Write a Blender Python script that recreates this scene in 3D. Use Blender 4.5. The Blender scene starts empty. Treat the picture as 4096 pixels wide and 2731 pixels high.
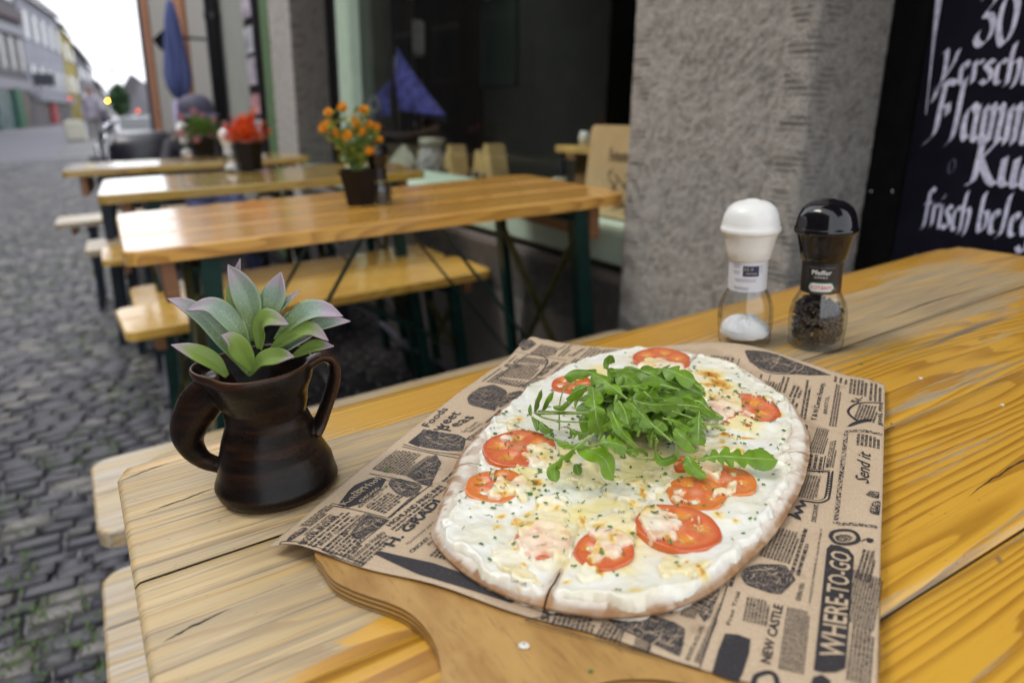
import bpy, bmesh, math, random
import numpy as np
from mathutils import Vector, Matrix, Quaternion
SC = bpy.context.scene
COL = SC.collection
RND = random.Random(7)
NR = np.random.default_rng(11)

# ------------------------------------------------------------------ camera
CAM = np.array([0.0, 0.0, 1.0195])
AX_R = np.array([0.8653, -0.4991, -0.0467]); AX_U = np.array([0.2033, 0.2644, 0.9427]); AX_F = np.array([0.4582, 0.8252, -0.3302])
cam_d = bpy.data.cameras.new('camera'); cam = bpy.data.objects.new('camera', cam_d); COL.objects.link(cam)
m = Matrix.Identity(4)
for i in range(3):
    m[i][0] = AX_R[i]; m[i][1] = AX_U[i]; m[i][2] = -AX_F[i]; m[i][3] = CAM[i]
cam.matrix_world = m
cam_d.sensor_width = 36.0; cam_d.lens = 25.586; cam_d.clip_start = 0.02; cam_d.clip_end = 600
cam_d.dof.use_dof = True; cam_d.dof.focus_distance = 0.49; cam_d.dof.aperture_fstop = 5.2; cam_d.dof.aperture_blades = 0
SC.camera = cam

# ------------------------------------------------------------------ sky, sun, exposure
SUN_EL, SUN_AZ = math.radians(52), math.radians(-62)      # azimuth from +Y towards +X
world = bpy.data.worlds.new('World'); SC.world = world; world.use_nodes = True
wn = world.node_tree; wn.nodes.clear()
w_out = wn.nodes.new('ShaderNodeOutputWorld'); w_bg = wn.nodes.new('ShaderNodeBackground')
w_sky = wn.nodes.new('ShaderNodeTexSky'); w_sky.sky_type = 'NISHITA'; w_sky.sun_disc = False
w_sky.sun_elevation = SUN_EL; w_sky.sun_rotation = SUN_AZ; w_sky.air_density = 1.0; w_sky.dust_density = 4.0
w_mix = wn.nodes.new('ShaderNodeMix'); w_mix.data_type = 'RGBA'; w_mix.inputs['Factor'].default_value = 0.9   # closed cloud cover over the clear sky
w_cl = wn.nodes.new('ShaderNodeTexNoise'); w_cl.inputs['Scale'].default_value = 2.2; w_cl.inputs['Detail'].default_value = 4
w_cr = wn.nodes.new('ShaderNodeMapRange'); w_cr.inputs['To Min'].default_value = 0.85; w_cr.inputs['To Max'].default_value = 1.15
w_tc = wn.nodes.new('ShaderNodeTexCoord'); w_cc = wn.nodes.new('ShaderNodeMix'); w_cc.data_type = 'RGBA'; w_cc.blend_type = 'MULTIPLY'; w_cc.inputs['Factor'].default_value = 1.0
w_cc.inputs['A'].default_value = (7.5, 7.75, 8.1, 1)
L = wn.links.new
L(w_tc.outputs['Generated'], w_cl.inputs['Vector']); L(w_cl.outputs['Fac'], w_cr.inputs['Value']); L(w_cr.outputs[0], w_cc.inputs['B'])
L(w_sky.outputs['Color'], w_mix.inputs['A']); L(w_cc.outputs['Result'], w_mix.inputs['B'])
L(w_mix.outputs['Result'], w_bg.inputs['Color']); w_bg.inputs['Strength'].default_value = 0.12
L(w_bg.outputs[0], w_out.inputs[0])
sun_d = bpy.data.lights.new('sun', 'SUN'); sun = bpy.data.objects.new('sun', sun_d); COL.objects.link(sun)
sun_d.energy = 1.4; sun_d.angle = math.radians(26); sun_d.color = (1.0, 0.96, 0.9)
sdir = Vector((math.sin(SUN_AZ) * math.cos(SUN_EL), math.cos(SUN_AZ) * math.cos(SUN_EL), math.sin(SUN_EL)))
sun.rotation_euler = sdir.to_track_quat('Z', 'Y').to_euler()
vs = SC.view_settings; vs.view_transform = 'Standard'; vs.look = 'None'; vs.exposure = 1.2; vs.gamma = 1.0; vs.use_curve_mapping = False
SC.render.engine = 'CYCLES'
SC.cycles.max_bounces = 10; SC.cycles.transparent_max_bounces = 16

# ------------------------------------------------------------------ helpers: objects
def tag(o, label=None, cat=None, group=None, kind=None):
    if label: o['label'] = label
    if cat: o['category'] = cat
    if group: o['group'] = group
    if kind: o['kind'] = kind
    return o
def thing(name, label, cat, loc=(0, 0, 0), rz=0.0, group=None, kind=None):
    o = bpy.data.objects.new(name, None); COL.objects.link(o); o.empty_display_size = .05
    o.location = loc; o.rotation_euler = (0, 0, rz)
    return tag(o, label, cat, group, kind)
def put(name, me, mats, parent=None, world_space=False):
    o = bpy.data.objects.new(name, me); COL.objects.link(o)
    if mats is not None:
        if not isinstance(mats, (list, tuple)): mats = [mats]
        me.materials.clear()
        for q in mats: me.materials.append(q)
    if parent is not None:
        o.parent = parent
        if world_space: o.matrix_parent_inverse = parent_matrix(parent).inverted()
    return o
def parent_matrix(o):
    mm = o.matrix_basis.copy()
    while o.parent is not None:
        o = o.parent; mm = o.matrix_basis @ mm
    return mm
def copy_tree(o, parent=None):
    c = o.copy(); COL.objects.link(c)
    if parent is not None: c.parent = parent
    for ch in list(o.children): copy_tree(ch, c)
    return c
class MB:
    """collects simple shapes into one mesh"""
    def __init__(s): s.v = []; s.f = []; s.mi = []
    def add(s, vs_, fs, mi=0):
        b = len(s.v); s.v.extend([tuple(map(float, p)) for p in vs_])
        for f in fs: s.f.append(tuple(i + b for i in f)); s.mi.append(mi)
    def box(s, c, d, mat3=None, mi=0, bev=0.0):
        c = np.array(c, float); d = np.array(d, float) / 2
        if bev > 0:
            pts = []; idx = {}
            for sx in (-1, 1):
                for sy in (-1, 1):
                    for sz in (-1, 1):
                        for ax in range(3):
                            p = np.array([sx, sy, sz]) * d; q = np.array([sx, sy, sz], float) * bev; q[ax] = 0
                            idx[(sx, sy, sz, ax)] = len(pts); pts.append(p - q)
            f = []
            for ax in range(3):
                a1, a2 = (ax + 1) % 3, (ax + 2) % 3
                for sg in (-1, 1):
                    q = []
                    for (s1, s2) in ((-1, -1), (1, -1), (1, 1), (-1, 1)):
                        k = [0, 0, 0]; k[ax] = sg; k[a1] = s1; k[a2] = s2; q.append(idx[(*k, ax)])
                    f.append(q if sg > 0 else q[::-1])
                # edges parallel to ax
                for s1 in (-1, 1):
                    for s2 in (-1, 1):
                        def K(sv, a):
                            k = [0, 0, 0]; k[ax] = sv; k[a1] = s1; k[a2] = s2; return idx[(*k, a)]
                        q = [K(-1, a1), K(1, a1), K(1, a2), K(-1, a2)]
                        f.append(q if s1 * s2 < 0 else q[::-1])
            for sx in (-1, 1):
                for sy in (-1, 1):
                    for sz in (-1, 1):
                        q = [idx[(sx, sy, sz, a)] for a in range(3)]
                        f.append(q if sx * sy * sz > 0 else q[::-1])
            pts = np.array(pts)
        else:
            pts = np.array([[x, y, z] for x in (-1, 1) for y in (-1, 1) for z in (-1, 1)]) * d
            f = [(0, 1, 3, 2), (4, 6, 7, 5), (0, 4, 5, 1), (2, 3, 7, 6), (0, 2, 6, 4), (1, 5, 7, 3)]
        if mat3 is not None: pts = pts @ np.array(mat3).T
        s.add(pts + c, f, mi)
    def bar(s, p, q, w, h, up=(0, 0, 1), mi=0):
        p = np.array(p, float); q = np.array(q, float); x = q - p; ln = np.linalg.norm(x); x /= ln
        up = np.array(up, float)
        if abs(x @ up) > .98: up = np.array([1., 0, 0])
        y = np.cross(up, x); y /= np.linalg.norm(y); z = np.cross(x, y)
        s.box((p + q) / 2, (ln, w, h), np.c_[x, y, z], mi)
    def tube(s, pts, rad, n=8, mi=0, cap=True, flat=1.0, nrm=None):
        pts = np.array(pts, float); k = len(pts)
        rad = np.full(k, rad, float) if np.isscalar(rad) else np.array(rad, float)
        t = np.gradient(pts, axis=0); t /= np.linalg.norm(t, axis=1)[:, None] + 1e-12
        a = np.array(nrm, float) if nrm is not None else np.array([0, 0, 1.]) if abs(t[0][2]) < .9 else np.array([1., 0, 0])
        V = []
        for i in range(k):
            a = a - t[i] * (a @ t[i]); a /= np.linalg.norm(a) + 1e-12
            b = np.cross(t[i], a)
            for j in range(n):
                an = 2 * math.pi * j / n
                V.append(pts[i] + rad[i] * (math.cos(an) * a * flat + math.sin(an) * b))
        F = []
        for i in range(k - 1):
            for j in range(n):
                F.append((i * n + j, i * n + (j + 1) % n, (i + 1) * n + (j + 1) % n, (i + 1) * n + j))
        if cap:
            F.append(tuple(range(n))[::-1]); F.append(tuple((k - 1) * n + j for j in range(n)))
        s.add(V, F, mi)
    def lathe(s, prof, n=32, c=(0, 0, 0), mi=0, warp=None, cap0=False, cap1=False):
        V = []; c = np.array(c, float)
        for (r, z) in prof:
            for j in range(n):
                an = 2 * math.pi * j / n; rr = r if warp is None else warp(an, r, z)
                V.append(c + np.array([rr * math.cos(an), rr * math.sin(an), z]))
        F = []
        for i in range(len(prof) - 1):
            for j in range(n):
                F.append((i * n + j, i * n + (j + 1) % n, (i + 1) * n + (j + 1) % n, (i + 1) * n + j))
        if cap0: F.append(tuple(range(n))[::-1])
        if cap1: F.append(tuple((len(prof) - 1) * n + j for j in range(n)))
        s.add(V, F, mi)
    def ball(s, c, r, nu=10, nv=6, mi=0, sc=(1, 1, 1)):
        prof = [(max(1e-4, math.sin(math.pi * i / nv)), -math.cos(math.pi * i / nv)) for i in range(nv + 1)]
        V = []
        for (rr, z) in prof:
            for j in range(nu):
                an = 2 * math.pi * j / nu
                V.append((c[0] + r * sc[0] * rr * math.cos(an), c[1] + r * sc[1] * rr * math.sin(an), c[2] + r * sc[2] * z))
        F = [(i * nu + j, i * nu + (j + 1) % nu, (i + 1) * nu + (j + 1) % nu, (i + 1) * nu + j) for i in range(nv) for j in range(nu)]
        s.add(V, F, mi)
    def poly(s, pts, depth=None, mi=0):
        n = len(pts); s.add(pts, [tuple(range(n))], mi)
        if depth is not None:
            d = np.array(depth, float); q = [np.array(p, float) + d for p in pts]
            s.add(q, [tuple(range(n))[::-1]], mi)
            s.add(list(pts) + q, [(i, i + n, (i + 1) % n + n, (i + 1) % n) for i in range(n)], mi)
    def mesh(s, name, smooth=False, xf=None):
        me = bpy.data.meshes.new(name)
        v = s.v
        if xf is not None: v = [tuple(xf(p)) for p in v]
        me.from_pydata(v, [], s.f); me.polygons.foreach_set('material_index', s.mi)
        if smooth: me.polygons.foreach_set('use_smooth', [True] * len(me.polygons))
        me.update(); return me
    def build(s, name, mats, parent=None, smooth=False, xf=None, world_space=False):
        return put(name, s.mesh(name, smooth, xf), mats, parent, world_space)
def np_mesh(name, V, F, smooth=True, attrs=None, mi=None):
    """numpy mesh; F is an (n,4) or (n,3) int array"""
    me = bpy.data.meshes.new(name); V = np.asarray(V, np.float32); F = np.asarray(F, np.int32); k = F.shape[1]
    me.vertices.add(len(V)); me.vertices.foreach_set('co', V.ravel())
    me.loops.add(F.size); me.loops.foreach_set('vertex_index', F.ravel())
    me.polygons.add(len(F)); me.polygons.foreach_set('loop_start', np.arange(0, F.size, k, dtype=np.int32))
    me.polygons.foreach_set('loop_total', np.full(len(F), k, np.int32))
    if smooth: me.polygons.foreach_set('use_smooth', np.ones(len(F), bool))
    if mi is not None: me.polygons.foreach_set('material_index', np.asarray(mi, np.int32))
    me.update(); me.validate()
    for nm, arr in (attrs or {}).items():
        arr = np.asarray(arr, np.float32)
        if arr.ndim == 1:
            a = me.attributes.new(nm, 'FLOAT', 'POINT'); a.data.foreach_set('value', arr)
        else:
            a = me.color_attributes.new(nm, 'FLOAT_COLOR', 'POINT')
            if arr.shape[1] == 3: arr = np.c_[arr, np.ones(len(arr), np.float32)]
            a.data.foreach_set('color', arr.astype(np.float32).ravel())
    return me
def grid_faces(nr, nc, wrap=False):
    i = np.arange(nr - 1)[:, None]; j = np.arange(nc if wrap else nc - 1)[None, :]; j2 = (j + 1) % nc
    return np.stack([i * nc + j, i * nc + j2, (i + 1) * nc + j2, (i + 1) * nc + j], -1).reshape(-1, 4)
def prune(V, F, keep, attrs):
    F = F[keep[F].all(1)]; used = np.unique(F); remap = np.full(len(V), -1, np.int64); remap[used] = np.arange(len(used))
    return V[used], remap[F], {k: a[used] for k, a in attrs.items()}
def hash2(ix, iy, seed):
    h = (ix.astype(np.int64) * 374761393 + iy.astype(np.int64) * 668265263 + seed * 1442695041) & 0x7fffffff
    h = ((h ^ (h >> 13)) * 1274126177) & 0x7fffffff
    return ((h ^ (h >> 16)) & 0xffff) / 65535.0
def vn(x, y, seed=0):
    x = np.asarray(x, float); y = np.asarray(y, float)
    ix = np.floor(x); iy = np.floor(y); fx = x - ix; fy = y - iy
    fx = fx * fx * (3 - 2 * fx); fy = fy * fy * (3 - 2 * fy); ix = ix.astype(np.int64); iy = iy.astype(np.int64)
    a = hash2(ix, iy, seed); b = hash2(ix + 1, iy, seed); c = hash2(ix, iy + 1, seed); d = hash2(ix + 1, iy + 1, seed)
    return (a * (1 - fx) + b * fx) * (1 - fy) + (c * (1 - fx) + d * fx) * fy
def fbm(x, y, seed=0, o=4):
    s = 0; a = .5; t = 0
    for k in range(o):
        s = s + a * vn(x * 2 ** k, y * 2 ** k, seed + k * 17); t += a; a *= .55
    return s / t
def sstep(a, b, x):
    t = np.clip((x - a) / (b - a), 0, 1); return t * t * (3 - 2 * t)
def spline(pts, n):
    P = np.array(pts, float); k = len(P)
    if k == 2: return P[0] + (P[1] - P[0]) * np.linspace(0, 1, n)[:, None]
    P = np.vstack([2 * P[0] - P[1], P, 2 * P[-1] - P[-2]]); out = []
    for t in np.linspace(0, k - 1 - 1e-9, n):
        i = int(t); u = t - i; p0, p1, p2, p3 = P[i:i + 4]
        out.append(.5 * (2 * p1 + (p2 - p0) * u + (2 * p0 - 5 * p1 + 4 * p2 - p3) * u * u + (3 * p1 - p0 - 3 * p2 + p3) * u ** 3))
    return np.array(out)

# ------------------------------------------------------------------ helpers: materials
class Mat:
    def __init__(s, name):
        s.m = bpy.data.materials.new(name); s.m.use_nodes = True; s.nt = s.m.node_tree
        s.b = s.nt.nodes['Principled BSDF']; s.out = s.nt.nodes['Material Output']
    def n(s, t, ins=None, **pr):
        nd = s.nt.nodes.new(t)
        for k, v in pr.items(): setattr(nd, k, v)
        for k, v in (ins or {}).items(): s.set(nd, k, v)
        return nd
    def set(s, nd, k, v):
        sk = nd.inputs[k]
        if isinstance(v, bpy.types.NodeSocket): s.nt.links.new(v, sk)
        elif isinstance(v, bpy.types.Node): s.nt.links.new(v.outputs[0], sk)
        else:
            if sk.type == 'RGBA' and len(v) == 3: v = (*v, 1)
            sk.default_value = v
    def p(s, **kw):
        for k, v in kw.items(): s.set(s.b, k.replace('_', ' '), v)
        return s
    def obj(s): return s.n('ShaderNodeTexCoord').outputs['Object']
    def map(s, vec, scale=(1, 1, 1), loc=(0, 0, 0), rot=(0, 0, 0)): return s.n('ShaderNodeMapping', {'Vector': vec, 'Scale': scale, 'Location': loc, 'Rotation': rot}).outputs[0]
    def noise(s, vec, sc=5, det=3, rough=.5, dist=0.0): return s.n('ShaderNodeTexNoise', {'Vector': vec, 'Scale': sc, 'Detail': det, 'Roughness': rough, 'Distortion': dist}).outputs['Fac']
    def mth(s, op, a, b=0.0, clamp=False):
        nd = s.n('ShaderNodeMath', {0: a, 1: b}, operation=op); nd.use_clamp = clamp; return nd.outputs[0]
    def rng(s, v, a, b, c=0.0, d=1.0, smooth=True):
        nd = s.n('ShaderNodeMapRange', {'Value': v, 'From Min': a, 'From Max': b, 'To Min': c, 'To Max': d})
        nd.interpolation_type = 'SMOOTHSTEP' if smooth else 'LINEAR'; return nd.outputs[0]
    def mix(s, f, a, b, blend='MIX'):
        nd = s.n('ShaderNodeMix', data_type='RGBA', blend_type=blend)
        for sk, v in ((nd.inputs[0], f), (nd.inputs[6], a), (nd.inputs[7], b)):
            if isinstance(v, bpy.types.NodeSocket): s.nt.links.new(v, sk)
            else: sk.default_value = (*v, 1) if (not np.isscalar(v) and len(v) == 3) else v
        return nd.outputs[2]
    def bump(s, h, strength=.3, dist=.001, normal=None):
        ins = {'Height': h, 'Strength': strength, 'Distance': dist}
        if normal is not None: ins['Normal'] = normal
        return s.n('ShaderNodeBump', ins).outputs[0]
    def attr(s, name, col=False): return s.n('ShaderNodeAttribute', attribute_name=name).outputs['Color' if col else 'Fac']
    def rand(s): return s.n('ShaderNodeObjectInfo').outputs['Random']
def simple(name, col, rough=.5, var=.15, sc=20, bump=0.0, metal=0.0, **kw):
    M = Mat(name); nz = M.noise(M.obj(), sc, 4, .6)
    c = np.array(col); M.p(Base_Color=M.mix(M.rng(nz, .3, .7), tuple(c * (1 - var)), tuple(np.minimum(c * (1 + var), .95))), Roughness=rough, Metallic=metal)
    if bump: M.p(Normal=M.bump(nz, bump, .002))
    for k, v in kw.items(): M.p(**{k: v})
    return M.m
# ================================================================== SETTING: facade frame (the house fronts lean a little against the table plane)
F_O = np.array([1.1, 1.4, .77])
F_M = np.array([[0.9972847, -0.0013526, 0.0736302], [0.0008848, 0.9999792, 0.0063848], [-0.0736373, -0.0063023, 0.9972652]])
def fw(p): return F_O + F_M @ np.array(p, float)          # facade (a: into the wall, b: along the street, c: up) -> world
F_MAT = Matrix([[*F_M[i], F_O[i]] for i in range(3)] + [[0, 0, 0, 1]])
def fthing(name, label, cat, at=(0, 0, 0), group=None):
    o = bpy.data.objects.new(name, None); COL.objects.link(o); o.empty_display_size = .1
    o.matrix_world = F_MAT @ Matrix.Translation(at); o.matrix_basis = F_MAT @ Matrix.Translation(at)
    return tag(o, label, cat, group)

# ---- materials of the setting
def stone_mat(name, c1, c2, groove=None):
    M = Mat(name); o = M.obj()
    n1 = M.noise(o, 240, 5, .72); n2 = M.noise(o, 14, 4, .6); n3 = M.noise(o, 520, 2, .5)
    base = M.mix(M.rng(n1, .34, .62), c1, c2)
    base = M.mix(M.rng(n2, .35, .7, 0, .12), base, tuple(np.array(c1) * .75))
    base = M.mix(M.rng(n3, .62, .75, 0, .5), base, tuple(np.minimum(np.array(c2) * 1.35, .6)))
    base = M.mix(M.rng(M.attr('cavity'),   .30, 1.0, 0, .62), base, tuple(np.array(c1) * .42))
    h = M.mth('ADD', M.mth('MULTIPLY', n1, 1.0), M.mth('MULTIPLY', n3, .35))
    M.p(Base_Color=base, Roughness=.92, Normal=M.bump(h, .9, .006))
    return M.m
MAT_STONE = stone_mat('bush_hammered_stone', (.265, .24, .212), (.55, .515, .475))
MAT_STONE2 = stone_mat('dark_stone', (.12, .10, .088), (.22, .195, .175))
MAT_PLASTER = simple('grey_plaster', (.30, .29, .275), .9, .06, 6)
MAT_PLASTER2 = simple('green_grey_plaster', (.25, .255, .235), .9, .06, 6)
MAT_TERRA = simple('terracotta_paint', (.36, .15, .07), .7, .1, 8)
MAT_PALEGREEN = simple('pale_green_paint', (.42, .53, .43), .45, .06, 15)
MAT_LEAFGREEN = simple('mid_green_paint', (.10, .17, .08), .5, .1, 12)
MAT_BLACKWOOD = simple('black_painted_wood', (.006, .006, .0075), .55, .4, 30, Specular_IOR_Level=.15)
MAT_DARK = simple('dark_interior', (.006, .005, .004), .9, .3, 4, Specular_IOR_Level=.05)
MAT_BROWNWALL = simple('brown_panelling', (.016, .009, .006), .7, .3, 6, Specular_IOR_Level=.1)
MAT_CHALK = simple('chalk_lettering', (.60, .60, .82), .8, .25, 90)
MAT_STEEL = simple('polished_steel', (.6, .6, .62), .25, .05, 30, metal=1.0)
MAT_ASPH = None

# ---- ground: one sheet to the horizon
def ground_mat():
    M = Mat('street_paving'); o = M.obj()
    w = M.mth('ADD', M.noise(o, .25, 3), 0)
    big = M.rng(M.noise(M.map(o, (.6, .25, 1)), 1, 4), .3, .7)
    v = M.n('ShaderNodeTexVoronoi', {'Vector': M.map(o, (7, 10, 1)), 'Scale': 1.0, 'Randomness': .6}, feature='DISTANCE_TO_EDGE').outputs['Distance']
    vc = M.n('ShaderNodeTexVoronoi', {'Vector': M.map(o, (7, 10, 1)), 'Scale': 1.0, 'Randomness': .6}).outputs['Color']
    sep = M.n('ShaderNodeSeparateColor', {0: vc}).outputs[0]
    c = M.mix(sep, (.11, .105, .115), (.19, .18, .185))
    c = M.mix(M.rng(v, .02, .1), (.06, .06, .05), c)
    c = M.mix(M.mth('MULTIPLY', big, .4), c, (.20, .195, .21))
    M.p(Base_Color=c, Roughness=.75, Normal=M.bump(v, .4, .02))
    return M.m
mb = MB(); mb.add([(-250, -60, 0), (250, -60, 0), (250, 420, 0), (-250, 420, 0)], [(0, 1, 2, 3)])
street = mb.build('street', ground_mat()); tag(street, kind='structure')
street.location.z = -.012
# smooth roadway on the far left with its drain channel
mb = MB(); mb.add([(-9.0, 9.0, -.006), (-.95, 9.5, -.006), (-.4, 24, -.006), (2.0, 70, -.006), (-12, 70, -.006)], [(0, 1, 2, 3, 4)])
road = mb.build('road', simple('pale_asphalt', (.135, .13, .15), .8, .08, 3)); tag(road, kind='structure')
mb = MB(); mb.bar((-1.75, 13.2, 0), (-.98, 17.5, 0), .14, .02)
drain = mb.build('drain_channel', simple('cast_iron_dark', (.03, .03, .032), .6)); tag(drain, 'dark iron drain channel set in the paving at left', 'drain')

# ---- cobbles: the near ones are single pieces, the rest one mass
def cobble_mat():
    M = Mat('granite_setts'); o = M.obj(); r = M.attr('cob')
    rr = M.mth('FRACT', M.mth('ADD', M.rand(), r))
    c = M.n('ShaderNodeValToRGB', {0: rr}); e = c.color_ramp.elements
    e[0].position = 0; e[0].color = (.045, .043, .054, 1); e[1].position = 1; e[1].color = (.27, .25, .225, 1)
    for p_, q in ((.3, (.085, .08, .098)), (.55, (.12, .112, .125)), (.75, (.065, .062, .072)), (.88, (.24, .22, .195))):
        x = e.new(p_); x.color = (*q, 1)
    n1 = M.noise(M.n('ShaderNodeNewGeometry').outputs['Position'], 90, 4, .6)
    M.p(Base_Color=M.mix(M.rng(n1, .3, .7, 0, .5), c.outputs[0], (.045, .045, .05)), Roughness=.5, Normal=M.bump(n1, .5, .003))
    return M.m
MAT_COB = cobble_mat()
def cobble_geo(lx, ly, rs):
    V = []; hx, hy = lx / 2, ly / 2
    ring = lambda k, z: [(sx * hx * k * (1 + rs.uniform(-.08, .08)), sy * hy * k * (1 + rs.uniform(-.1, .1)), z + rs.uniform(-.002, .002)) for sx, sy in ((-1, -1), (1, -1), (1, 1), (-1, 1))]
    V += ring(1.0, -.012); V += ring(.97, -.001); V += ring(.82, .0045); V.append((0, 0, .006))
    F = []
    for k in (0, 4):
        for j in range(4): F.append((k + j, k + (j + 1) % 4, k + 4 + (j + 1) % 4, k + 4 + j))
    for j in range(4): F.append((8 + j, 8 + (j + 1) % 4, 12))
    return V, F
protos = []
for k in range(10):
    V_, F_ = cobble_geo(1, 1, RND); 
    me = bpy.data.meshes.new('cobble'); me.from_pydata(V_, [], F_); me.polygons.foreach_set('use_smooth', [True] * len(me.polygons)); me.materials.append(MAT_COB)
    a = me.attributes.new('cob', 'FLOAT', 'POINT'); a.data.foreach_set('value', [k * .1] * len(V_)); protos.append((me, V_, F_))
cob = []
y = .55; row = 0
while y < 19:
    dy = .050 + RND.uniform(-.006, .008); x = -3.4 + RND.uniform(0, .1) if y > 4 else -1.6 + RND.uniform(0, .1)
    while x < 1.25:
        dx = .092 + RND.uniform(-.03, .04)
        vis = (x > -.16 * y - .25)
        if vis: cob.append((x + dx / 2, y + dy / 2 - .10 * x + .01 * math.sin(x * 5 + row), dx - .006, dy - .006, RND.uniform(-.06, .06) - .1))
        x += dx
    y += dy; row += 1
def in_view(c): return c[0] < .12 and c[1] > .9
near = [c for c in cob if in_view(c)]; near.sort(key=lambda c: c[1]); near_set = set(id(c) for c in near[:296])
for c in cob:
    if id(c) not in near_set: continue
    o = bpy.data.objects.new('cobble', protos[RND.randrange(10)][0]); COL.objects.link(o); o.parent = street
    o.location = (c[0], c[1], RND.uniform(-.003, .003) + .006); o.rotation_euler = (RND.uniform(-.05, .05), RND.uniform(-.05, .05), c[4]); o.scale = (c[2], c[3], 1)
def mass(name, cobs, mat):
    V_all, F_all, R_all = [], [], []
    for c in cobs:
        _, V_, F_ = protos[RND.randrange(10)]
        b = len(V_all); ca, sa = math.cos(c[4]), math.sin(c[4]); dz = RND.uniform(-.003, .003); rv = RND.random()
        for (px, py, pz) in V_:
            px *= c[2]; py *= c[3]; V_all.append((c[0] + px * ca - py * sa, c[1] + px * sa + py * ca, pz + dz + .006)); R_all.append(rv)
        for f in F_: F_all.append((tuple(b + i for i in f)))
    me = bpy.data.meshes.new(name); me.from_pydata(V_all, [], F_all); me.polygons.foreach_set('use_smooth', [True] * len(me.polygons))
    a = me.attributes.new('cob', 'FLOAT', 'POINT'); a.data.foreach_set('value', R_all)
    put(name, me, mat, street)['kind'] = 'stuff'
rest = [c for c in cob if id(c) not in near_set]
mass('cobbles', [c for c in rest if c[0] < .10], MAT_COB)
mass('shade_toned_paving', [c for c in rest if c[0] >= .10], simple('shade_toned_setts', (.024, .021, .023), .7, .5, 25, .4, Specular_IOR_Level=.15))  # setts under the tables and by the wall coloured dark to carry their shade
# moss and grass tufts in the joints
mb = MB()
for k in range(4200):
    y = 1.0 + 7 * RND.random() ** 1.6; x = RND.uniform(-.16 * y - .3, .05 if RND.random() < .8 else .9)
    if fbm(np.array([x * 2.2]), np.array([y * 1.6]), 5, 3)[0] < .42: continue
    for q in range(2):
        an = RND.uniform(0, 6.28); l = RND.uniform(.008, .022); h = RND.uniform(.006, .02); x0 = x + RND.uniform(-.01, .01); y0 = y + RND.uniform(-.01, .01)
        dx, dy = math.cos(an), math.sin(an)
        mb.add([(x0 - dy * .003, y0 + dx * .003, .002), (x0 + dy * .003, y0 - dx * .003, .002), (x0 + dx * l, y0 + dy * l, h)], [(0, 1, 2)])
gr = mb.build('moss_tufts', simple('moss', (.085, .14, .03), .8, .3, 40)); tag(gr, 'green moss and grass tufts growing in the cobble joints', 'moss', kind='stuff')

# ---- main stone pillar and the shop front
shop = fthing('restaurant_front', 'stone restaurant front with rough pillars, pale green window frame and dark shop window', 'building')
def fobj(mb_, name, mats, parent, smooth=False): return mb_.build(name, mats, parent, smooth)
def pillar(b0, b1, mat, nm, depth=.22, fine=True, mat2=None):
    # street face and the face that looks back along the street, displaced; coarse box above
    nb, nc, na = (110, 260, 50) if fine else (40, 90, 16)
    c0, c1 = -.8, (.62 if fine else 1.5)
    B = np.linspace(b0, b1, nb); Cc = np.linspace(c0, c1, nc); A = np.linspace(0, depth, na)
    path = [(0.0, b, min(b - b0, b1 - b), -1, 0) for b in B[::-1]] + [(a, b0, a, 0, -1) for a in A[1:]]
    path = np.array(path); n = len(path)
    P, Q = np.meshgrid(np.arange(n), Cc)
    a = path[P, 0]; b = path[P, 1]; d = path[P, 2]; na_ = path[P, 3]; nb_ = path[P, 4]
    s = np.where(P < nb, b, b0 - a)
    edge = sstep(.068, .052, d)
    rough = (fbm(s * 120 + Q * 50, Q * 150, 3, 3) - .5) * .0065 + (fbm(s * 40, Q * 40, 8, 2) - .5) * .003
    gro = (np.abs(np.sin(Q * 310 + 1.8 * vn(s * 30, Q * 12, 4))) - .6) * .0060 * (0.5 + vn(s * 14, Q * 60, 6)) + (fbm(s * 60, Q * 90, 12, 2) - .5) * .004
    h = rough * (1 - edge) + (gro + .002) * edge
    rd = np.clip((.006 - d) / .006, 0, 1) ** 2 * .003
    V = np.stack([a + na_ * (h - rd), b + nb_ * (h - rd), Q], -1).reshape(-1, 3)
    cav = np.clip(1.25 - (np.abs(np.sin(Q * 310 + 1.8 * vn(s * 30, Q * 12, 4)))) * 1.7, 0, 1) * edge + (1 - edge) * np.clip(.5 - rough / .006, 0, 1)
    mi = (np.arange((n - 1) * (nc - 1)) % (n - 1) < nb - 1).astype(int) if mat2 else None
    o = put(nm, np_mesh(nm, V, grid_faces(nc, n), True, {'cavity': cav.ravel()}), [mat, mat2] if mat2 else mat, shop)
    if mi is not None: o.data.polygons.foreach_set('material_index', mi.astype(np.int32)); o.data.update()
    mb = MB(); mb.box((depth / 2, (b0 + b1) / 2, (c1 + 6) / 2), (depth, b1 - b0, 6 - c1)); mb.box((depth / 2 + .02, (b0 + b1) / 2 + .012, -.4), (depth - .04, b1 - b0 - .03, 2.0))
    fobj(mb, nm + '_core', mat, shop)
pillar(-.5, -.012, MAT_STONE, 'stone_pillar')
pillar(3.02, 3.525, MAT_STONE2, 'stone_pillar', fine=False, mat2=stone_mat('sky_lit_stone', (.36, .33, .30), (.50, .47, .44)))  # street face coloured lighter as if sky-lit, side face darker as if shaded
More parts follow.
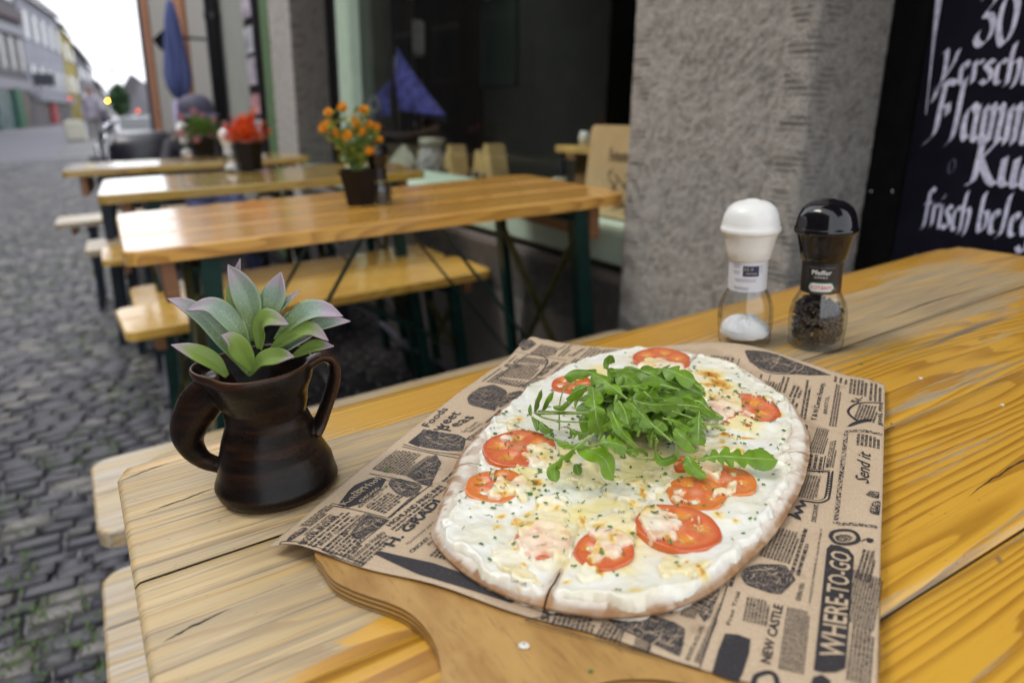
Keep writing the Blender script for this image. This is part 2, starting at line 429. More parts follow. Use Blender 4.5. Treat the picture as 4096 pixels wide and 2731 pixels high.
# walls above and below the window
mb = MB(); mb.box((.06, 1.504, -.52), (.10, 3.03, .62)); fobj(mb, 'window_plinth', MAT_STONE2, shop)
M = Mat('grooved_plinth'); o_ = M.obj(); wv = M.n('ShaderNodeTexWave', {'Vector': o_, 'Scale': 38.0, 'Distortion': .6}, bands_direction='Y').outputs['Fac']
M.p(Base_Color=M.mix(M.rng(M.noise(o_, 30, 4), .3, .7), (.17, .155, .14), (.27, .25, .23)), Roughness=.9, Normal=M.bump(wv, .8, .01)); MAT_GROOVE = M.m
mb = MB(); mb.box((.04, 1.504, -.30), (.06, 3.03, .14)); fobj(mb, 'plinth_band', MAT_GROOVE, shop)
mb = MB(); mb.box((.14, 1.504, -.148), (.24, 3.028, .085), bev=.008); fobj(mb, 'window_sill', MAT_PALEGREEN, shop)
mb = MB(); mb.box((.17, 2.53, 1.4), (.06, .21, 2.97), bev=.006); mb.box((.155, 2.49, 1.4), (.035, .09, 2.97)); fobj(mb, 'window_frame', MAT_PALEGREEN, shop)
mb = MB(); mb.box((.215, 2.83, 1.4), (.03, .36, 2.97)); fobj(mb, 'window_panel', MAT_BLACKWOOD, shop)
mb = MB(); mb.box((.205, 1.2, -.083), (.05, 2.42, .045)); fobj(mb, 'bottom_rail', MAT_PALEGREEN, shop)
M = Mat('shop_glass'); lw = M.n('ShaderNodeLayerWeight', {'Blend': .5}).outputs['Facing']
fr = M.mth('ADD', M.mth('MULTIPLY', M.mth('POWER', lw, 5.0), .6), .008)
tr = M.n('ShaderNodeBsdfTransparent', {'Color': (.92, .94, .91)}); gl = M.n('ShaderNodeBsdfGlossy', {'Roughness': .0, 'Color': (1, 1, 1)})
mx = M.n('ShaderNodeMixShader', {0: fr, 1: tr.outputs[0], 2: gl.outputs[0]}); M.nt.links.new(mx.outputs[0], M.out.inputs[0]); MAT_GLASS = M.m
mb = MB(); mb.box((.2, 1.2, 1.4), (.006, 2.44, 2.92)); fobj(mb, 'window_pane', MAT_GLASS, shop)
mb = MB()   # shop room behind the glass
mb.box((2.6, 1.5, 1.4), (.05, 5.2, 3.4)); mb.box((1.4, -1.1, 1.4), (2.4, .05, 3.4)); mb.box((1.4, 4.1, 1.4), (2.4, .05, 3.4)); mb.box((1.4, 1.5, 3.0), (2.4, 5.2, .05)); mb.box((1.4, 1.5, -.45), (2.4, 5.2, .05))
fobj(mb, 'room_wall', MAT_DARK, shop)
mb = MB(); mb.box((.42, 1.3, -.19), (.40, 2.5, .05)); fobj(mb, 'display_shelf', simple('dark_shelf', (.035, .028, .022), .6, Specular_IOR_Level=.15), shop)
mb = MB(); mb.box((.9, 2.9, .7), (.04, .9, 2.0)); mb.box((.55, 2.75, .9), (.03, .25, 2.0)); fobj(mb, 'wall_panel', MAT_BROWNWALL, shop)
mb = MB(); mb.box((1.0, .7, .02), (.5, 1.4, .04)); mb.box((1.0, .7, -.2), (.4, 1.3, .4)); fobj(mb, 'counter', simple('brown_counter', (.34, .19, .09), .5), shop)
mb = MB(); mb.box((.25, 1.55, 4.4), (.5, 4.3, 3.0)); fobj(mb, 'upper_wall', MAT_STONE2, shop)
mb = MB(); mb.add([(.2, -3.4, 1.95), (-.85, -3.4, 1.70), (-.85, -.5, 1.70), (.2, -.5, 1.95), (.2, -3.4, 1.97), (-.85, -3.4, 1.72), (-.85, -.5, 1.72), (.2, -.5, 1.97), (-.85, -3.4, 1.5), (-.85, -.5, 1.5), (-.865, -3.4, 1.5), (-.865, -.5, 1.5), (-.865, -3.4, 1.72), (-.865, -.5, 1.72)], [(0, 1, 2, 3), (4, 7, 6, 5), (0, 4, 5, 1), (2, 6, 7, 3), (8, 9, 2, 1), (10, 12, 13, 11), (8, 10, 11, 9)]); fobj(mb, 'sky_blocker', simple('sky_blocker_cloth', (.05, .045, .045), .9), shop)  # awning shape added out of view to keep sky reflections off jug and mills
# door recess right of the pillar
mb = MB()
for k in range(5): mb.box((.205, -.62 - k * .082 + .08, .6), (.02, .079, 2.9), bev=.004)
for i in range(5):
    q = MB(); q.box((.205, -.538 - i * .082, .6), (.02, .079, 2.9), bev=.004); fobj(q, 'plank', MAT_BLACKWOOD, shop)
mb = MB(); mb.box((.24, -1.0, .6), (.04, 1.2, 3.0)); fobj(mb, 'door_backing', MAT_BLACKWOOD, shop)
for b, c in ((-.515, .038), (-.5591, .0415)):
    mb = MB(); mb.ball((.193, b, c), .0032, 10, 6); fobj(mb, 'rivet', MAT_STEEL, shop, True)

# ---- chalk board with lettering (hangs on the black door)
board = fthing('chalkboard_sign', 'black menu board with white gothic lettering beside the big stone pillar', 'sign', (.192, -.60, 0))
mb = MB(); mb.box((.0, -.29, .16), (.012, .62, 1.2), bev=.003); fobj(mb, 'panel', simple('blackboard_paint', (.006, .006, .014), .5, .3, 12, Specular_IOR_Level=.15), board)
GLY = {  # broad-nib strokes, x-height .6, ascender 1
 '3': (.52, [[(.08, .86), (.2, .98), (.36, .95), (.42, .85), (.2, .58), (.36, .55), (.46, .35), (.38, .1), (.2, .02), (.08, .14), (.12, .26)]]),
 '0': (.5, [[(.24, .98), (.1, .75), (.08, .35), (.2, .04), (.34, .06), (.44, .35), (.42, .75), (.24, .98)]]),
 'V': (.60, [[(.04, .84), (.14, .92), (.18, .6), (.16, .12), (-.02, -.12)], [(.16, .10), (.40, .55), (.50, .92)]]),
 'e': (.34, [[(.08, .36), (.24, .46), (.22, .58), (.12, .56), (.07, .4), (.1, .08), (.2, .03), (.32, .12)]]),
 'r': (.32, [[(.1, .6), (.12, .1), (.06, .0)], [(.12, .45), (.22, .6), (.32, .56)]]),
 's': (.34, [[(.3, .55), (.16, .6), (.1, .47), (.26, .3), (.28, .12), (.16, .02), (.03, .1)]]),
 'c': (.32, [[(.3, .54), (.18, .6), (.09, .45), (.1, .1), (.2, .02), (.31, .1)]]),
 'h': (.42, [[(.13, 1.02), (.09, .7), (.1, .05), (.03, -.04)], [(.1, .42), (.24, .6), (.34, .5), (.32, .1), (.26, -.08)]]),
 'i': (.2, [[(.09, .6), (.1, .08), (.18, .02)], [(.08, .78), (.14, .86)]]),
 'F': (.6, [[(.06, .84), (.3, .98), (.56, .96)], [(.3, .98), (.26, .5), (.22, .1), (-.02, -.1)], [(.24, .52), (.44, .6)], [(.44, .6), (.47, .44)], [(.1, .84), (.04, .66)]]),
 'l': (.26, [[(.2, 1.06), (.14, .9), (.1, .1), (-.06, -.1)]]),
 'a': (.44, [[(.31, .50), (.20, .60), (.08, .46), (.07, .18), (.16, .03), (.31, .16)], [(.33, .58), (.32, .10), (.42, .02)]]),
 'm': (.56, [[(.07, .58), (.09, .0)], [(.09, .46), (.2, .6), (.26, .5), (.26, .0)], [(.27, .46), (.38, .6), (.46, .5), (.45, .08), (.53, .02)]]),
 'K': (.58, [[(.1, 1.0), (.17, .9), (.14, .1), (.02, -.02)], [(.5, .98), (.18, .5)], [(.2, .52), (.42, .12), (.56, .02)]]),
 'u': (.4, [[(.08, .6), (.09, .12), (.2, .03), (.3, .14)], [(.31, .6), (.31, .1), (.39, .02)]]),
 'f': (.3, [[(.32, .94), (.2, 1.0), (.13, .85), (.11, .05), (.0, -.1)], [(.02, .6), (.28, .62)]]),
 'b': (.38, [[(.13, 1.02), (.09, .8), (.1, .1), (.2, .02), (.31, .2), (.29, .52), (.12, .5)]]),
 'g': (.38, [[(.28, .56), (.12, .56), (.07, .34), (.14, .1), (.27, .14)], [(.3, .6), (.3, -.2), (.16, -.34), (.04, -.22)]]),
 'o': (.36, [[(.18, .6), (.07, .4), (.1, .06), (.2, .02), (.3, .25), (.27, .52), (.18, .6)]]),
 'w': (.56, [[(.04, .6), (.12, .05), (.26, .4), (.36, .05), (.5, .62)]]),
 'N': (.6, [[(.06, .0), (.12, .95), (.46, .05), (.5, .98)]]), ' ': (.28, []),
}
def write_calli(s, put_pt, x0, x1, y0, hgt, nib=.10, ang=.7):
    """strokes of a broad nib; put_pt(x, y, k) gives a point on the sign's surface"""
    wtot = sum(GLY[c][0] for c in s); sx = (x1 - x0) / wtot; mbx = MB(); x = 0; k = 0
    nx, ny = nib * math.cos(ang), nib * math.sin(ang)
    for c in s:
        w, st = GLY[c]
        for ln in st:
            P = spline([(p[0], p[1], 0) for p in ln], max(4, len(ln) * 4)) if len(ln) > 2 else np.array([(*p, 0) for p in ln])
            k += 1; V = []
            for (px, py, _) in P:
                V.append(put_pt(x0 + (x + px - nx / 2) * sx, y0 + (py - ny / 2) * hgt, k)); V.append(put_pt(x0 + (x + px + nx / 2) * sx, y0 + (py + ny / 2) * hgt, k))
            mbx.add(V, [(2 * i, 2 * i + 1, 2 * i + 3, 2 * i + 2) for i in range(len(P) - 1)])
        x += w
    return mbx
def on_board(slope=0.0, x_ref=0.0):
    def f(x, y, k): return (-.0070 - .00004 * (k % 12), -x + .60, y + slope * (x - x_ref))
    return f
for txt, x0, x1, y0, h in (('30', .660, .724, .286, .082), ('Verschi', .612, .757, .228, .060), ('Flamm', .608, .775, .138, .096), ('Kuc', .693, .800, .068, .076), ('frisch', .629, .712, -.012, .066), ('beleg', .722, .81, -.010, .064)):
    q = write_calli(txt, on_board(-.02, x0), x0, x1, y0, h, .165); fobj(q, 'lettering', MAT_CHALK, board)
mb = MB()   # tapered white stroke of the frame and little rings
line = [(.5846, .40, .012), (.5850, .367, .011), (.590, .31, .006), (.593, .28, .004), (.598, .22, .0025), (.6012, .179, .0018)]
V = []
for b, c, w in line: V += [(-.0068, -b + .6, c), (-.0068, -(b + w) + .6, c)]
mb.add(V, [(2 * i, 2 * i + 1, 2 * i + 3, 2 * i + 2) for i in range(len(line) - 1)])
arc = [(.596, .367), (.600, .38), (.607, .39), (.616, .40)]
V = []
for b, c in arc: V += [(-.0067, -b + .6, c), (-.0067, -(b + .006) + .6, c + .004)]
mb.add(V, [(2 * i, 2 * i + 1, 2 * i + 3, 2 * i + 2) for i in range(len(arc) - 1)])
fobj(mb, 'border_stroke', MAT_CHALK, board)
q = write_calli('o', on_board(), .656, .672, .082, .04, .06); fobj(q, 'faint_ring', simple('rubbed_chalk', (.09, .09, .14), .8), board)
mb = MB()
for k in range(26):
    b = RND.uniform(.61, .9); c = RND.uniform(-.2, -.06); w = RND.uniform(.004, .02); h = RND.uniform(.006, .022)
    mb.add([(-.0066 - k * 2e-5, -b + .6, c), (-.0066 - k * 2e-5, -b - w + .6, c + .004), (-.0066 - k * 2e-5, -b - w * .7 + .6, c + h), (-.0066 - k * 2e-5, -b - w * .2 + .6, c + h * .8)], [(0, 1, 2, 3)])
fobj(mb, 'rubbed_chalk', simple('smeared_chalk', (.10, .10, .17), .8), board)

# ---- things in the shop window
mb_sh = fthing('model_ship', 'model sailing ship with violet blue sails in the dark shop window', 'model ship', (.50, 2.62, -.02))
mb_sh.matrix_basis = mb_sh.matrix_basis @ Matrix.Rotation(math.radians(38), 4, 'Z') @ Matrix.Scale(.74, 4)
hull = MB(); nH = 13; rings = []
for i in range(nH):
    t = i / (nH - 1); bw = .055 * math.sin(math.pi * (0.12 + .82 * t)) ** .7; z0 = .06 + .06 * (2 * t - 1) ** 2
    rings.append([(-bw, (t - .5) * .62, z0 + .085), (-bw * .8, (t - .5) * .60, z0 + .03), (0, (t - .5) * .56, z0), (bw * .8, (t - .5) * .60, z0 + .03), (bw, (t - .5) * .62, z0 + .085)])
hull.add([p for r in rings for p in r], [(i * 5 + j, i * 5 + j + 1, (i + 1) * 5 + j + 1, (i + 1) * 5 + j) for i in range(nH - 1) for j in range(4)] + [(i * 5 + 4, i * 5, (i + 1) * 5, (i + 1) * 5 + 4) for i in range(nH - 1)])
fobj(hull, 'hull', simple('ship_brown', (.06, .03, .018), .5), mb_sh, True)
mb = MB(); mb.tube([(0, .05, .1), (0, .05, .76)], .006); mb.tube([(0, -.16, .1), (0, -.16, .52)], .005); mb.tube([(0, .3, .15), (0, .46, .27)], .005); fobj(mb, 'mast', simple('mast_wood', (.16, .10, .06), .6), mb_sh)
MAT_SAIL = simple('violet_sailcloth', (.15, .145, .60), .8, .55, 14); MAT_SAILW = simple('pale_sailcloth', (.60, .56, .76), .85, .2, 9)
def sail(pts, mat, bulge):
    a, b, c = map(np.array, pts); mbs = MB(); n = 7; V = []; idx = {}
    for i in range(n):
        for j in range(n - i):
            u, v = i / (n - 1), j / (n - 1); p = a + (b - a) * u + (c - a) * v; p = p + np.array([bulge * 4 * u * v + bulge * 3 * (1 - u - v) * (u + v), 0, 0]); idx[(i, j)] = len(V); V.append(p)
    F = []
    for i in range(n - 1):
        for j in range(n - 1 - i):
            F.append((idx[(i, j)], idx[(i + 1, j)], idx[(i, j + 1)]))
            if j < n - 2 - i: F.append((idx[(i + 1, j)], idx[(i + 1, j + 1)], idx[(i, j + 1)]))
    mbs.add(V, F); fobj(mbs, 'sail', mat, mb_sh, True)
sail([(0, .04, .75), (0, .04, .30), (0, -.36, .27)], MAT_SAIL, -.05); sail([(0, .06, .70), (0, .06, .46), (0, -.02, .48)], MAT_SAILW, -.02)
sail([(-.01, .42, .24), (-.01, .09, .52), (-.01, .10, .27)], MAT_SAIL, -.04)
mb = MB(); t_ = np.linspace(0, 2 * math.pi, 17); mb.tube([(-.05, .23 + .045 * math.cos(x), .34 + .05 * math.sin(x)) for x in t_], .017, cap=False); fobj(mb, 'ring_ornament', simple('white_ornament', (.5, .52, .5), .7, .2, 60), mb_sh, True)
mb = MB(); mb.box((0, 0, .02), (.14, .6, .06)); mb.box((0, 0, -.09), (.10, .5, .20)); fobj(mb, 'stand', simple('pale_stand', (.25, .19, .12), .6), mb_sh)
MAT_KRAFT = simple('kraft_carton', (.62, .42, .19), .7, .1, 20); MAT_BOTTLE = simple('dark_bottle_glass', (.012, .010, .012), .15, .2, 20)
car_spots = [(.36, 1.98, 0, 'leftmost kraft bottle carrier, partly behind the white jar in the shop window'), (.42, 1.78, .03, 'kraft bottle carrier set back between two others in the shop window'), (.34, 1.62, 0, 'front middle kraft bottle carrier above the long table in the shop window'), (.40, 1.45, .02, 'low kraft bottle carrier right of the front middle one'), (.36, 1.30, .05, 'rightmost and tallest kraft bottle carrier in the shop window')]
for i, (a_, b_, c_, lb) in enumerate(car_spots):
    t = fthing('bottle_carrier', lb, 'bottle carrier', (a_, b_, -.165), 'kraft bottle carriers in the shop window'); hh = .12 + c_
    mb = MB(); prof = [(-.055, 0), (.055, 0), (.055, hh * .62), (.018, hh + .06), (-.018, hh + .06), (-.055, hh * .62)]
    mb.poly([(-.04, p[0], p[1]) for p in prof][::-1], (.08, 0, 0)); fobj(mb, 'carton', MAT_KRAFT, t)
    for k in (-1, 1):
        q = MB(); q.lathe([(.02, 0), (.02, .06), (.014, .075), (.009, .10), (.0095, .115), (.0, .115)], 12, (-.062, k * .028, 0)); fobj(q, 'bottle', MAT_BOTTLE, t, True)
t = fthing('storage_jar', 'white patterned storage jar with flat pale lid in the shop window', 'jar', (.36, 1.92, -.165))
mb = MB(); mb.lathe([(.0, 0), (.055, 0), (.075, .06), (.07, .16), (.045, .2)], 20); fobj(mb, 'body', simple('white_pattern', (.42, .40, .42), .4, .6, 45), t, True)
mb = MB(); mb.lathe([(.05, .2), (.062, .205), (.062, .235), (.0, .24)], 20); fobj(mb, 'lid', simple('cream_lid', (.45, .42, .36), .5), t, True)
t = fthing('linen_cloth', 'crumpled pale linen cloth lying at the left of the shop window', 'cloth', (.34, 2.22, -.165))
X, Y = np.meshgrid(np.linspace(-1, 1, 24), np.linspace(-1, 1, 24)); R_ = np.hypot(X, Y)
V = np.stack([X * .12, Y * .24, np.clip(.20 * (1 - R_ ** 1.3), 0, 1) * (.75 + .5 * fbm(X * 2.4 + 9, Y * 2.4 + 9, 3, 3))], -1).reshape(-1, 3)
put('drape', np_mesh('drape', V, grid_faces(24, 24)), simple('linen', (.34, .33, .28), .9, .2, 25), t)
t = fthing('menu_board', 'tan wooden menu board with black script leaning behind the long table', 'sign', (.165, .22, -.1))
mb = MB(); pts = []
for (cy, cz, a0) in ((.125, .23, 0), (-.125, .23, 90)):
    for k in range(7): an = math.radians(a0 + k * 15); pts.append((0, cy + .02 * math.cos(an), cz + .02 * math.sin(an)))
pts = [(0, .175, 0)] + pts + [(0, -.175, 0)]
mb.poly(pts[::-1], (.012, 0, 0)); fobj(mb, 'panel', simple('tan_ply', (.50, .37, .19), .5, .08, 12), t)
def on_tan(x, y, k): return (-.0012 - .00004 * k, -x, y)
q = write_calli('lmm', on_tan, -.055, .03, .155, .035, .12); q.v += []; fobj(q, 'script', simple('black_paint', (.02, .018, .015), .6), t)
mb = MB()
for k in range(16):
    b = RND.uniform(-.05, .05); c = RND.uniform(.02, .12); mb.tube([(-.0012, b, c), (-.0014, b + RND.uniform(-.02, .02), c + RND.uniform(.01, .03)), (-.0012, b + RND.uniform(-.03, .03), c + RND.uniform(-.01, .04))], .0012, 5)
fobj(mb, 'drawing', simple('sepia_drawing', (.09, .06, .035), .7), t)
for nm, lb, bx, col in (('hanging_banner', 'olive yellow cloth banner hung high inside the shop window', [((.8, 2.45, 1.15), (.02, .55, .5))], (.30, .26, .05)),
                        ('hanging_banner', 'dark green cloth hung inside the shop below the olive banner', [((.9, 2.3, .55), (.02, .5, .45))], (.005, .014, .012)),
                        ('stacked_box', 'stack of grey cartons standing high on a shop shelf', [((.7, 3.0, .95), (.15, .22, .14)), ((.7, 2.98, 1.09), (.14, .2, .12)), ((.7, 2.99, .62), (.14, .16, .2))], (.55, .53, .55)),
                        ('window_stool', 'low reddish brown stool behind the glass right of the cartons', [((.5, 1.05, -.12), (.10, .14, .03)), ((.5, 1.05, -.15), (.06, .06, .03))], (.12, .045, .03)),
                        ('paper_lantern', 'pale box put in for a reflected sign in the upper right of the shop window', [((.75, 1.35, .78), (.1, .16, .18))], (.75, .73, .68))):  # paper_lantern is no lantern: it stands in for a sign reflected in the glass
    t = fthing(nm, lb, nm.split('_')[1])
    for c_, d_ in bx:
        mb = MB(); mb.box(c_, d_, bev=min(d_) * .12); fobj(mb, 'panel' if len(bx) == 1 else 'carton', simple(nm, col, .8, .25, 12), t)
q = MB(); q.box((.698, 1.33, .78), (.004, .10, .032)); q.box((.697, 1.33, .78), (.004, .034, .10)); fobj(q, 'reflected_green_cross', simple('reflected_green_cross', (.01, .30, .05), .5), t)  # box and cross stand in for a sign reflected in the glass
t = fthing('reflected_table', 'small wooden table with dark legs put behind the glass for a reflected one', 'table', (.75, 1.12, .045))  # table and white pitcher are built in place of reflections in the glass
mb = MB(); mb.box((0, 0, 0), (.20, .34, .03), bev=.004); fobj(mb, 'reflected_table_top', simple('reflected_table_wood', (.70, .45, .16), .4, .2, 8), t)
for x in (-.08, .08):
    for y in (-.14, .14): mb = MB(); mb.bar((x, y, -.015), (x, y, -.45), .02, .02); fobj(mb, 'leg', simple('blue_black_leg', (.02, .03, .05), .5), t)
t = fthing('white_canister', 'white two-bulbed canister standing at the right of the dark shop', 'canister', (.75, .80, .02))
mb = MB(); mb.lathe([(.0, 0), (.035, 0), (.045, .05), (.03, .1), (.022, .13), (.04, .17), (.035, .21), (.0, .225)], 20); fobj(mb, 'body', simple('canister_white', (.7, .7, .68), .4, .1, 20), t, True)
t = fthing('reflected_pitcher', 'small white pitcher put in for a reflected white piece on the reflected table', 'pitcher', (.74, 1.20, .06))
mb = MB(); mb.lathe([(.0, 0), (.022, 0), (.027, .03), (.02, .06), (.0, .06)], 16); fobj(mb, 'body', simple('pitcher_white', (.7, .7, .72), .4, .1, 20), t, True)
t = fthing('shop_mug', 'small white cup standing behind the glass near the tan menu board', 'cup', (.52, 1.05, -.105))
mb = MB(); mb.lathe([(0, 0), (.025, 0), (.03, .05), (.026, .05), (.0, .01)], 16); fobj(mb, 'body', simple('cup_cream', (.5, .46, .38), .4), t, True)

# ---- neighbouring fronts further along the street
mb_n = fthing('grey_shop_front', 'grey plastered house front with terracotta pilasters and black drainpipe', 'building')
def slab(b0, b1, a0, name, mat): q = MB(); q.box((a0 + .15, (b0 + b1) / 2, 1.5), (.3, b1 - b0, 6)); fobj(q, name, mat, mb_n)
slab(3.535, 3.77, .0, 'green_post', MAT_LEAFGREEN); slab(3.775, 4.36, .03, 'dark_panel', simple('maroon_dark', (.014, .009, .010), .6, .3, 3, Specular_IOR_Level=.15)); slab(4.365, 5.3, .02, 'wall', MAT_PLASTER2); slab(5.305, 7.2, .02, 'wall', MAT_PLASTER)
mb = MB(); mb.tube([(-.04, 5.30, -1.1), (-.04, 5.30, 4.5)], .055, 12)
for z in (-.4, .9, 2.2): mb.lathe([(.062, 0), (.062, .05)], 12, (-.04, 5.30, z))
fobj(mb, 'drainpipe', simple('black_pipe', (.012, .012, .014), .4), mb_n, True)
slab(7.205, 7.85, -.02, 'pilaster', MAT_TERRA); slab(7.855, 10.9, .02, 'wall', MAT_PLASTER); slab(10.905, 11.55, -.02, 'pilaster', MAT_TERRA); slab(11.555, 12.5, -.01, 'dark_edge', simple('dark_plum', (.035, .022, .035), .7, .7, 5))
mb = MB(); mb.box((1.6, 8.0, 1.4), (2.5, 9.0, 6.6)); fobj(mb, 'house_block', MAT_PLASTER, mb_n)
posters = [(4.20, .88, .16, (.42, .36, .44)), (4.20, .66, .17, (.45, .45, .5)), (4.18, .46, .18, (.40, .36, .42)), (4.15, .24, .13, (.50, .25, .28)), (4.14, .08, .12, (.36, .40, .46))]
pt = fthing('poster_panel', 'dark upright panel with pink and white picture cards on a front', 'poster', (.02, 0, 0))
mb = MB(); mb.box((0, 4.15, .3), (.012, .40, 2.0)); fobj(mb, 'panel', simple('near_black', (.012, .009, .012), .5, Specular_IOR_Level=.15), pt)
for b, c, h, cl in posters:
    mb = MB(); mb.box((-.012, b, c), (.008, .26, h), bev=.002); fobj(mb, 'picture_card', simple('picture_card', cl, .5, .6, 7), pt)
# closed parasol leaning against the grey wall
pa = fthing('closed_parasol', 'folded blue parasol standing before the grey wall with terracotta pilasters', 'parasol', (-.26, 6.0, 0))
M = Mat('blue_canopy'); o_ = M.obj(); M.p(Base_Color=M.mix(M.rng(M.noise(M.map(o_, (20, 20, 2)), 1, 3), .3, .7), (.05, .065, .20), (.11, .14, .32)), Roughness=.8); MAT_BLUEC = M.m
fold = lambda an, r, z: r * (1 + .22 * math.cos(an * 8) * min(1, r / .04))
mb = MB(); mb.lathe([(.002, 1.12), (.03, 1.08), (.05, .95), (.075, .7), (.095, .5), (.085, .40), (.05, .32), (.02, .30)], 48, (0, 0, 0), warp=fold); fobj(mb, 'canopy', MAT_BLUEC, pa, True)
mb = MB(); mb.tube([(0, 0, -.95), (0, 0, .4)], .018, 10); fobj(mb, 'pole', simple('grey_pole', (.4, .38, .5), .5), pa, True)
mb = MB(); mb.lathe([(.05, -.2), (.055, .0), (.05, .27), (.02, .3)], 24, (-.01, 0, 0), warp=fold); fobj(mb, 'lower_sleeve', simple('lilac_sleeve', (.38, .34, .52), .8, .1, 20), pa, True)
mb = MB(); mb.lathe([(.26, -1.0), (.26, -.94), (.03, -.92), (.03, -.8)], 24); fobj(mb, 'base', simple('concrete_base', (.2, .2, .2), .9), pa, True)
t = fthing('wall_sign', 'small black pointed sign sticking out beside the folded blue parasol', 'sign', (-.37, 6.1, .77))
mb = MB(); mb.poly([(-.05, 0, .02), (.05, 0, .11), (.05, 0, -.09), (.0, 0, -.05)], (0, .03, 0)); mb.bar((.05, .015, .05), (.6, .015, .05), .02, .02); fobj(mb, 'plate', MAT_BLACKWOOD, t)

# ---- houses across the bending street
def house(name, label, b0, a0, b1, a1, h0, h1, col, bands, roofcol, dep=9.0, ground=None):
    """front from (a0,b0) to (a1,b1); bands = list of (z0, z1, n windows, window colour)"""
    t = fthing(name, label, 'house', group='houses across the street')
    A = np.array([a0, b0]); B = np.array([a1, b1]); d = B - A; ln = np.linalg.norm(d); d /= ln; nrm = np.array([-d[1], d[0]]) if (-d[1]) * 1 < 0 else np.array([d[1], -d[0]])
    if nrm[0] > 0: nrm = -nrm
    def P(s, o, z): q = A + d * s + nrm * o; return (q[0], q[1], z)
    def bx(mb, s0, s1, o0, o1, z0, z1):
        v = [P(s, o, z) for s in (s0, s1) for o in (o0, o1) for z in (z0, z1)]
        mb.add(v, [(0, 1, 3, 2), (4, 6, 7, 5), (0, 4, 5, 1), (2, 3, 7, 6), (0, 2, 6, 4), (1, 5, 7, 3)])
    mb = MB(); mb.add([P(0, 0, -2), P(ln, 0, -2), P(ln, 0, h1), P(0, 0, h0), P(0, dep, -2), P(ln, dep, -2), P(ln, dep, h1), P(0, dep, h0)], [(0, 1, 2, 3), (1, 5, 6, 2), (5, 4, 7, 6), (4, 0, 3, 7), (3, 2, 6, 7)])
    fobj(mb, 'wall', simple(name + '_wall', col, .85, .06, .6, Specular_IOR_Level=.05), t)
    mb = MB(); mb.add([P(-.2, -.4, h0), P(ln + .2, -.4, h1), P(ln + .2, 1.8, h1 + 1.9), P(-.2, 1.8, h0 + 1.9), P(-.2, dep, h0 + .5), P(ln + .2, dep, h1 + .5), P(-.2, -.4, h0 - .25), P(ln + .2, -.4, h1 - .25)], [(0, 1, 2, 3), (3, 2, 5, 4), (6, 7, 1, 0)])
    fobj(mb, 'roof', simple(name + '_roof', roofcol, .8, .3, 1.5), t)
    for (z0, z1, n, wc) in bands:
        for k in range(n):
            s0 = ln * (k + .22) / n; s1 = ln * (k + .78) / n
            mb = MB(); bx(mb, s0, s1, -.06, .02, z0, z1); fr_ = fobj(mb, 'window', simple('window_frame_white', (.22, .22, .23) if name != 'added_unseen_house' else (.05, .045, .04), .6), t)
            mb = MB(); bx(mb, s0 + .12, s1 - .12, -.09, -.07, z0 + .1, z1 - .1); q = mb.build('pane', simple('far_pane', wc, .25 if name != 'added_unseen_house' else .9, .1, 2, Specular_IOR_Level=.5 if name != 'added_unseen_house' else .05), fr_)
    return t, P, bx, ln
lav = (.46, .46, .52)
t, P, bx, ln = house('office_house', 'grey modern house with broad pale windows at far left of the street', 50, -4.75, 57, -3.25, 8.3, 8.3, (.13, .125, .135), [(6.6, 8.0, 2, (.55, .57, .62)), (2.6, 4.6, 4, (.14, .13, .12))], (.10, .085, .10))
for z0, z1, mt in ((5.6, 6.2, (.10, .08, .09)), (4.7, 5.2, (.24, .24, .27)), (1.5, 2.1, (.22, .21, .24))):
    mb = MB(); bx(mb, 0, ln, -.25, .0, z0, z1); fobj(mb, 'floor_band', simple('band', mt, .8), t)
mb = MB(); bx(mb, 0, 2.9, -.12, .0, -1, 1.5); fobj(mb, 'shop_window', simple('teal_glass', (.06, .10, .10), .3, .5, 1.2), t)
mb = MB(); bx(mb, 2.9, 4.4, -.3, .0, -1, 1.6); fobj(mb, 'green_shutter', simple('dark_green_shutter', (.005, .07, .035), .5), t)
mb = MB(); bx(mb, 4.5, 5.6, -.14, .0, -1, 1.5); fobj(mb, 'shop_door', simple('orange_brown_door', (.17, .10, .06), .6, .4, 1), t)
mb = MB(); bx(mb, 5.6, ln, -.14, .0, -1, 1.4); fobj(mb, 'shop_door', simple('dark_door', (.07, .06, .07), .6, .4, 1), t)
t, P, bx, ln = house('white_house', 'white house with slim windows above a red shop entrance', 57, -3.2, 72, -1.15, 7.6, 7.6, (.29, .29, .335), [(4.7, 6.6, 5, (.14, .14, .16)), (1.6, 3.3, 5, (.13, .13, .15))], (.085, .075, .085))
mb = MB(); bx(mb, 0, ln, -.5, .0, .95, 1.35); fobj(mb, 'canopy', simple('grey_canopy', (.22, .22, .245), .8), t)
mb = MB(); bx(mb, 0, ln, -.1, .0, -1.5, .95); fobj(mb, 'shop_window', simple('dim_shop_glass', (.09, .08, .085), .4, .5, .8), t)
mb = MB(); bx(mb, 5.0, 7.0, -.3, .0, -1.5, .9); fobj(mb, 'red_door', simple('red_door', (.30, .035, .04), .5), t)
sg = fthing('shop_sign', 'dark rectangular sign hanging out from the white house', 'sign'); mb = MB(); q = P(1.6, -.6, 2.3); mb.box(q, (1.1, .8, .75)); fobj(mb, 'panel', simple('sign_dark', (.03, .03, .045), .5), sg)
t, P, bx, ln = house('yellow_house', 'narrow yellow house between the white house and a grey gable', 72, -1.1, 80, -.25, 7.0, 6.6, (.34, .28, .09), [(4.4, 5.9, 2, (.4, .37, .25)), (1.8, 3.3, 2, (.4, .37, .25))], (.08, .075, .07))
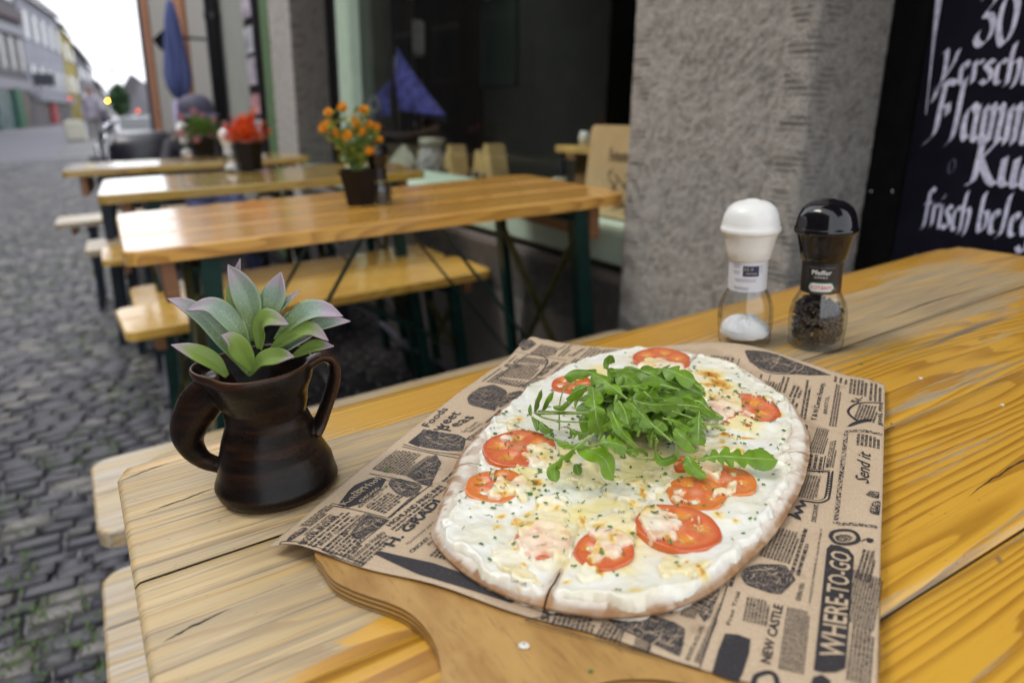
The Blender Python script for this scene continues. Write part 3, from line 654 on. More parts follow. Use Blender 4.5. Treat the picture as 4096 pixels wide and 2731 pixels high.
t, P, bx, ln = house('grey_house', 'pale grey house with dark steep roof at the street bend', 80, -.2, 92, 1.4, 6.0, 4.6, (.19, .185, .21), [(3.2, 4.4, 3, (.25, .25, .28)), (.9, 2.2, 3, (.25, .25, .28))], (.06, .058, .062))
t, P, bx, ln = house('far_house', 'small far house closing the left row behind the pedestrian', 92, 1.5, 104, 3.0, 3.4, 2.2, (.24, .225, .23), [(.6, 1.9, 3, (.2, .2, .22))], (.09, .08, .085))
t = fthing('pale_gable_house', 'pale hazy gabled house right of the green street tree', 'house', group='houses across the street')
mb = MB(); pr = [(2.65, -1.5), (5.2, -1.5), (5.2, 2.6), (3.9, 3.2), (2.65, 1.2)]; mb.poly([(x, 72, z) for x, z in pr], (0, 9, 0)); fobj(mb, 'wall', simple('pale_gable', (.22, .21, .23), .85, .15, .7), t)
mb = MB(); mb.bar((2.55, 71.6, 1.15), (3.95, 71.6, 3.3), .8, .15, (0, 1, 0)); fobj(mb, 'roof', simple('gable_roof', (.12, .11, .12), .8), t)
# houses on the near left side of the street, beside and behind the camera: unseen, added to shade the lane and darken reflections in the shop glass
for i, (b0, b1, h, col, lb) in enumerate(((-9, -1.5, 9.5, (0.043, 0.035, 0.030), 'added unseen brown plastered house opposite the restaurant'), (15.2, 24, 11.0, (0.043, 0.040, 0.040), 'added unseen dark grey house further along the opposite side'), (24.2, 34, 10.0, (0.050, 0.043, 0.035), 'added unseen tan plastered house further along the opposite side'), (34.2, 46, 10.5, (0.050, 0.050, 0.048), 'added unseen grey rendered house before the office house'), (-1.4, 6.5, 10.5, (0.055, 0.052, 0.050), 'grey plastered house opposite the shop window'), (6.6, 15, 9.0, (0.050, 0.043, 0.035), 'ochre plastered house opposite the grey front'))):
    t, P, bx, ln = house('added_unseen_house', lb, b0, -8.6 + max(0, b0 - 20) * .11, b1, -8.6 + max(0, b1 - 20) * .11, h, h, col, [(z, z + 1.6, 3, (.035, .038, .04)) for z in (1.2, 4.2, 6.9)], (.09, .07, .06))

# ---- street tree, lamps, sign, car
tr_ = fthing('street_tree', 'single green tree standing at the far end of the street', 'tree', (1.95, 60, -.5))
mb = MB(); mb.tube([(0, 0, -.6), (.03, 0, .6), (.0, .05, 1.4)], [.13, .1, .05], 8); mb.tube([(0, 0, .7), (.35, .1, 1.5)], [.06, .02], 6); mb.tube([(0, 0, .8), (-.3, .1, 1.4)], [.06, .02], 6); fobj(mb, 'trunk', simple('bark', (.06, .045, .035), .9), tr_)
mb = MB()
for k in range(2400):
    while True:
        p = np.array([RND.uniform(-1, 1), RND.uniform(-1, 1), RND.uniform(-1, 1)])
        if np.linalg.norm(p) < 1: break
    q = np.array([p[0] * .72, p[1] * .72, 1.65 + p[2] * 1.15]) * (1 + .0)
    if fbm(np.array([q[0] * 2.2 + 30]), np.array([q[2] * 2.2 + q[1] * 1.3 + 30]), 4, 2)[0] < .38: continue
    d1 = np.array([RND.gauss(0, 1) for _ in range(3)]); d1 /= np.linalg.norm(d1); d2 = np.cross(d1, [.3, .5, .8]); d2 /= np.linalg.norm(d2); l = RND.uniform(.07, .14)
    mb.add([q - d1 * l, q + d2 * l * .5, q + d1 * l, q - d2 * l * .5], [(0, 1, 2, 3)])
fobj(mb, 'crown', simple('tree_leaves', (.035, .11, .03), .7, .5, 3), tr_)
def lamp_mat(nm, c, st):
    M = Mat(nm); M.p(Base_Color=(.1, .1, .1), Emission_Color=c, Emission_Strength=st); return M.m
for nm, lb, pos, r, c, st in (('traffic_light', 'lit amber signal at the end of the street beside the walking person', (.6335, 45, .8554), .045, (1, .42, .03), 22),
                              ('shop_light', 'small red lit sign on the left row of houses', (-1.107, 55, 1.0857), .06, (.8, .08, .12), 2.2),
                              ('tail_light', 'red rear light of a far vehicle right of the tree', (1.70, 40, .3465), .045, (.9, .12, .03), 3.5),
                              ('glowing_glint', 'tiny white glint, made to glow, below the amber signal at the street end', (.524, 40, -.0349), .04, (.8, .85, .8), 5)):  # glint made as a glowing ball, its brightness set in the material
    t = fthing(nm, lb, 'light', pos)
    mb = MB(); mb.ball((0, 0, 0), r, 14, 8); fobj(mb, 'lens', lamp_mat(nm, c, st), t, True)
    mb = MB(); mb.box((0, .1, 0), (r * 3, .12, r * 4)); mb.bar((0, .1, -r), (0, .1, -1.2), .05, .05, (0, 1, 0)); fobj(mb, 'housing', simple('dark_housing', (.04, .05, .05), .5), t)
t = fthing('hanging_lamp', 'small dark street lamp hanging on a wire against the white sky', 'street lamp', (.3406, 30, 1.6651))
mb = MB(); mb.lathe([(0, .12), (.04, .10), (.09, -.02), (.08, -.06), (0, -.08)], 14); fobj(mb, 'lamp_shade', simple('dark_lamp', (.05, .03, .05), .4), t, True)
mb = MB(); mb.tube([(-9, 0, .75), (0, 0, .14), (4, 0, .5)], .004, 5); fobj(mb, 'wire', MAT_BLACKWOOD, t)
def car(name, label, pos, col, rz):
    t = fthing(name, label, 'car', pos, 'parked pale cars')
    t.matrix_basis = t.matrix_basis @ Matrix.Rotation(rz, 4, 'Z')
    mb = MB(); pr = [(-2.0, .25), (2.0, .25), (2.05, .75), (1.35, .9), (.7, 1.38), (-1.2, 1.42), (-1.9, .95), (-2.05, .7)]
    mb.poly([(-.82, x, z) for x, z in pr][::-1], (1.64, 0, 0)); fobj(mb, 'body', simple('car_paint', col, .25, .03, 2), t)
    mb = MB(); pr = [(-1.15, .95), (1.15, .95), (.66, 1.33), (-1.12, 1.36)]; mb.poly([(-.835, x, z) for x, z in pr][::-1], (1.67, 0, 0)); fobj(mb, 'window', simple('car_glass', (.03, .035, .04), .1), t)
    mb = MB(); mb.add([(-.7, -1.93, .98), (.7, -1.93, .98), (.62, -1.24, 1.40), (-.62, -1.24, 1.40)], [(0, 1, 2, 3)]); fobj(mb, 'rear_window', simple('car_glass', (.05, .055, .06), .1), t)
    for x in (-.75, .75):
        for y_ in (-1.25, 1.3):
            mb = MB(); mb.tube([(x - .1, y_, .3), (x + .1, y_, .3)], .31, 16); fobj(mb, 'wheel', simple('tyre', (.02, .02, .02), .8), t)
    for x in (-.65, .65):
        mb = MB(); mb.box((x, -2.03, .78), (.22, .05, .14)); fobj(mb, 'tail_light', simple('red_lens', (.3, .02, .02), .3), t)
car('parked_car', 'white car parked at the street end left of the black scooter', (.9, 33, -1.35), (.6, .6, .62), .1)
car('parked_car', 'pale silver car standing beyond the white one near the green tree', (2.3, 44, -1.3), (.5, .5, .52), .1)
# ================================================================== TABLES, BENCHES
def wood(name, varnish=((.60, .315, .035), (.36, .155, .014)), pale=((.58, .43, .225), (.33, .25, .145)), gloss=.2, weather_bias=0.0, coat=.5, use_attr=False, ring_scale=1.0, ring_k=52):
    M = Mat(name); o = M.obj(); rnd = M.rand()
    off = M.n('ShaderNodeCombineXYZ', {'X': M.mth('MULTIPLY', rnd, 7.3), 'Y': M.mth('MULTIPLY', rnd, 3.1), 'Z': M.mth('MULTIPLY', rnd, 5.7)}).outputs[0]
    pos = M.n('ShaderNodeVectorMath', {0: o, 1: off}, operation='ADD').outputs[0]
    lo = M.noise(M.map(pos, (.75 * ring_scale, 7.5 * ring_scale, 6)), 1, 2, .45, .15)
    rings = M.mth('FRACT', M.mth('MULTIPLY', M.mth('ADD', M.mth('ADD', M.mth('MULTIPLY', lo, .62), M.mth('MULTIPLY', M.n('ShaderNodeSeparateXYZ', {0: pos}).outputs[1], 2.4)), M.mth('MULTIPLY', M.noise(M.map(pos, (4, 60, 30)), 1, 2, .5), .035)), ring_k))
    rings2 = M.mth('MULTIPLY', M.rng(rings, .30, .90), M.rng(rings, .995, .94))
    fib = M.noise(M.map(pos, (5, 260, 120)), 1, 4, .7)
    fib2 = M.noise(M.map(pos, (14, 620, 300)), 1, 2, .6)
    blot = M.noise(M.map(pos, (3.5, 9, 5)), 1, 4, .6)
    streak = M.noise(M.map(pos, (3.0, 55, 20)), 1, 5, .7)
    if use_attr:
        w = M.mth('ADD', M.attr('weather'), M.mth('MULTIPLY', M.mth('SUBTRACT', streak, .5), 1.9)); w = M.mth('ADD', w, M.mth('MULTIPLY', M.mth('SUBTRACT', rings, .5), .28)); cr = M.attr('cream')
    else:
        w = M.mth('ADD', M.mth('MULTIPLY', M.mth('SUBTRACT', streak, .5), 1.3), weather_bias); cr = .5
    wm = M.rng(M.mth('ADD', w, M.mth('MULTIPLY', M.mth('SUBTRACT', M.noise(M.map(pos, (16, 230, 60)), 1, 4, .7), .5), .7)), .37, .62)
    var = M.mix(rings2, varnish[0], varnish[1]); var = M.mix(M.rng(blot, .35, .7, 0, .35), var, tuple(np.array(varnish[0]) * np.array([1.12, 1.28, 1.3]))); var = M.mix(M.rng(fib, .52, .8, 0, .5), var, tuple(np.array(varnish[1]) * .7))
    st2 = M.noise(M.map(pos, (2.2, 90, 20)), 1, 4, .65); st3 = M.noise(M.map(pos, (5.0, 300, 40)), 1, 4, .7)
    pl1 = M.mix(cr, pale[1], pale[0]); pl = M.mix(M.rng(st2, .42, .62, 0, .65), pl1, (.33, .255, .165)); pl = M.mix(M.rng(st3, .50, .64, 0, .75), pl, (.58, .36, .11)); pl = M.mix(M.rng(st3, .42, .32, 0, .6), pl, tuple(np.minimum(np.array(pale[0]) * 1.22, .85)))
    pl = M.mix(M.rng(fib, .52, .66, 0, .8), pl, (.17, .13, .09)); pl = M.mix(M.rng(rings2, .55, 1, 0, .4), pl, (.30, .20, .11))
    col = M.mix(wm, var, pl)
    if use_attr:
        dk = M.attr('dark'); col = M.mix(M.rng(M.mth('ADD', dk, M.mth('MULTIPLY', M.mth('SUBTRACT', streak, .5), 1.6)), .45, .75, 0, .75), col, (.10, .088, .075))
        sp = M.noise(M.map(pos, (160, 420, 200)), 1, 2, .6); col = M.mix(M.rng(sp, .70, .78, 0, .6), col, (.08, .06, .045))
        col = M.mix(M.attr('seam_dark'), col, (.012, .009, .007)); scr = M.noise(M.map(pos, (30, 90, 20)), 1, 5, .75); col = M.mix(M.rng(scr, .66, .74, 0, .55), col, (.62, .56, .45))
    h = M.mth('ADD', M.mth('MULTIPLY', rings2, -.4), M.mth('MULTIPLY', fib, -.9)); h = M.mth('ADD', h, M.mth('MULTIPLY', wm, -.25))
    nr = M.bump(h, .30 if use_attr else .12, .0012)
    M.p(Base_Color=col, Roughness=M.mix(wm, (gloss + .10,) * 3, (.52,) * 3) if use_attr else gloss + .12, Normal=nr, Coat_Weight=M.mth('MULTIPLY', M.mth('SUBTRACT', 1.0, wm), coat) if use_attr else coat, Coat_Roughness=gloss, Specular_IOR_Level=.5)
    return M.m
MAT_TOP = wood('weathered_table_wood', gloss=.22, coat=.35, use_attr=True)
MAT_WOODO = wood('orange_varnished_wood', ((.68, .35, .07), (.42, .18, .025)), gloss=.13, weather_bias=.28, coat=.8)
MAT_WOODY = wood('yellow_varnished_wood', ((.74, .43, .085), (.55, .28, .04)), gloss=.14, weather_bias=.22, coat=.8)
MAT_WOODP = wood('ochre_varnished_wood', ((.44, .28, .05), (.32, .18, .025)), gloss=.10, weather_bias=.2, coat=1.0)
MAT_WOODB = wood('pale_bench_wood', ((.52, .36, .15), (.36, .21, .06)), ((.62, .53, .40), (.42, .33, .22)), gloss=.25, weather_bias=.55, coat=.3)
MAT_BATTEN = wood('brown_batten_wood', ((.27, .12, .05), (.16, .065, .022)), gloss=.35, weather_bias=.2, coat=.1)
MAT_GREENST = simple('dark_green_steel', (.006, .030, .024), .4, .25, 20, Specular_IOR_Level=.25)
MAT_BLUEST = simple('blue_black_steel', (.012, .018, .028), .45, .25, 20, Specular_IOR_Level=.25)
MAT_OLIVE = simple('olive_steel', (.07, .065, .02), .5, .3, 20)
MAT_ZINC = simple('scuffed_steel_bar', (.10, .10, .13), .4, .3, 20)

def set_pose(o, q):
    x, y, z, a, tx, ty = q; ca, sa = math.cos(a), math.sin(a)
    ex = np.array([ca, sa, -ty]); ex /= np.linalg.norm(ex); ey = np.array([-sa, ca, tx]); ey -= ex * (ex @ ey); ey /= np.linalg.norm(ey); ez = np.cross(ex, ey)
    o.matrix_basis = Matrix([[ex[i], ey[i], ez[i], (x, y, z)[i]] for i in range(3)] + [[0, 0, 0, 1]])
def plank_mesh(x0, x1, y0, y1, th, rc=0.0, corners=(0, 0, 0, 0), bev=.004):
    """a board with bevelled top edge; rounded outer corners (front-left, front-right, back-right, back-left)"""
    pts = []
    for (cx, cy, sx, sy, on, a0) in ((x0, y0, 1, 1, corners[0], 180), (x1, y0, -1, 1, corners[1], 270), (x1, y1, -1, -1, corners[2], 0), (x0, y1, 1, -1, corners[3], 90)):
        if on:
            for k in range(6):
                an = math.radians(a0 + 90 * k / 5); pts.append((cx + sx * rc + rc * math.cos(an), cy + sy * rc + rc * math.sin(an)))
        else: pts.append((cx, cy))
    cx, cy = (x0 + x1) / 2, (y0 + y1) / 2; n = len(pts); mb = MB()
    ins = lambda p, d: (p[0] + (d if p[0] < cx else -d), p[1] + (d if p[1] < cy else -d))
    rings = [[(*p, -th) for p in pts], [(*p, -bev) for p in pts], [(*ins(p, bev * .35), -bev * .35) for p in pts], [(*ins(p, bev), 0) for p in pts]]
    V = [p for r in rings for p in r]; F = [(i * n + j, i * n + (j + 1) % n, (i + 1) * n + (j + 1) % n, (i + 1) * n + j) for i in range(3) for j in range(n)]
    F.append(tuple(range(n))[::-1]); F.append(tuple(3 * n + j for j in range(n))); mb.add(V, F); return mb
def boards(root, Ln, bounds, th, mat, rc, gap=.0018):
    for i in range(len(bounds) - 1):
        c = (i == 0, i == 0, i == len(bounds) - 2, i == len(bounds) - 2)
        plank_mesh(0, Ln, bounds[i] + (gap if i else 0), bounds[i + 1] - (gap if i < len(bounds) - 2 else 0), th, rc, c).build('plank', mat, root)
def trestle(root, x, y0, y1, ztop, zbot, steel, inward, brace, lean=.05, w=.036):
    for y in (y0, y1):
        mb = MB(); s = -1 if y == y0 else 1
        mb.bar((x, y, ztop), (x - inward * lean, y + s * .0, zbot), w, .005, (1, 0, 0)); mb.bar((x + .016, y + s * .016, ztop), (x - inward * lean + .016, y + s * .016, zbot), .005, w, (1, 0, 0)); mb.build('leg', steel, root)
    mb = MB(); mb.bar((x - inward * lean * .85, y0, zbot + .12), (x - inward * lean * .85, y1, zbot + .12), .022, .006); mb.build('crossbar', MAT_ZINC, root); mb = MB(); mb.bar((x, y0, ztop - .03), (x, y1, ztop - .03), .03, .006); mb.build('crossbar', steel, root)
    mb = MB(); mb.bar((x - inward * lean * .2, y0, ztop - .08), (x - inward * lean * .75, y1, zbot + .18), .020, .005); mb.bar((x - inward * lean * .75 + .006, y0, zbot + .18), (x - inward * lean * .2 + .006, y1, ztop - .10), .020, .005); mb.build('cross_brace', MAT_OLIVE, root)
    if brace:
        for y in (y0 + .04, y1 - .04): mb = MB(); mb.bar((x - inward * lean * .6, y, zbot + .22), (x + inward * .34, y, ztop - .005), .014, .005); mb.build('folding_strut', steel, root)
def beer_table(label, q, Ln, W, bounds, mat, steel, group, hz=.77, rc=.03, th=.027):
    t = thing('beer_table', label, 'table', group=group); set_pose(t, q)
    if mat is not None: boards(t, Ln, bounds, th, mat, rc)
    for x, s in ((.07, 1), (Ln - .07, -1)):
        mb = MB(); mb.box((x, W / 2, -th - .042), (.026, W - .07, .082), bev=.002); mb.build('batten', MAT_BATTEN, t)
        trestle(t, x + s * .06, .05, W - .05, -th, -hz, steel, s, True)
    return t
def bench(label, q, Ln, mat, steel, group, hz=.47):
    t = thing('bench', label, 'bench', group=group); set_pose(t, q); W = .25
    boards(t, Ln, [0, .125, W], .026, mat, .028)
    for x, s in ((.08, 1), (Ln - .08, -1)):
        mb = MB(); mb.box((x, W / 2, -.026 - .022), (.026, W - .05, .042), bev=.002); mb.build('batten', MAT_BATTEN, t)
        trestle(t, x + s * .07, .035, W - .035, -.026, -hz, steel, s, True, lean=.04, w=.030)
    return t
MAT_CRACK = simple('dirt_in_crack', (.03, .022, .016), .9)
GT = 'beer tables set along the lane'; GB = 'narrow benches at the beer tables'
# near table: planks carry weather masks painted at their real places
Q_NEAR = (-.0195, .077, .7671, .015, -.0032, -.0053)
def near_z(x, y): return .7671 + .0053 * (x + .0195) - .0032 * (y - .077)
near_t = beer_table('nearest beer table, worn and weathered, carrying the pizza and the brown jug', Q_NEAR, 1.1, .5, None, None, MAT_GREENST, GT)
def blob(X, Y, x, y, rx, ry, rot=0.0):
    ca, sa = math.cos(rot), math.sin(rot); dx, dy = X - x, Y - y; u = (dx * ca + dy * sa) / rx; v = (-dx * sa + dy * ca) / ry
    return np.exp(-(u * u + v * v))
def weather_masks(X, Y):
    w = np.full(X.shape, .12); c = np.full(X.shape, .35); d = np.zeros(X.shape)
    w += .74 * sstep(.17, .05, X) + .35 * sstep(.34, .12, X) * sstep(.48, .44, Y)
    w += .75 * blob(X, Y, .16, .37, .12, .08) - .75 * blob(X, Y, .20, .475, .16, .022) - .55 * blob(X, Y, .30, .485, .2, .03) - .35 * blob(X, Y, .12, .30, .05, .02)
    w -= 1.25 * blob(X, Y, .10, .195, .075, .026, .12); w -= .9 * blob(X, Y, .05, .155, .05, .016); w -= .55 * blob(X, Y, .13, .275, .05, .02)
    w += .75 * blob(X, Y, .70, .37, .26, .075, .02) + .4 * blob(X, Y, .92, .40, .16, .10) + .35 * blob(X, Y, .50, .40, .08, .06); w -= .6 * blob(X, Y, .62, .485, .25, .022)
    w += .30 * blob(X, Y, .58, .21, .10, .016, .05) + .22 * blob(X, Y, .70, .24, .10, .016, .05) + .2 * blob(X, Y, .47, .16, .06, .010, .1)
    w += .40 * blob(X, Y, .40, .086, .30, .004); w -= .35 * blob(X, Y, .05, .40, .10, .02)
    c += .75 * sstep(.16, .02, X) - .25 * blob(X, Y, .75, .36, .3, .1) + .2 * blob(X, Y, .15, .37, .1, .05)
    c -= .45 * blob(X, Y, .05, .27, .08, .035) 
    d += .62 * blob(X, Y, .74, .285, .18, .012, -.02) + .5 * blob(X, Y, .86, .40, .12, .008) + .5 * blob(X, Y, .95, .45, .03, .006) + .35 * blob(X, Y, .66, .33, .12, .010) + .25 * blob(X, Y, .055, .275, .07, .012)
    d += .9 * blob(X, Y, .735, .262, .010, .005) + .9 * blob(X, Y, .402, .0785, .008, .0028, .4) + .9 * blob(X, Y, .83, .44, .016, .005)
    return w, np.clip(c, 0, 1.2), d
NB = [0, .085, .205, .332, .5]
for i in range(4):
    gp = (0, .0010, .0003, .0013, 0); y0, y1 = NB[i] + gp[i], NB[i + 1] - gp[i + 1]; nx, ny = 118, 14; rc = .028
    xs = np.r_[0, .0008, .0018, .0032, .005, .008, .012, np.linspace(.02, 1.08, nx - 14), 1.088, 1.092, 1.095, 1.0968, 1.0982, 1.0992, 1.1]; ys = np.linspace(0, 1, ny); X, S = np.meshgrid(xs, ys); Y = y0 + S * (y1 - y0)
    # rounded outer corners: pull the row ends in
    def inset(Y):
        e = np.zeros_like(Y)
        if i == 3: k = np.clip((Y - (.5 - rc)) / rc, 0, 1); e = rc * (1 - np.sqrt(1 - k * k))
        if i == 0: k = np.clip((rc - Y) / rc, 0, 1); e = np.maximum(e, rc * (1 - np.sqrt(1 - k * k)))
        return e
    e = inset(Y); Xc = np.clip(X, e, 1.1 - e)
    Z = -.0006 * (1 - np.minimum(1, np.minimum(Y - y0, y1 - Y) / .003)) * 2.2 + (fbm(X * 9, Y * 40, 40 + i, 3) - .5) * .0010
    Z -= .0030 * np.clip(1 - np.minimum(Xc - e, 1.1 - e - Xc) / .004, 0, 1) ** 2
    top = np.stack([Xc, Y, Z], -1).reshape(-1, 3)
    bidx = np.concatenate([np.arange(nx), np.arange(1, ny) * nx + nx - 1, (ny - 1) * nx + np.arange(nx - 2, -1, -1), np.arange(ny - 2, 0, -1) * nx])
    nb = len(bidx); rim0 = top[bidx].copy(); rim0[:, 2] -= .0007; rim1 = top[bidx].copy(); rim1[:, 2] = -.026
    V = np.vstack([top, rim0, rim1]); n0 = nx * ny; jj = np.arange(nb); j2 = (jj + 1) % nb
    F = np.vstack([grid_faces(ny, nx), np.stack([bidx[j2], bidx[jj], n0 + jj, n0 + j2], -1), np.stack([n0 + j2, n0 + jj, n0 + nb + jj, n0 + nb + j2], -1)])
    w_, c_, d_ = weather_masks(V[:, 0], V[:, 1])
    inner = (np.abs(V[:, 1] - y0) < 1e-5) * (i > 0) + (np.abs(V[:, 1] - y1) < 1e-5) * (i < 3); inner[:n0] = 0; seam_dark = inner * np.where(V[:, 1] > .3, np.where(V[:, 0] < .3, 1.0, .55), np.where(V[:, 1] < .15, .45, .0))  # seam sides coloured near black for dirt and the shade of the deep gap
    me = np_mesh('plank', V, F, False, {'weather': w_, 'cream': c_, 'dark': d_, 'seam_dark': seam_dark}); put('plank', me, MAT_TOP, near_t)
for pts, w in (((( .0135, .4086), (.031, .4115), (.047, .414), (.063, .4155)), .0005), (((.002, .468), (.016, .4725), (.035, .476)), .0005), (((.009, .270), (.022, .2735), (.042, .277)), .0006), (((.45, .120), (.50, .1235), (.56, .124), (.61, .129)), .0006), (((.72, .355), (.80, .36), (.90, .358)), .0008)):
    P = spline([(*p, 0) for p in pts], 24); P[:, 1] += (fbm(P[:, 0] * 300, P[:, 0] * 0 + w * 1e4, 5, 2) - .5) * .0016; t_w = w * np.sin(np.linspace(.15, 3.0, 24)) * (.6 + .8 * vn(P[:, 0] * 400, P[:, 0] * 0, 8)); mb = MB()
    mb.add([(p[0], p[1] - t, .00035) for p, t in zip(P, t_w)] + [(p[0], p[1] + t, .00035) for p, t in zip(P, t_w)], [(i, i + 1, 25 + i, 24 + i) for i in range(23)]); mb.build('crack', MAT_CRACK, near_t)
T2 = beer_table('orange varnished beer table with the orange flowers and a pepper mill on it', (.0239, 1.4368, .7756, -.0242, .0148, .0112), 1.1, .5, [0, .166, .333, .5], MAT_WOODO, MAT_GREENST, GT)
T3 = beer_table('glossy ochre beer table with the red flowers and a white salt mill on it', (.0077, 2.4217, .7799, -.066, .0053, .018), 1.0, .5, [0, .166, .333, .5], MAT_WOODP, MAT_GREENST, GT)
T4 = beer_table('farthest ochre beer table where the person in the cap sits', (-.0923, 3.5353, .7805, -.0736, -.0114, .0218), 1.0, .5, [0, .166, .333, .5], MAT_WOODP, MAT_BLUEST, GT)
bench('pale worn bench end poking out left of the nearest table, closest to the camera', (-.0895, .7050, .4611, 0, -.0201, 0), 1.1, MAT_WOODB, MAT_GREENST, GB, .461)
bench('pale worn bench end poking out between the nearest table and the orange table', (-.0887, 1.0223, .4725, .0149, .0077, 0), 1.1, MAT_WOODB, MAT_GREENST, GB, .4725)
bench('yellow varnished bench seen under the orange table behind the succulent', (0, 2.0, .48, .05, .03, .02), 1.085, MAT_WOODY, MAT_GREENST, GB, .48)
bench('bench half hidden behind the yellow bench, before the ochre table with red flowers', (.0371, 2.3232, .4705, -.0143, .0031, 0), 1.0, MAT_WOODY, MAT_GREENST, GB)
bench('bench behind the ochre table with red flowers, nearer of the two shiny ends at left', (-.0213, 3.10, .4762, -.03, .03, 0), 1.0, MAT_WOODY, MAT_BLUEST, GB)
bench('bench before the farthest table, its blue-black legs standing free on the cobbles', (-.0746, 3.38, .4727, -.05, .0209, 0), 1.0, MAT_WOODB, MAT_BLUEST, GB)
bench('farthest bench, leftmost end of all over the cobbles behind the farthest table', (-.2002, 4.3272, .4717, -.06, .017, 0), 1.1, MAT_WOODB, MAT_BLUEST, GB)
# ------------------------------------------------------------------ pots of artificial flowers
def pot_thing(name, label, pos, rz, hgt=.085, r0=.034, r1=.047):
    t = thing(name, label, 'flower pot', pos, rz, 'flower pots on the beer tables')
    mb = MB(); n = 6; prof = [(r0, 0), (r1, hgt), (r1 * .9, hgt), (r0 * .95, hgt - .015)]
    mb.lathe(prof, n, cap0=True); mb.build('pot', simple('dark_brown_pot', (.011, .008, .007), .4, .15, 20, Specular_IOR_Level=.25), t)
    mb = MB(); mb.lathe([(r0 * .95, hgt - .016), (.0, hgt - .012)], n); mb.build('soil', simple('dark_soil', (.02, .015, .01), .9), t)
    return t
MAT_STEMG = simple('plastic_stem', (.16, .26, .05), .5, .3, 30); MAT_LEAFG = simple('plastic_leaf', (.12, .22, .04), .5, .4, 40); MAT_YLEAF = simple('yellow_green_leaf', (.36, .38, .07), .55, .3, 40)
def leaf_quads(mb, c, d, l, w):
    d = np.array(d, float); d /= np.linalg.norm(d); s = np.cross(d, [.2, .3, .9]); s /= np.linalg.norm(s) + 1e-9; n = np.cross(s, d)
    c = np.array(c, float); mb.add([c, c + d * l * .5 + s * w + n * w * .3, c + d * l, c + d * l * .5 - s * w + n * w * .3], [(0, 1, 2, 3)])
p2 = pot_thing('flower_pot', 'black pot of orange button flowers on the orange table', (.545, 1.685, .770), .25)
heads = [(-.042, 0, .105), (-.052, .02, .125), (-.012, .01, .158), (.03, 0, .150), (.045, .01, .150), (-.062, -.01, .150), (.0, -.02, .120), (.034, -.02, .118), (.066, .0, .108), (-.035, -.03, .100), (.012, -.045, .062), (.050, -.03, .082), (.006, -.03, .104), (-.025, .02, .085), (.02, .02, .13), (-.07, .005, .118)]
mbs = MB(); mbl = MB(); mby = MB()
MAT_ORANGE = simple('orange_petal', (.85, .34, .015), .6, .25, 120); MAT_REDF = simple('red_petal', (.70, .075, .02), .6, .3, 60); MAT_OR2 = simple('orange_red_petal', (.75, .20, .03), .6, .3, 60); MAT_PINK = simple('pink_petal', (.55, .30, .34), .6, .2, 60)
def spike_head(r, n, seed):
    rs = random.Random(seed); mb = MB(); mb.ball((0, 0, 0), r * .72, 10, 6)
    for k in range(n):
        ph = math.acos(1 - 2 * (k + .5) / n); th = k * 2.39996; d = np.array([math.sin(ph) * math.cos(th), math.sin(ph) * math.sin(th), math.cos(ph)]) * rs.uniform(.9, 1.1)
        s = np.cross(d, [.3, .2, .9]); s /= np.linalg.norm(s); mb.add([d * r * .55 + s * r * .3, d * r * .55 - s * r * .3, d * r * 1.05 - s * r * .12, d * r * 1.05 + s * r * .12], [(0, 1, 2, 3)])
    return mb
hm = spike_head(.0125, 60, 3).mesh('blossom', True); hm.materials.append(MAT_ORANGE)
hm2 = hm.copy(); hm2.materials[0] = MAT_PINK
for i, (x, y, z) in enumerate(heads):
    o = put('blossom', hm, None, p2); o.location = (x, y, z + .065); sc = RND.uniform(.62, .95); o.scale = (sc,) * 3; o.rotation_euler = (RND.uniform(0, 3),) * 3
    mbs.tube(spline([(x * .1, y * .1, .07), (x * .45, y * .45, .07 + z * .5), (x, y, z + .06)], 6), .0014, 5)
    for k in range(26):
        f = RND.uniform(.15, .95); c = np.array([x * f + RND.uniform(-.012, .012), y * f + RND.uniform(-.012, .012), .075 + z * f * .95])
        leaf_quads(mbl if RND.random() < .55 else mby, c, (RND.gauss(0, 1), RND.gauss(0, 1), RND.uniform(.2, 1.2)), RND.uniform(.014, .030), .006)
mbs.build('stems', MAT_STEMG, p2); mbl.build('leaves', MAT_LEAFG, p2)['kind'] = 'stuff'; mby.build('pale_leaves', MAT_YLEAF, p2)['kind'] = 'stuff'
p3 = pot_thing('flower_pot', 'black pot of spiky red and orange flowers on the ochre table', (.512, 2.80, .777), .6, .095, .042, .056)
mbr = MB(); mbo = MB()
for k in range(420):
    an = RND.uniform(0, 6.283); el = RND.uniform(.15, 1.35); d = np.array([math.cos(an) * math.cos(el), math.sin(an) * math.cos(el), math.sin(el)]); rr = RND.uniform(.01, .07) * (1 + .3 * (d[0] > .3))
    c = np.array([0, 0, .095]) + d * rr * np.array([.85, .85, 1.05]); leaf_quads(mbr if RND.random() < (.7 if d[0] < .2 else .3) else mbo, c, d + np.array([RND.gauss(0, .3) for _ in range(3)]), RND.uniform(.028, .05), .005)
mbr.build('red_fronds', MAT_REDF, p3)['kind'] = 'stuff'; mbo.build('orange_fronds', MAT_OR2, p3)['kind'] = 'stuff'
p4 = pot_thing('flower_pot', 'black pot of pink flowers with green leaves on the farthest table', (.52, 3.86, .776), .2, .08, .045, .055)
for i, (x, y, z) in enumerate([(-.11, -.02, .03), (-.05, -.04, .0), (.02, -.04, .02), (.0, 0, .10), (.05, 0, .08), (.10, -.02, .055), (.135, -.02, .035), (-.03, 0, .12), (-.09, .0, .1)]):
    o = put('blossom', hm2, None, p4); o.location = (x, y, z + .08); o.scale = (1.7, 1.7, 1.4)
mbl = MB()
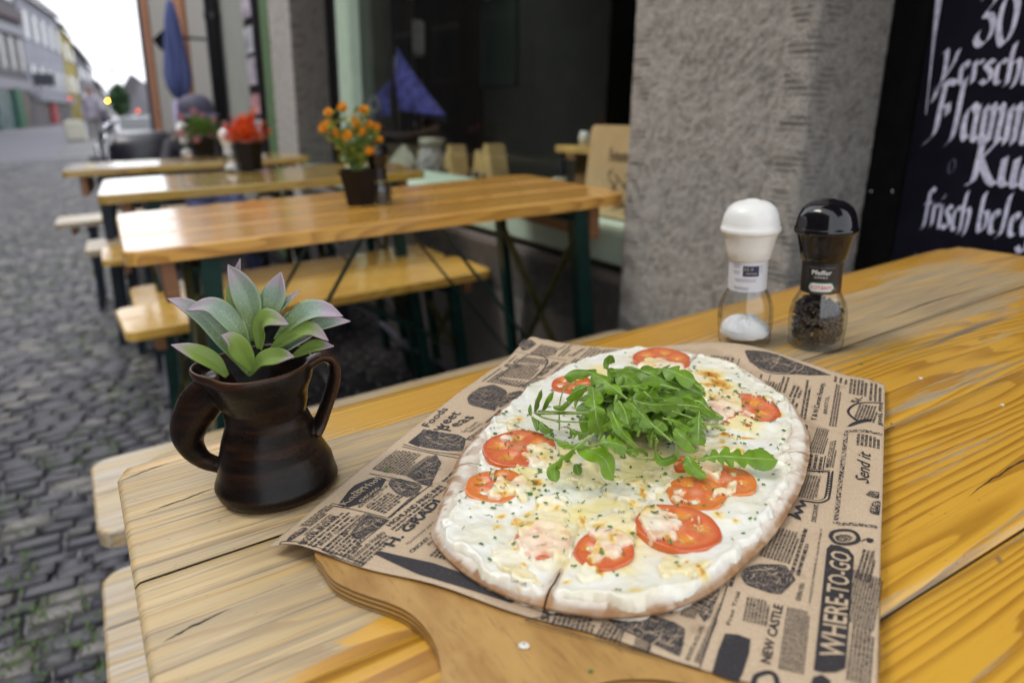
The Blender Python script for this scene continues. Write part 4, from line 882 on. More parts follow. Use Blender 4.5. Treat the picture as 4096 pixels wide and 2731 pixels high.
for k in range(160):
    d = np.array([RND.gauss(0, 1), RND.gauss(0, 1), abs(RND.gauss(0, 1))]); d /= np.linalg.norm(d); leaf_quads(mbl, np.array([-.01, -.01, .09]) + d * RND.uniform(.01, .07), d, RND.uniform(.03, .05), .010)
mbl.build('leaves', MAT_LEAFG, p4)['kind'] = 'stuff'
# ------------------------------------------------------------------ spice mills (profile shared by all of them)
M = Mat('bottle_glass'); lw = M.n('ShaderNodeLayerWeight', {'Blend': .5}).outputs['Facing']; fr = M.mth('ADD', M.mth('MULTIPLY', M.mth('POWER', lw, 4.0), .85), .045)
tr = M.n('ShaderNodeBsdfTransparent', {'Color': M.mix(M.rng(lw, .55, 1.0), (.985, .99, .985), (.42, .47, .44))}); gl = M.n('ShaderNodeBsdfGlossy', {'Roughness': .02})
mx = M.n('ShaderNodeMixShader', {0: fr, 1: tr.outputs[0], 2: gl.outputs[0]}); M.nt.links.new(mx.outputs[0], M.out.inputs[0]); MAT_BGLASS = M.m
MAT_CAPW = Mat('white_plastic').p(Base_Color=(.80, .79, .76), Roughness=.25, Subsurface_Weight=.15, Subsurface_Radius=(.004, .003, .002)).m
MAT_CAPB = Mat('black_plastic').p(Base_Color=(.006, .005, .007), Roughness=.13, Coat_Weight=.15, Coat_Roughness=.05, Specular_IOR_Level=.4).m
MAT_LABW = simple('white_label', (.66, .66, .70), .4, .04, 30); MAT_LABB = simple('black_label', (.012, .010, .010), .35, .2, 30)
BOT_OUT = [(.0, 0), (.0225, 0), (.0252, .002), (.0258, .006), (.0252, .010), (.0262, .016), (.0268, .026), (.0262, .036), (.0238, .045), (.0200, .0525), (.0183, .056), (.0180, .062), (.0180, .087)]
BOT_IN = [(.0162, .087), (.0162, .060), (.0175, .0545), (.0215, .046), (.0240, .036), (.0245, .026), (.0240, .016), (.0228, .009), (.0190, .006), (.0, .0062)]
def mill(label, pos, capmat, labmat, fill, group='spice mills on the tables', s=1.0, rz=0.0):
    t = thing('spice_mill', label, 'spice mill', pos, rz, group); t.scale = (s, s, s)
    mb = MB(); mb.lathe(BOT_OUT + BOT_IN, 48); mb.build('bottle', MAT_BGLASS, t, True)
    mb = MB(); mb.lathe([(.0168, .0855), (.0192, .0858), (.0206, .0870), (.0222, .096), (.0250, .1085), (.0262, .1115)], 64)
    wv = lambda an, r, z: r * (1 + (.010 * math.cos(an * 14) if z < .1135 else 0))
    mb.lathe([(.0262, .1115), (.0275, .1118), (.0284, .1135), (.0285, .1158), (.0278, .1175), (.0272, .1180), (.0268, .1220), (.0252, .1285), (.0222, .1345), (.0178, .1385), (.0125, .1408), (.0075, .1415), (.0062, .1425), (.003, .1431), (.0, .1432)], 64, warp=wv)
    mb.build('cap', capmat, t, True)
    mb = MB(); mb.lathe([(.01835, .0560), (.01835, .0862)], 48); mb.build('label_band', labmat, t, True)
    if fill == 'salt':
        V = []; n = 32; rr_ = [0, .008, .0145, .0195, .0232, .0240, .0230, .0205, .0]; zz = [.0262, .0254, .0230, .0190, .0155, .0125, .0088, .0072, .0068]
        for r, z in zip(rr_, zz):
            for j in range(n):
                an = 2 * math.pi * j / n; V.append((r * math.cos(an), r * math.sin(an), z + RND.uniform(-.0005, .0005) * (r < .0235) + (.0016 * math.sin(an * 3 + 1) + .0012 * math.sin(an * 7 + r * 900)) * (r > .001) * (z > .0095) * (r < .021)))
        mb = MB(); mb.add(V, [(i * n + j, (i + 1) * n + j, (i + 1) * n + (j + 1) % n, i * n + (j + 1) % n) for i in range(8) for j in range(n)])
        for q in range(500): a = RND.uniform(0, 6.283); r = .0225 * math.sqrt(RND.random()); z = float(np.interp(r, rr_[:6], zz[:6])); mb.ball((r * math.cos(a), r * math.sin(a), z + .0004), RND.uniform(.0003, .0006), 4, 3)
        mb.build('salt', simple('salt_crystals', (.84, .84, .86), .6, .06, 1500, .5), t)['kind'] = 'stuff'
    elif fill == 'pepper':
        mb = MB(); rs = random.Random(5)
        for k in range(1900):
            z = .0080 + .042 * rs.random(); rmax = np.interp(z, [.0065, .009, .016, .026, .036, .046], [.018, .0222, .0235, .0240, .0235, .0208]) - .0018; a = rs.uniform(0, 6.283); r = rmax * math.sqrt(rs.random())
            if r < rmax * .62 and z < .042: continue
            if z > .0445 + .004 * math.sin(a * 2): continue
            mb.ball((r * math.cos(a), r * math.sin(a), z), rs.uniform(.0014, .0024), 6, 4, mi=0 if rs.random() < .62 else (1 if rs.random() < .7 else 2))
        mb.build('peppercorns', [simple('black_peppercorn', (.030, .019, .014), .6, .5, 900), simple('brown_peppercorn', (.11, .045, .022), .6, .4, 900), simple('pepper_husk', (.30, .20, .09), .7, .3, 900)], t, True)['kind'] = 'stuff'
    return t
# far mills
mill('white-capped salt mill left of the red flowers', (.458, 2.845, .777), MAT_CAPW, MAT_LABW, 'salt', s=1.05)
mill('white-capped salt mill left of the pink flowers on the farthest table', (.436, 3.93, .778), MAT_CAPW, MAT_LABW, 'salt', s=1.05)
mill('dark pepper mill right behind the orange flowers', (.592, 1.668, .770), MAT_CAPB, MAT_LABB, 'pepper')
# ------------------------------------------------------------------ people
MAT_SKIN = simple('skin', (.42, .24, .17), .5, .08, 30)
def skinned(name, joints, edges, mats, mat_of, parent, sub=2):
    """one continuous body grown over a skeleton; mat_of(co) picks the clothing"""
    me = bpy.data.meshes.new('tmp'); me.from_pydata([j[:3] for j in joints], edges, []); o = bpy.data.objects.new('tmp', me); COL.objects.link(o)
    md = o.modifiers.new('skin', 'SKIN'); sv = me.skin_vertices[0].data
    for i, j in enumerate(joints): sv[i].radius = (j[3], j[4] if len(j) > 4 else j[3]); sv[i].use_root = (i == 0)
    s2_ = o.modifiers.new('sub', 'SUBSURF'); s2_.levels = sub; s2_.render_levels = sub
    dg = bpy.context.evaluated_depsgraph_get(); dg.update(); nm = bpy.data.meshes.new_from_object(o.evaluated_get(dg)); bpy.data.objects.remove(o)
    nm.name = name; nm.materials.clear()
    for q in mats: nm.materials.append(q)
    for p in nm.polygons: p.use_smooth = True; p.material_index = mat_of(p.center)
    r = bpy.data.objects.new(name, nm); COL.objects.link(r); r.parent = parent; return r
def head_parts(root, c, s=1.0, face=(0, -1, 0), hair=None, cap=None):
    f = np.array(face, float); r = np.cross(f, [0, 0, 1.]); r /= np.linalg.norm(r); c = np.array(c, float)
    mb = MB()
    for k in (-1, 1): mb = MB(); mb.ball(c + f * .088 * s + r * .032 * k * s + np.array([0, 0, .01 * s]), .011 * s, 8, 6); mb.build('eye', simple('dark_eye', (.02, .015, .012), .2), root, True)
    mb = MB(); mb.ball(c + f * .104 * s + np.array([0, 0, -.022 * s]), .015 * s, 8, 6, sc=(.8, 1, 1.5)); mb.build('nose', MAT_SKIN, root, True)
    mb = MB(); mb.ball(c + f * .086 * s + np.array([0, 0, -.062 * s]), .018 * s, 8, 5, sc=(1.3, .8, .35)); mb.build('mouth', simple('lip', (.35, .13, .11), .5), root, True)
    mb = MB()
    for k in (-1, 1): mb = MB(); mb.ball(c + r * .082 * k * s, .022 * s, 8, 6, sc=(.5, .7, 1.2)); mb.build('ear', MAT_SKIN, root, True)
    if hair is not None:
        mb = MB(); mb.ball(c - f * .018 * s + np.array([0, 0, .03 * s]), .105 * s, 16, 10, sc=(.92, 1.0, 1.0)); mb.build('hair', hair, root, True)
    if cap is not None:
        mb = MB(); n = 24; mb.lathe([(.098 * s, .02 * s), (.103 * s, .05 * s), (.094 * s, .09 * s), (.06 * s, .125 * s), (.0, .135 * s)], n, c)
        P_ = []
        for k in range(13):
            a = math.radians(-70 + 140 * k / 12); d = f * math.cos(a) + r * math.sin(a); P_.append((c + d * .098 * s + np.array([0, 0, .025 * s]), c + d * (.098 + .065 * math.cos(a) ** .6) * s + np.array([0, 0, .002 * s])))
        for i in range(12): mb.add([P_[i][0], P_[i + 1][0], P_[i + 1][1], P_[i][1]], [(0, 1, 2, 3)])
        mb.build('cap', cap, root, True)
def hand_joints(j, e, wrist_i, wrist, d, side):
    """palm, four fingers and a thumb growing from a wrist joint"""
    d = np.array(d, float); d /= np.linalg.norm(d); sd = np.array(side, float); sd = sd - d * (sd @ d); sd /= np.linalg.norm(sd); w = np.array(wrist, float); n = np.cross(d, sd)
    p = len(j); j.append((*(w + d * .05), .032, .016)); e.append((wrist_i, p))
    for k, (of, ln) in enumerate(((-.027, .062), (-.009, .072), (.009, .068), (.027, .052))):
        a = len(j); j.append((*(w + d * .085 + sd * of), .0095)); e.append((p, a)); b = len(j); j.append((*(w + d * (.085 + ln * .55) + sd * of * 1.1 - n * .008), .0088)); e.append((a, b)); c = len(j); j.append((*(w + d * (.085 + ln * .9) + sd * of * 1.1 - n * .026), .0075)); e.append((b, c))
    a = len(j); j.append((*(w + d * .045 - sd * .045 - n * .008), .011)); e.append((p, a)); b = len(j); j.append((*(w + d * .075 - sd * .058 - n * .018), .009)); e.append((a, b))
# seated person in a cap behind the farthest table
sit = thing('person', 'person in a dark cap and dark fur-collared jacket sitting behind the farthest table', 'person', (.60, 4.62, .0))
J = [(0, 0, .50, .15, .12), (0, .02, .68, .145, .11), (0, .02, .84, .16, .105), (0, .0, .905, .055, .05), (0, -.03, .965, .070, .078), (0, -.035, 1.03, .082, .095), (0, -.03, 1.075, .055, .062),
     (-.18, .02, .855, .06), (-.24, -.12, .70, .05), (-.14, -.36, .80, .036), (.18, .02, .855, .06), (.27, -.10, .70, .05), (.16, -.36, .80, .036),
     (-.10, -.12, .50, .085), (-.12, -.42, .49, .062), (-.12, -.44, .10, .045), (-.12, -.54, .05, .04, .03), (.10, -.12, .50, .085), (.12, -.42, .49, .062), (.12, -.44, .10, .045), (.12, -.54, .05, .04, .03)]
E_ = [(0, 1), (1, 2), (2, 3), (3, 4), (4, 5), (5, 6), (2, 7), (7, 8), (8, 9), (2, 10), (10, 11), (11, 12), (0, 13), (13, 14), (14, 15), (15, 16), (0, 17), (17, 18), (18, 19), (19, 20)]
hand_joints(J, E_, 9, J[9][:3], (.5, -.8, -.1), (.8, .5, 0)); hand_joints(J, E_, 12, J[12][:3], (-.5, -.8, -.1), (.8, -.5, 0))
MAT_JACK = simple('dark_jacket', (.012, .010, .018), .7, .3, 20); MAT_JEANS = simple('blue_jeans', (.05, .06, .15), .8, .3, 30); MAT_SHOE = simple('dark_shoe', (.03, .025, .025), .5)
def sit_m(c):
    if c.z > .905 and abs(c.x) < .15 and c.y > -.2: return 0
    if c.y < -.375 and c.z > .6: return 0
    if c.z < .57: return 2 if c.z > .08 else 3
    return 1
skinned('body', J, E_, [MAT_SKIN, MAT_JACK, MAT_JEANS, MAT_SHOE], sit_m, sit)
head_parts(sit, (0, -.035, 1.02), 1.0, (0, -1, 0), hair=simple('dark_hair', (.03, .02, .015), .6), cap=simple('slate_cap', (.075, .068, .11), .7, .15, 30))
mb = MB(); t_ = np.linspace(0, 2 * math.pi, 25); mb.tube([(.13 * math.cos(a), .02 + .10 * math.sin(a), .895 + .012 * math.sin(a * 9)) for a in t_], [.030 + .006 * math.sin(a * 23) for a in t_], 8, cap=False); mb.build('fur_collar', simple('brown_fur', (.10, .075, .05), .9, .4, 150), sit, True)
# walking pedestrian with a pale bag
walk = thing('person', 'pedestrian in a lilac grey coat and dark trousers walking far up the street', 'person', tuple(fw((-.55, 27, -.72))))
walk.rotation_euler = (0, .074, 0)
J = [(0, 0, .88, .15, .11), (0, .0, 1.08, .15, .11), (0, .0, 1.32, .17, .11), (0, 0, 1.45, .055), (0, -.01, 1.53, .07, .08), (0, -.02, 1.60, .08, .095), (0, -.01, 1.65, .055),
     (-.19, 0, 1.36, .06), (-.24, .04, 1.10, .045), (-.26, -.06, .88, .034), (.19, 0, 1.36, .06), (.24, -.03, 1.10, .045), (.25, -.12, .90, .034),
     (-.09, 0, .82, .09), (-.09, -.16, .46, .06), (-.09, -.12, .09, .045), (-.09, -.24, .04, .04, .03), (.09, 0, .82, .09), (.09, .10, .46, .06), (.09, .26, .12, .045), (.09, .18, .05, .04, .03)]
E_ = [(0, 1), (1, 2), (2, 3), (3, 4), (4, 5), (5, 6), (2, 7), (7, 8), (8, 9), (2, 10), (10, 11), (11, 12), (0, 13), (13, 14), (14, 15), (15, 16), (0, 17), (17, 18), (18, 19), (19, 20)]
hand_joints(J, E_, 9, J[9][:3], (0, -.1, -1), (0, 1, 0)); hand_joints(J, E_, 12, J[12][:3], (0, -.1, -1), (0, -1, 0))
MAT_COAT = simple('lilac_grey_coat', (.28, .25, .31), .8, .3, 4); MAT_TROU = simple('dark_trousers', (.06, .055, .045), .8, .2, 10)
def walk_m(c):
    if c.z > 1.46: return 0
    if abs(c.x) > .17 and c.z < .88 and c.z > .6: return 0
    return 1 if c.z > .74 else (2 if c.z > .08 else 3)
skinned('body', J, E_, [MAT_SKIN, MAT_COAT, MAT_TROU, simple('white_trainers', (.6, .6, .62), .6)], walk_m, walk)
head_parts(walk, (0, -.02, 1.585), 1.0, (0, -1, 0), hair=simple('auburn_hair', (.20, .07, .03), .6))
t = thing('shoulder_bag', 'dark bag hanging at the right side of the pedestrian in the lilac grey coat', 'bag', tuple(fw((-.22, 27, -.05)))); mb = MB(); mb.box((0, 0, 0), (.24, .3, .75), bev=.07); mb.bar((-.05, 0, .35), (-.2, 0, .75), .03, .02); mb.build('pouch', simple('dark_bag', (.035, .03, .05), .7), t, True)
t = thing('carrier_bag', 'pale cream carrier bag held at the left side of the pedestrian', 'bag', tuple(fw((-1.1, 26.8, -.35)))); mb = MB(); mb.box((0, 0, 0), (.55, .25, .62), bev=.05); mb.build('pouch', simple('cream_bag', (.48, .46, .38), .8), t); mb = MB(); mb.tube([(-.12, 0, .3), (0, 0, .52), (.12, 0, .3)], .012, 6); mb.build('handle', simple('cream_bag', (.42, .4, .33), .8), t)
# dark parked scooter beyond the farthest table
sc_ = thing('parked_scooter', 'bulky black scooter with chrome fittings parked beyond the farthest table', 'scooter', (.36, 5.7, 0), -.1)
MAT_BLK = simple('black_paint_gloss', (.012, .010, .018), .35, .3, 8)
mb = MB(); mb.box((.02, 0, .66), (.42, .5, .36), bev=.07); mb.build('top_case', MAT_BLK, sc_, True)
mb = MB(); mb.box((.36, .05, .70), (.42, .6, .40), bev=.12); mb.build('seat', simple('black_vinyl', (.014, .010, .014), .5, .3, 20), sc_, True)
mb = MB(); mb.box((.1, .2, .38), (.5, .9, .3), bev=.08); mb.build('body', MAT_BLK, sc_, True)
for y_ in (-.35, .75):
    mb = MB(); mb.tube([(-.05, y_, .22), (.09, y_, .22)], .22, 24); mb.build('wheel', simple('scooter_tyre', (.02, .02, .02), .8), sc_, True)
mb = MB(); mb.tube(spline([(-.22, .05, .50), (-.25, .0, .72), (-.20, -.05, .88), (-.12, 0, .92)], 12), .014, 8); mb.tube([(-.24, .0, .5), (-.20, .0, .85)], .010, 8); mb.tube([(-.27, .05, .62), (-.27, .05, .78)], .018, 8); mb.build('chrome_rail', simple('chrome', (.6, .6, .65), .12, .05, 20, metal=1.0), sc_, True)
mb = MB(); mb.ball((-.23, -.12, .58), .035, 12, 8); mb.build('tail_light', simple('pinkish_red_lens', (.45, .12, .16), .2), sc_, True)
mb = MB(); mb.ball((.20, -.26, .60), .04, 12, 8, sc=(1, .4, 1)); mb.build('badge', MAT_STEEL, sc_, True)

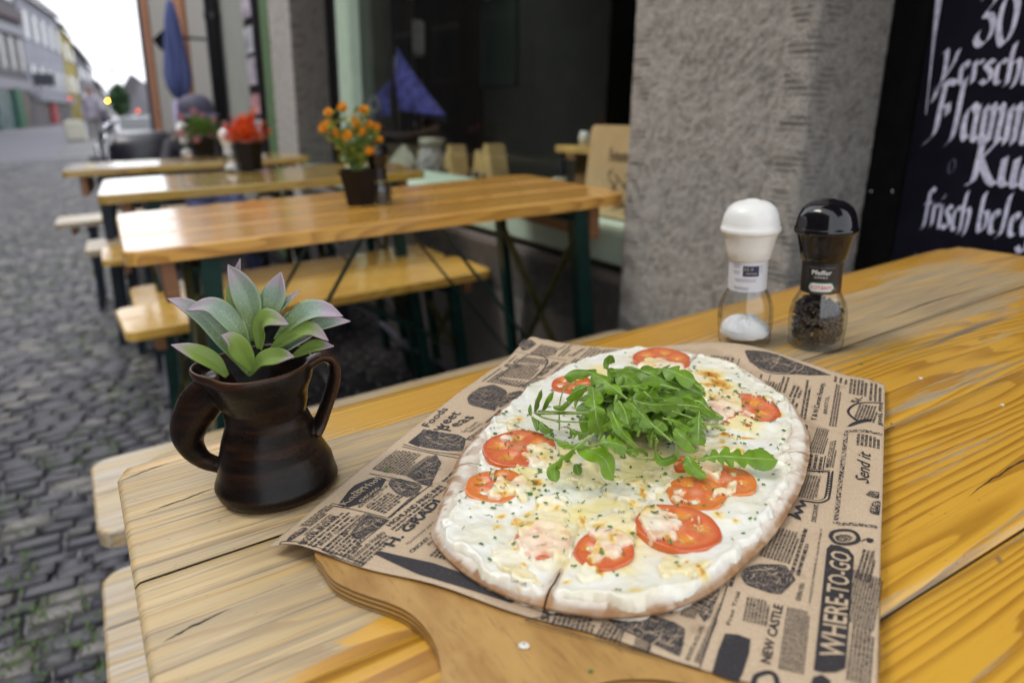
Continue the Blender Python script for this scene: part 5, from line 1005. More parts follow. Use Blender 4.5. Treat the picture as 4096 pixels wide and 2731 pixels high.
# ------------------------------------------------------------------ measured outlines (metres)
DATA = {"PZ":{"c":[0.2696,0.3473],"ang":0.6369,"outline":[[-3.11,0.1565],[-3.033,0.1571],[-2.95,0.157],[-2.868,0.1567],[-2.785,0.1546],[-2.696,0.1511],[-2.608,0.1462],[-2.52,0.1407],[-2.448,0.1356],[-2.318,0.1275],[-2.163,0.1214],[-1.995,0.1169],[-1.788,0.1135],[-1.58,0.115],[-1.372,0.1193],[-1.128,0.1291],[-0.934,0.1412],[-0.798,0.1501],[-0.652,0.1629],[-0.529,0.1704],[-0.375,0.1854],[-0.264,0.1993],[-0.186,0.206],[-0.11,0.2091],[-0.037,0.2101],[0.053,0.2135],[0.148,0.2134],[0.276,0.203],[0.41,0.1849],[0.514,0.1717],[0.639,0.1547],[0.784,0.1414],[0.906,0.1285],[1.053,0.1194],[1.232,0.1112],[1.445,0.1054],[1.683,0.1048],[1.869,0.1074],[1.989,0.109],[2.101,0.1107],[2.273,0.1179],[2.392,0.1252],[2.494,0.1326],[2.578,0.1423],[2.634,0.1452],[2.736,0.1482],[2.858,0.1517],[2.975,0.1543],[3.05,0.1555],[3.117,0.1562]],"cream":[[-3.095,0.1575],[-3.002,0.159],[-2.895,0.155],[-2.783,0.1508],[-2.676,0.1491],[-2.596,0.1435],[-2.511,0.1362],[-2.426,0.1291],[-2.356,0.1243],[-2.283,0.118],[-2.189,0.115],[-2.058,0.1109],[-1.907,0.1062],[-1.719,0.1028],[-1.488,0.1029],[-1.272,0.1058],[-1.038,0.1158],[-0.853,0.1352],[-0.703,0.1472],[-0.533,0.1597],[-0.309,0.1795],[-0.156,0.1938],[-0.056,0.1933],[0.141,0.1974],[0.276,0.1885],[0.419,0.1697],[0.582,0.1502],[0.753,0.1351],[0.907,0.1217],[1.168,0.11],[1.366,0.099],[1.55,0.093],[1.921,0.087],[2.2,0.0911],[2.39,0.1058],[2.498,0.1182],[2.618,0.1337],[2.692,0.1412],[2.831,0.1499],[2.959,0.1551],[3.053,0.1523],[3.12,0.157]],"tom":[[0.1713,0.0089,0.0253],[0.0963,0.0658,0.0177],[0.0876,-0.0698,0.0266],[-0.0209,0.0632,0.0243],[-0.0699,0.0577,0.0188],[-0.0773,-0.0554,0.0227],[-0.018,-0.0735,0.0173],[-0.0388,-0.0586,0.0177],[-0.111,-0.0237,0.0163],[-0.1141,0.0096,0.0151],[-0.0064,-0.0436,0.0088],[0.1275,-0.0024,0.0143]],"brown":[[0.1505,-0.0367,0.0025,-0.0085,-0.0088,-0.0015,1.0],[0.1344,-0.0451,0.0021,-0.0068,-0.0094,-0.0014,1.0],[0.1285,-0.0516,0.0017,-0.0054,-0.0056,-0.0008,0.8],[0.1243,-0.0381,0.0023,-0.0074,-0.0044,-0.0007,0.7],[-0.0554,0.0498,0.0017,-0.0049,-0.0029,-0.0013,1.0],[-0.0579,0.0363,0.0018,-0.0053,-0.0029,-0.0011,1.0],[-0.0689,0.0513,0.0009,-0.0026,-0.002,-0.0009,0.5],[-0.0781,0.0485,0.0011,-0.0032,-0.0019,-0.0009,0.8],[-0.0959,0.0416,0.0009,-0.0025,-0.0021,-0.0009,0.7],[-0.084,0.0134,0.0008,-0.0022,-0.0018,-0.0007,0.6],[-0.1079,0.039,0.0009,-0.0024,-0.0023,-0.001,0.6],[-0.0872,-0.0032,0.0005,-0.0013,-0.0052,-0.0017,0.7],[-0.1055,-0.017,0.0013,-0.0037,-0.0019,-0.0006,0.7],[-0.1039,-0.0266,0.0007,-0.002,-0.0025,-0.0008,0.7],[-0.1246,-0.0205,0.0007,-0.002,-0.0028,-0.001,0.8],[-0.1277,-0.0273,0.0008,-0.0022,-0.0031,-0.001,0.9],[-0.1405,-0.0133,0.0008,-0.0022,-0.0024,-0.0009,0.7],[-0.1104,-0.0619,0.0005,-0.0013,-0.0018,-0.0003,0.9],[-0.1077,-0.0664,0.0006,-0.0015,-0.0013,-0.0002,0.9],[-0.1111,-0.0729,0.0006,-0.0018,-0.0018,-0.0003,1.0],[-0.1151,-0.0767,0.001,-0.0029,-0.0012,-0.0002,0.8],[-0.057,-0.075,0.0009,-0.0027,-0.0033,-0.0005,0.7],[-0.0597,-0.0838,0.0006,-0.0019,-0.0022,-0.0003,0.7],[-0.0695,-0.0365,0.0013,-0.0039,-0.0026,-0.0006,0.8],[-0.0572,-0.0516,0.0007,-0.0019,-0.0019,-0.0003,0.6],[-0.04,-0.0214,0.0008,-0.0023,-0.0021,-0.0006,0.7],[-0.0502,-0.0291,0.0008,-0.0022,-0.0036,-0.0009,0.8],[-0.0477,-0.0018,0.0009,-0.0026,-0.0016,-0.0005,0.6],[0.0408,-0.0629,0.0017,-0.0052,-0.0039,-0.0005,0.9],[0.0468,-0.0766,0.0017,-0.0052,-0.0023,-0.0003,0.8],[0.0231,-0.0649,0.0009,-0.0028,-0.0026,-0.0003,0.9],[0.0172,-0.0675,0.0008,-0.0022,-0.0025,-0.0003,0.5],[0.0884,-0.0952,0.0009,-0.0026,-0.0032,-0.0002,0.8],[-0.0301,0.0423,0.0007,-0.0023,-0.0033,-0.0013,0.5],[0.0218,0.0814,0.0013,-0.0039,-0.0035,-0.0015,0.7],[0.1144,-0.0312,0.0017,-0.0054,-0.0036,-0.0007,0.5],[0.1078,-0.0463,0.0019,-0.0059,-0.0042,-0.0007,0.6],[-0.1375,-0.0477,0.0009,-0.0024,-0.0019,-0.0004,0.5],[-0.1542,0.006,0.0003,-0.001,-0.0026,-0.0011,0.7],[-0.1263,0.0215,0.0005,-0.0015,-0.0018,-0.0008,0.6],[-0.0128,0.0517,0.0012,-0.0036,-0.002,-0.0008,0.3],[0.0088,-0.0501,0.0011,-0.0034,-0.0025,-0.0005,0.5],[-0.0929,-0.0549,0.0006,-0.0018,-0.0016,-0.0004,0.4],[0.0838,0.0677,0.0004,-0.0014,-0.0022,-0.0008,0.3],[0.0119,-0.0751,0.0018,-0.0054,-0.0025,-0.0003,0.4]],"cheese":[[0.1532,0.0049,0.0066,-0.0219,-0.0203,-0.0045],[0.1264,-0.032,0.0059,-0.0191,-0.0288,-0.005],[0.0865,-0.0576,0.0043,-0.0138,-0.0236,-0.0034],[0.0662,-0.0464,0.0047,-0.0147,-0.0179,-0.003],[0.0295,-0.0633,0.0056,-0.017,-0.0181,-0.0027],[-0.0286,0.0455,0.005,-0.0149,-0.018,-0.0071],[-0.015,0.0712,0.0024,-0.0072,-0.004,-0.0018],[0.0045,0.0754,0.0033,-0.0099,-0.0053,-0.0023],[-0.0684,0.0466,0.0051,-0.0148,-0.0136,-0.0058],[-0.0926,0.018,0.0062,-0.0177,-0.0231,-0.009],[-0.1137,0.0034,0.0039,-0.011,-0.0165,-0.0061],[-0.1107,0.0152,0.004,-0.0113,-0.0184,-0.0074],[-0.0873,-0.0192,0.005,-0.0142,-0.0182,-0.0054],[-0.1086,-0.0255,0.0039,-0.0108,-0.0135,-0.004],[-0.0751,-0.043,0.004,-0.0114,-0.0146,-0.0034],[-0.0876,-0.0499,0.0029,-0.0082,-0.0066,-0.0014],[-0.0448,0.005,0.0047,-0.0138,-0.0164,-0.0053],[-0.0491,-0.0227,0.0053,-0.0153,-0.0176,-0.0046],[-0.0219,-0.0342,0.004,-0.0117,-0.011,-0.0025],[-0.0365,-0.0397,0.0025,-0.0072,-0.0123,-0.0027],[-0.0122,-0.0628,0.0039,-0.0116,-0.0111,-0.0018],[-0.027,-0.0737,0.0017,-0.0051,-0.0084,-0.0012],[-0.1141,-0.0603,0.0037,-0.0102,-0.0086,-0.0018],[-0.1087,-0.0711,0.0028,-0.0076,-0.0072,-0.0013],[-0.1295,-0.0221,0.0037,-0.0104,-0.0083,-0.0027],[-0.1329,0.0186,0.0038,-0.0108,-0.0112,-0.0048],[-0.1429,0.0103,0.0032,-0.0087,-0.0067,-0.0028],[-0.0702,-0.0622,0.0006,-0.0019,-0.0022,-0.0004],[-0.07,-0.0682,0.0004,-0.0011,-0.0053,-0.0009],[-0.0793,-0.0629,0.0008,-0.0023,-0.0021,-0.0004],[0.1049,-0.0829,0.0012,-0.0038,-0.0041,-0.0004],[0.1063,-0.0762,0.0008,-0.0025,-0.0034,-0.0004],[0.0722,-0.0748,0.0013,-0.0043,-0.0037,-0.0005],[-0.0581,0.065,0.0007,-0.0022,-0.0083,-0.0038],[0.1288,-0.0066,0.0042,-0.014,-0.0188,-0.004],[0.0177,0.084,0.0025,-0.0077,-0.0085,-0.0037],[-0.0981,-0.0305,0.002,-0.0055,-0.0095,-0.0026],[-0.051,-0.0545,0.0021,-0.0059,-0.0027,-0.0006]],"cuts":[[[-0.1627,-0.0079],[-0.1399,-0.0064],[-0.112,-0.0063],[-0.0852,-0.0031]],[[0.0398,-0.1175],[0.0316,-0.1024],[0.0119,-0.0751]],[[0.1179,-0.0994],[0.1119,-0.094],[0.12,-0.0854]],[[-0.0497,0.0964],[-0.0391,0.0929],[-0.0316,0.087]],[[0.1971,-0.0165],[0.1727,-0.0146]]]},"LV":[[[[0.2581,0.3233,0.836],[0.2546,0.3272,0.84],[0.2523,0.3397,0.844],[0.2593,0.3648,0.84],[0.2603,0.3806,0.834],[0.2579,0.3932,0.828]],0.006,1,0.3],[[[0.3099,0.364,0.826],[0.293,0.362,0.836],[0.2724,0.3562,0.84],[0.2654,0.352,0.846],[0.2645,0.3467,0.856]],0.0035,1,0.5],[[[0.2597,0.3622,0.836],[0.247,0.3431,0.837],[0.2368,0.3276,0.835],[0.2353,0.3237,0.828],[0.2377,0.3222,0.818]],0.0064,1,0.2],[[[0.2742,0.3007,0.812],[0.2644,0.3098,0.824],[0.2571,0.3155,0.834],[0.2559,0.3196,0.836]],0.0069,1,0.35],[[[0.2367,0.3966,0.804],[0.2399,0.3627,0.816],[0.2433,0.3398,0.824]],0.0014,2,0],[[[0.2387,0.4024,0.802],[0.2358,0.3826,0.806],[0.2376,0.3596,0.812],[0.2411,0.3367,0.82]],0.0012,2,0],[[[0.2421,0.4028,0.802],[0.2435,0.3682,0.814],[0.2461,0.3416,0.823]],0.0011,2,0],[[[0.2409,0.4061,0.8],[0.2392,0.4013,0.81],[0.2415,0.3954,0.822]],0.0032,0,0.2],[[[0.2443,0.4012,0.802],[0.2445,0.3959,0.812],[0.2485,0.3913,0.82]],0.0035,0,0.2],[[[0.2382,0.4064,0.798],[0.2381,0.4077,0.802],[0.2395,0.4089,0.806]],0.0014,0,0.1],[[[0.2386,0.4051,0.798],[0.2368,0.3959,0.798],[0.2328,0.3903,0.794]],0.003,0,0.1],[[[0.2369,0.3907,0.8],[0.2364,0.3851,0.798],[0.242,0.3831,0.795]],0.0039,0,0.1],[[[0.2441,0.3791,0.796],[0.2482,0.3838,0.814],[0.2545,0.3852,0.824],[0.2573,0.3776,0.828]],0.0009,2,0],[[[0.2451,0.3776,0.81],[0.2499,0.3683,0.822],[0.2571,0.3619,0.832]],0.0014,2,0],[[[0.2547,0.3617,0.832],[0.2491,0.3692,0.826],[0.2502,0.3791,0.818]],0.0051,0,0.3],[[[0.226,0.3686,0.802],[0.2231,0.3447,0.808],[0.2201,0.3174,0.816],[0.2276,0.3068,0.812],[0.2326,0.3034,0.798]],0.0076,1,0.15],[[[0.2285,0.3164,0.824],[0.2165,0.3181,0.818],[0.2108,0.3261,0.808],[0.2076,0.3295,0.801],[0.2066,0.3256,0.794]],0.0043,1,0.3],[[[0.2215,0.3107,0.82],[0.2283,0.3031,0.824],[0.2403,0.3015,0.818]],0.0061,1,0.25],[[[0.2423,0.3178,0.834],[0.2379,0.3057,0.83],[0.2434,0.3046,0.822],[0.2509,0.304,0.814]],0.0042,0,0.45],[[[0.2494,0.3205,0.838],[0.2464,0.3112,0.836],[0.2439,0.3044,0.83]],0.0054,0,0.5],[[[0.2582,0.3215,0.836],[0.2768,0.3211,0.828],[0.3023,0.3263,0.82]],0.0045,1,0.35],[[[0.2693,0.3451,0.834],[0.2831,0.3428,0.832],[0.3081,0.3534,0.826]],0.0047,1,0.4],[[[0.3051,0.3553,0.824],[0.3192,0.3557,0.82],[0.3353,0.362,0.812]],0.004,0,0.4],[[[0.3127,0.3542,0.82],[0.317,0.3554,0.812],[0.3166,0.3622,0.806],[0.3166,0.3705,0.806]],0.003,0,0.3],[[[0.3379,0.3184,0.794],[0.313,0.3203,0.808],[0.2914,0.3196,0.82]],0.0013,2,0],[[[0.3167,0.3219,0.814],[0.3088,0.3136,0.806],[0.3049,0.3098,0.796]],0.0077,1,0.2],[[[0.3008,0.3255,0.82],[0.3152,0.3222,0.816],[0.3324,0.3217,0.806]],0.0047,1,0.4],[[[0.2805,0.3055,0.816],[0.2871,0.3012,0.808],[0.2975,0.3024,0.797]],0.0056,0,0.35],[[[0.2644,0.3027,0.816],[0.2678,0.3071,0.804],[0.2717,0.3053,0.797],[0.277,0.2993,0.802],[0.2738,0.2962,0.814]],0.0035,0,0.3],[[[0.2419,0.3146,0.808],[0.2527,0.3115,0.808],[0.2676,0.3149,0.8]],0.0041,1,0.2],[[[0.2827,0.2953,0.802],[0.2807,0.2881,0.798],[0.2842,0.2797,0.793]],0.0049,0,0.3],[[[0.2246,0.3314,0.798],[0.2241,0.3267,0.792]],0.0029,0,0.3],[[[0.2367,0.3267,0.82],[0.2402,0.3169,0.828],[0.2445,0.3198,0.832]],0.0046,1,0.4],[[[0.2637,0.3142,0.816],[0.2576,0.3115,0.824],[0.2588,0.3148,0.83]],0.0052,1,0.4],[[[0.2404,0.364,0.806],[0.2387,0.3483,0.808],[0.2375,0.3328,0.816]],0.0043,1,0.4],[[[0.2669,0.3123,0.806],[0.2684,0.3108,0.816],[0.2764,0.3114,0.82]],0.0053,1,0.4],[[[0.2801,0.3156,0.82],[0.2921,0.3156,0.814],[0.306,0.3171,0.804]],0.0049,1,0.35],[[[0.2826,0.3373,0.83],[0.2865,0.3343,0.826],[0.3024,0.3412,0.818]],0.005,1,0.45],[[[0.2389,0.3773,0.816],[0.2383,0.367,0.82],[0.2417,0.3629,0.824]],0.0028,0,0.3],[[[0.2534,0.3218,0.804],[0.2571,0.3132,0.8],[0.2721,0.311,0.795]],0.0012,2,0],[[[0.2888,0.2924,0.798],[0.3012,0.288,0.799],[0.3144,0.2782,0.798],[0.3327,0.2693,0.795]],0.0075,3,0.1]],"SL":[[[[0.07,0.4649,0.874],[0.0717,0.4639,0.8952],[0.0684,0.4658,0.9109],[0.0633,0.4686,0.9243]],0.0087],[[[0.066,0.4712,0.872],[0.066,0.4744,0.8927],[0.0664,0.4774,0.9067],[0.0724,0.4773,0.9254]],0.0062],[[[0.0799,0.4615,0.8847],[0.0874,0.4597,0.9005],[0.0924,0.4593,0.9165]],0.009],[[[0.0806,0.459,0.8862],[0.0909,0.4533,0.8977],[0.0999,0.4483,0.9065]],0.0027],[[[0.0791,0.4653,0.8997],[0.0864,0.4741,0.9062]],0.0025],[[[0.0661,0.465,0.8684],[0.0613,0.4661,0.8851],[0.0502,0.4706,0.8992],[0.0356,0.4771,0.8984]],0.007],[[[0.065,0.4683,0.8511],[0.0555,0.474,0.8713],[0.0468,0.4793,0.8889],[0.0363,0.4855,0.8994],[0.0276,0.4907,0.9045]],0.0064],[[[0.0514,0.4718,0.8522],[0.0452,0.4726,0.8632],[0.0347,0.4757,0.8717],[0.0235,0.4793,0.8779]],0.0064],[[[0.066,0.4616,0.8563],[0.0621,0.4595,0.8677],[0.0569,0.4581,0.8787],[0.0509,0.4572,0.8844]],0.0074],[[[0.0723,0.4602,0.8695],[0.0748,0.4561,0.885],[0.0794,0.4509,0.8906],[0.089,0.4429,0.8871]],0.0077],[[[0.0824,0.458,0.8733],[0.0966,0.4501,0.8874],[0.1086,0.4435,0.8919],[0.1213,0.4364,0.888]],0.008],[[[0.0893,0.4562,0.8755],[0.1036,0.4499,0.8796],[0.1159,0.4447,0.8822],[0.1268,0.4402,0.8826]],0.0051],[[[0.103,0.45,0.8904],[0.1104,0.4499,0.8922],[0.1194,0.4489,0.8928]],0.0031],[[[0.0761,0.4581,0.8649],[0.0867,0.4495,0.8758],[0.1001,0.4394,0.8826],[0.1092,0.4317,0.8752]],0.0062],[[[0.0779,0.4591,0.862],[0.0904,0.4506,0.8715],[0.1041,0.4414,0.8786]],0.0049],[[[0.0894,0.452,0.8626],[0.1013,0.443,0.8696],[0.1125,0.4344,0.8704]],0.0049],[[[0.0641,0.4617,0.8535],[0.0718,0.4523,0.8644],[0.0808,0.4422,0.8675],[0.087,0.4337,0.8692]],0.0068],[[[0.0861,0.4601,0.8752],[0.0938,0.4606,0.8853],[0.0981,0.463,0.8892]],0.0041]]}
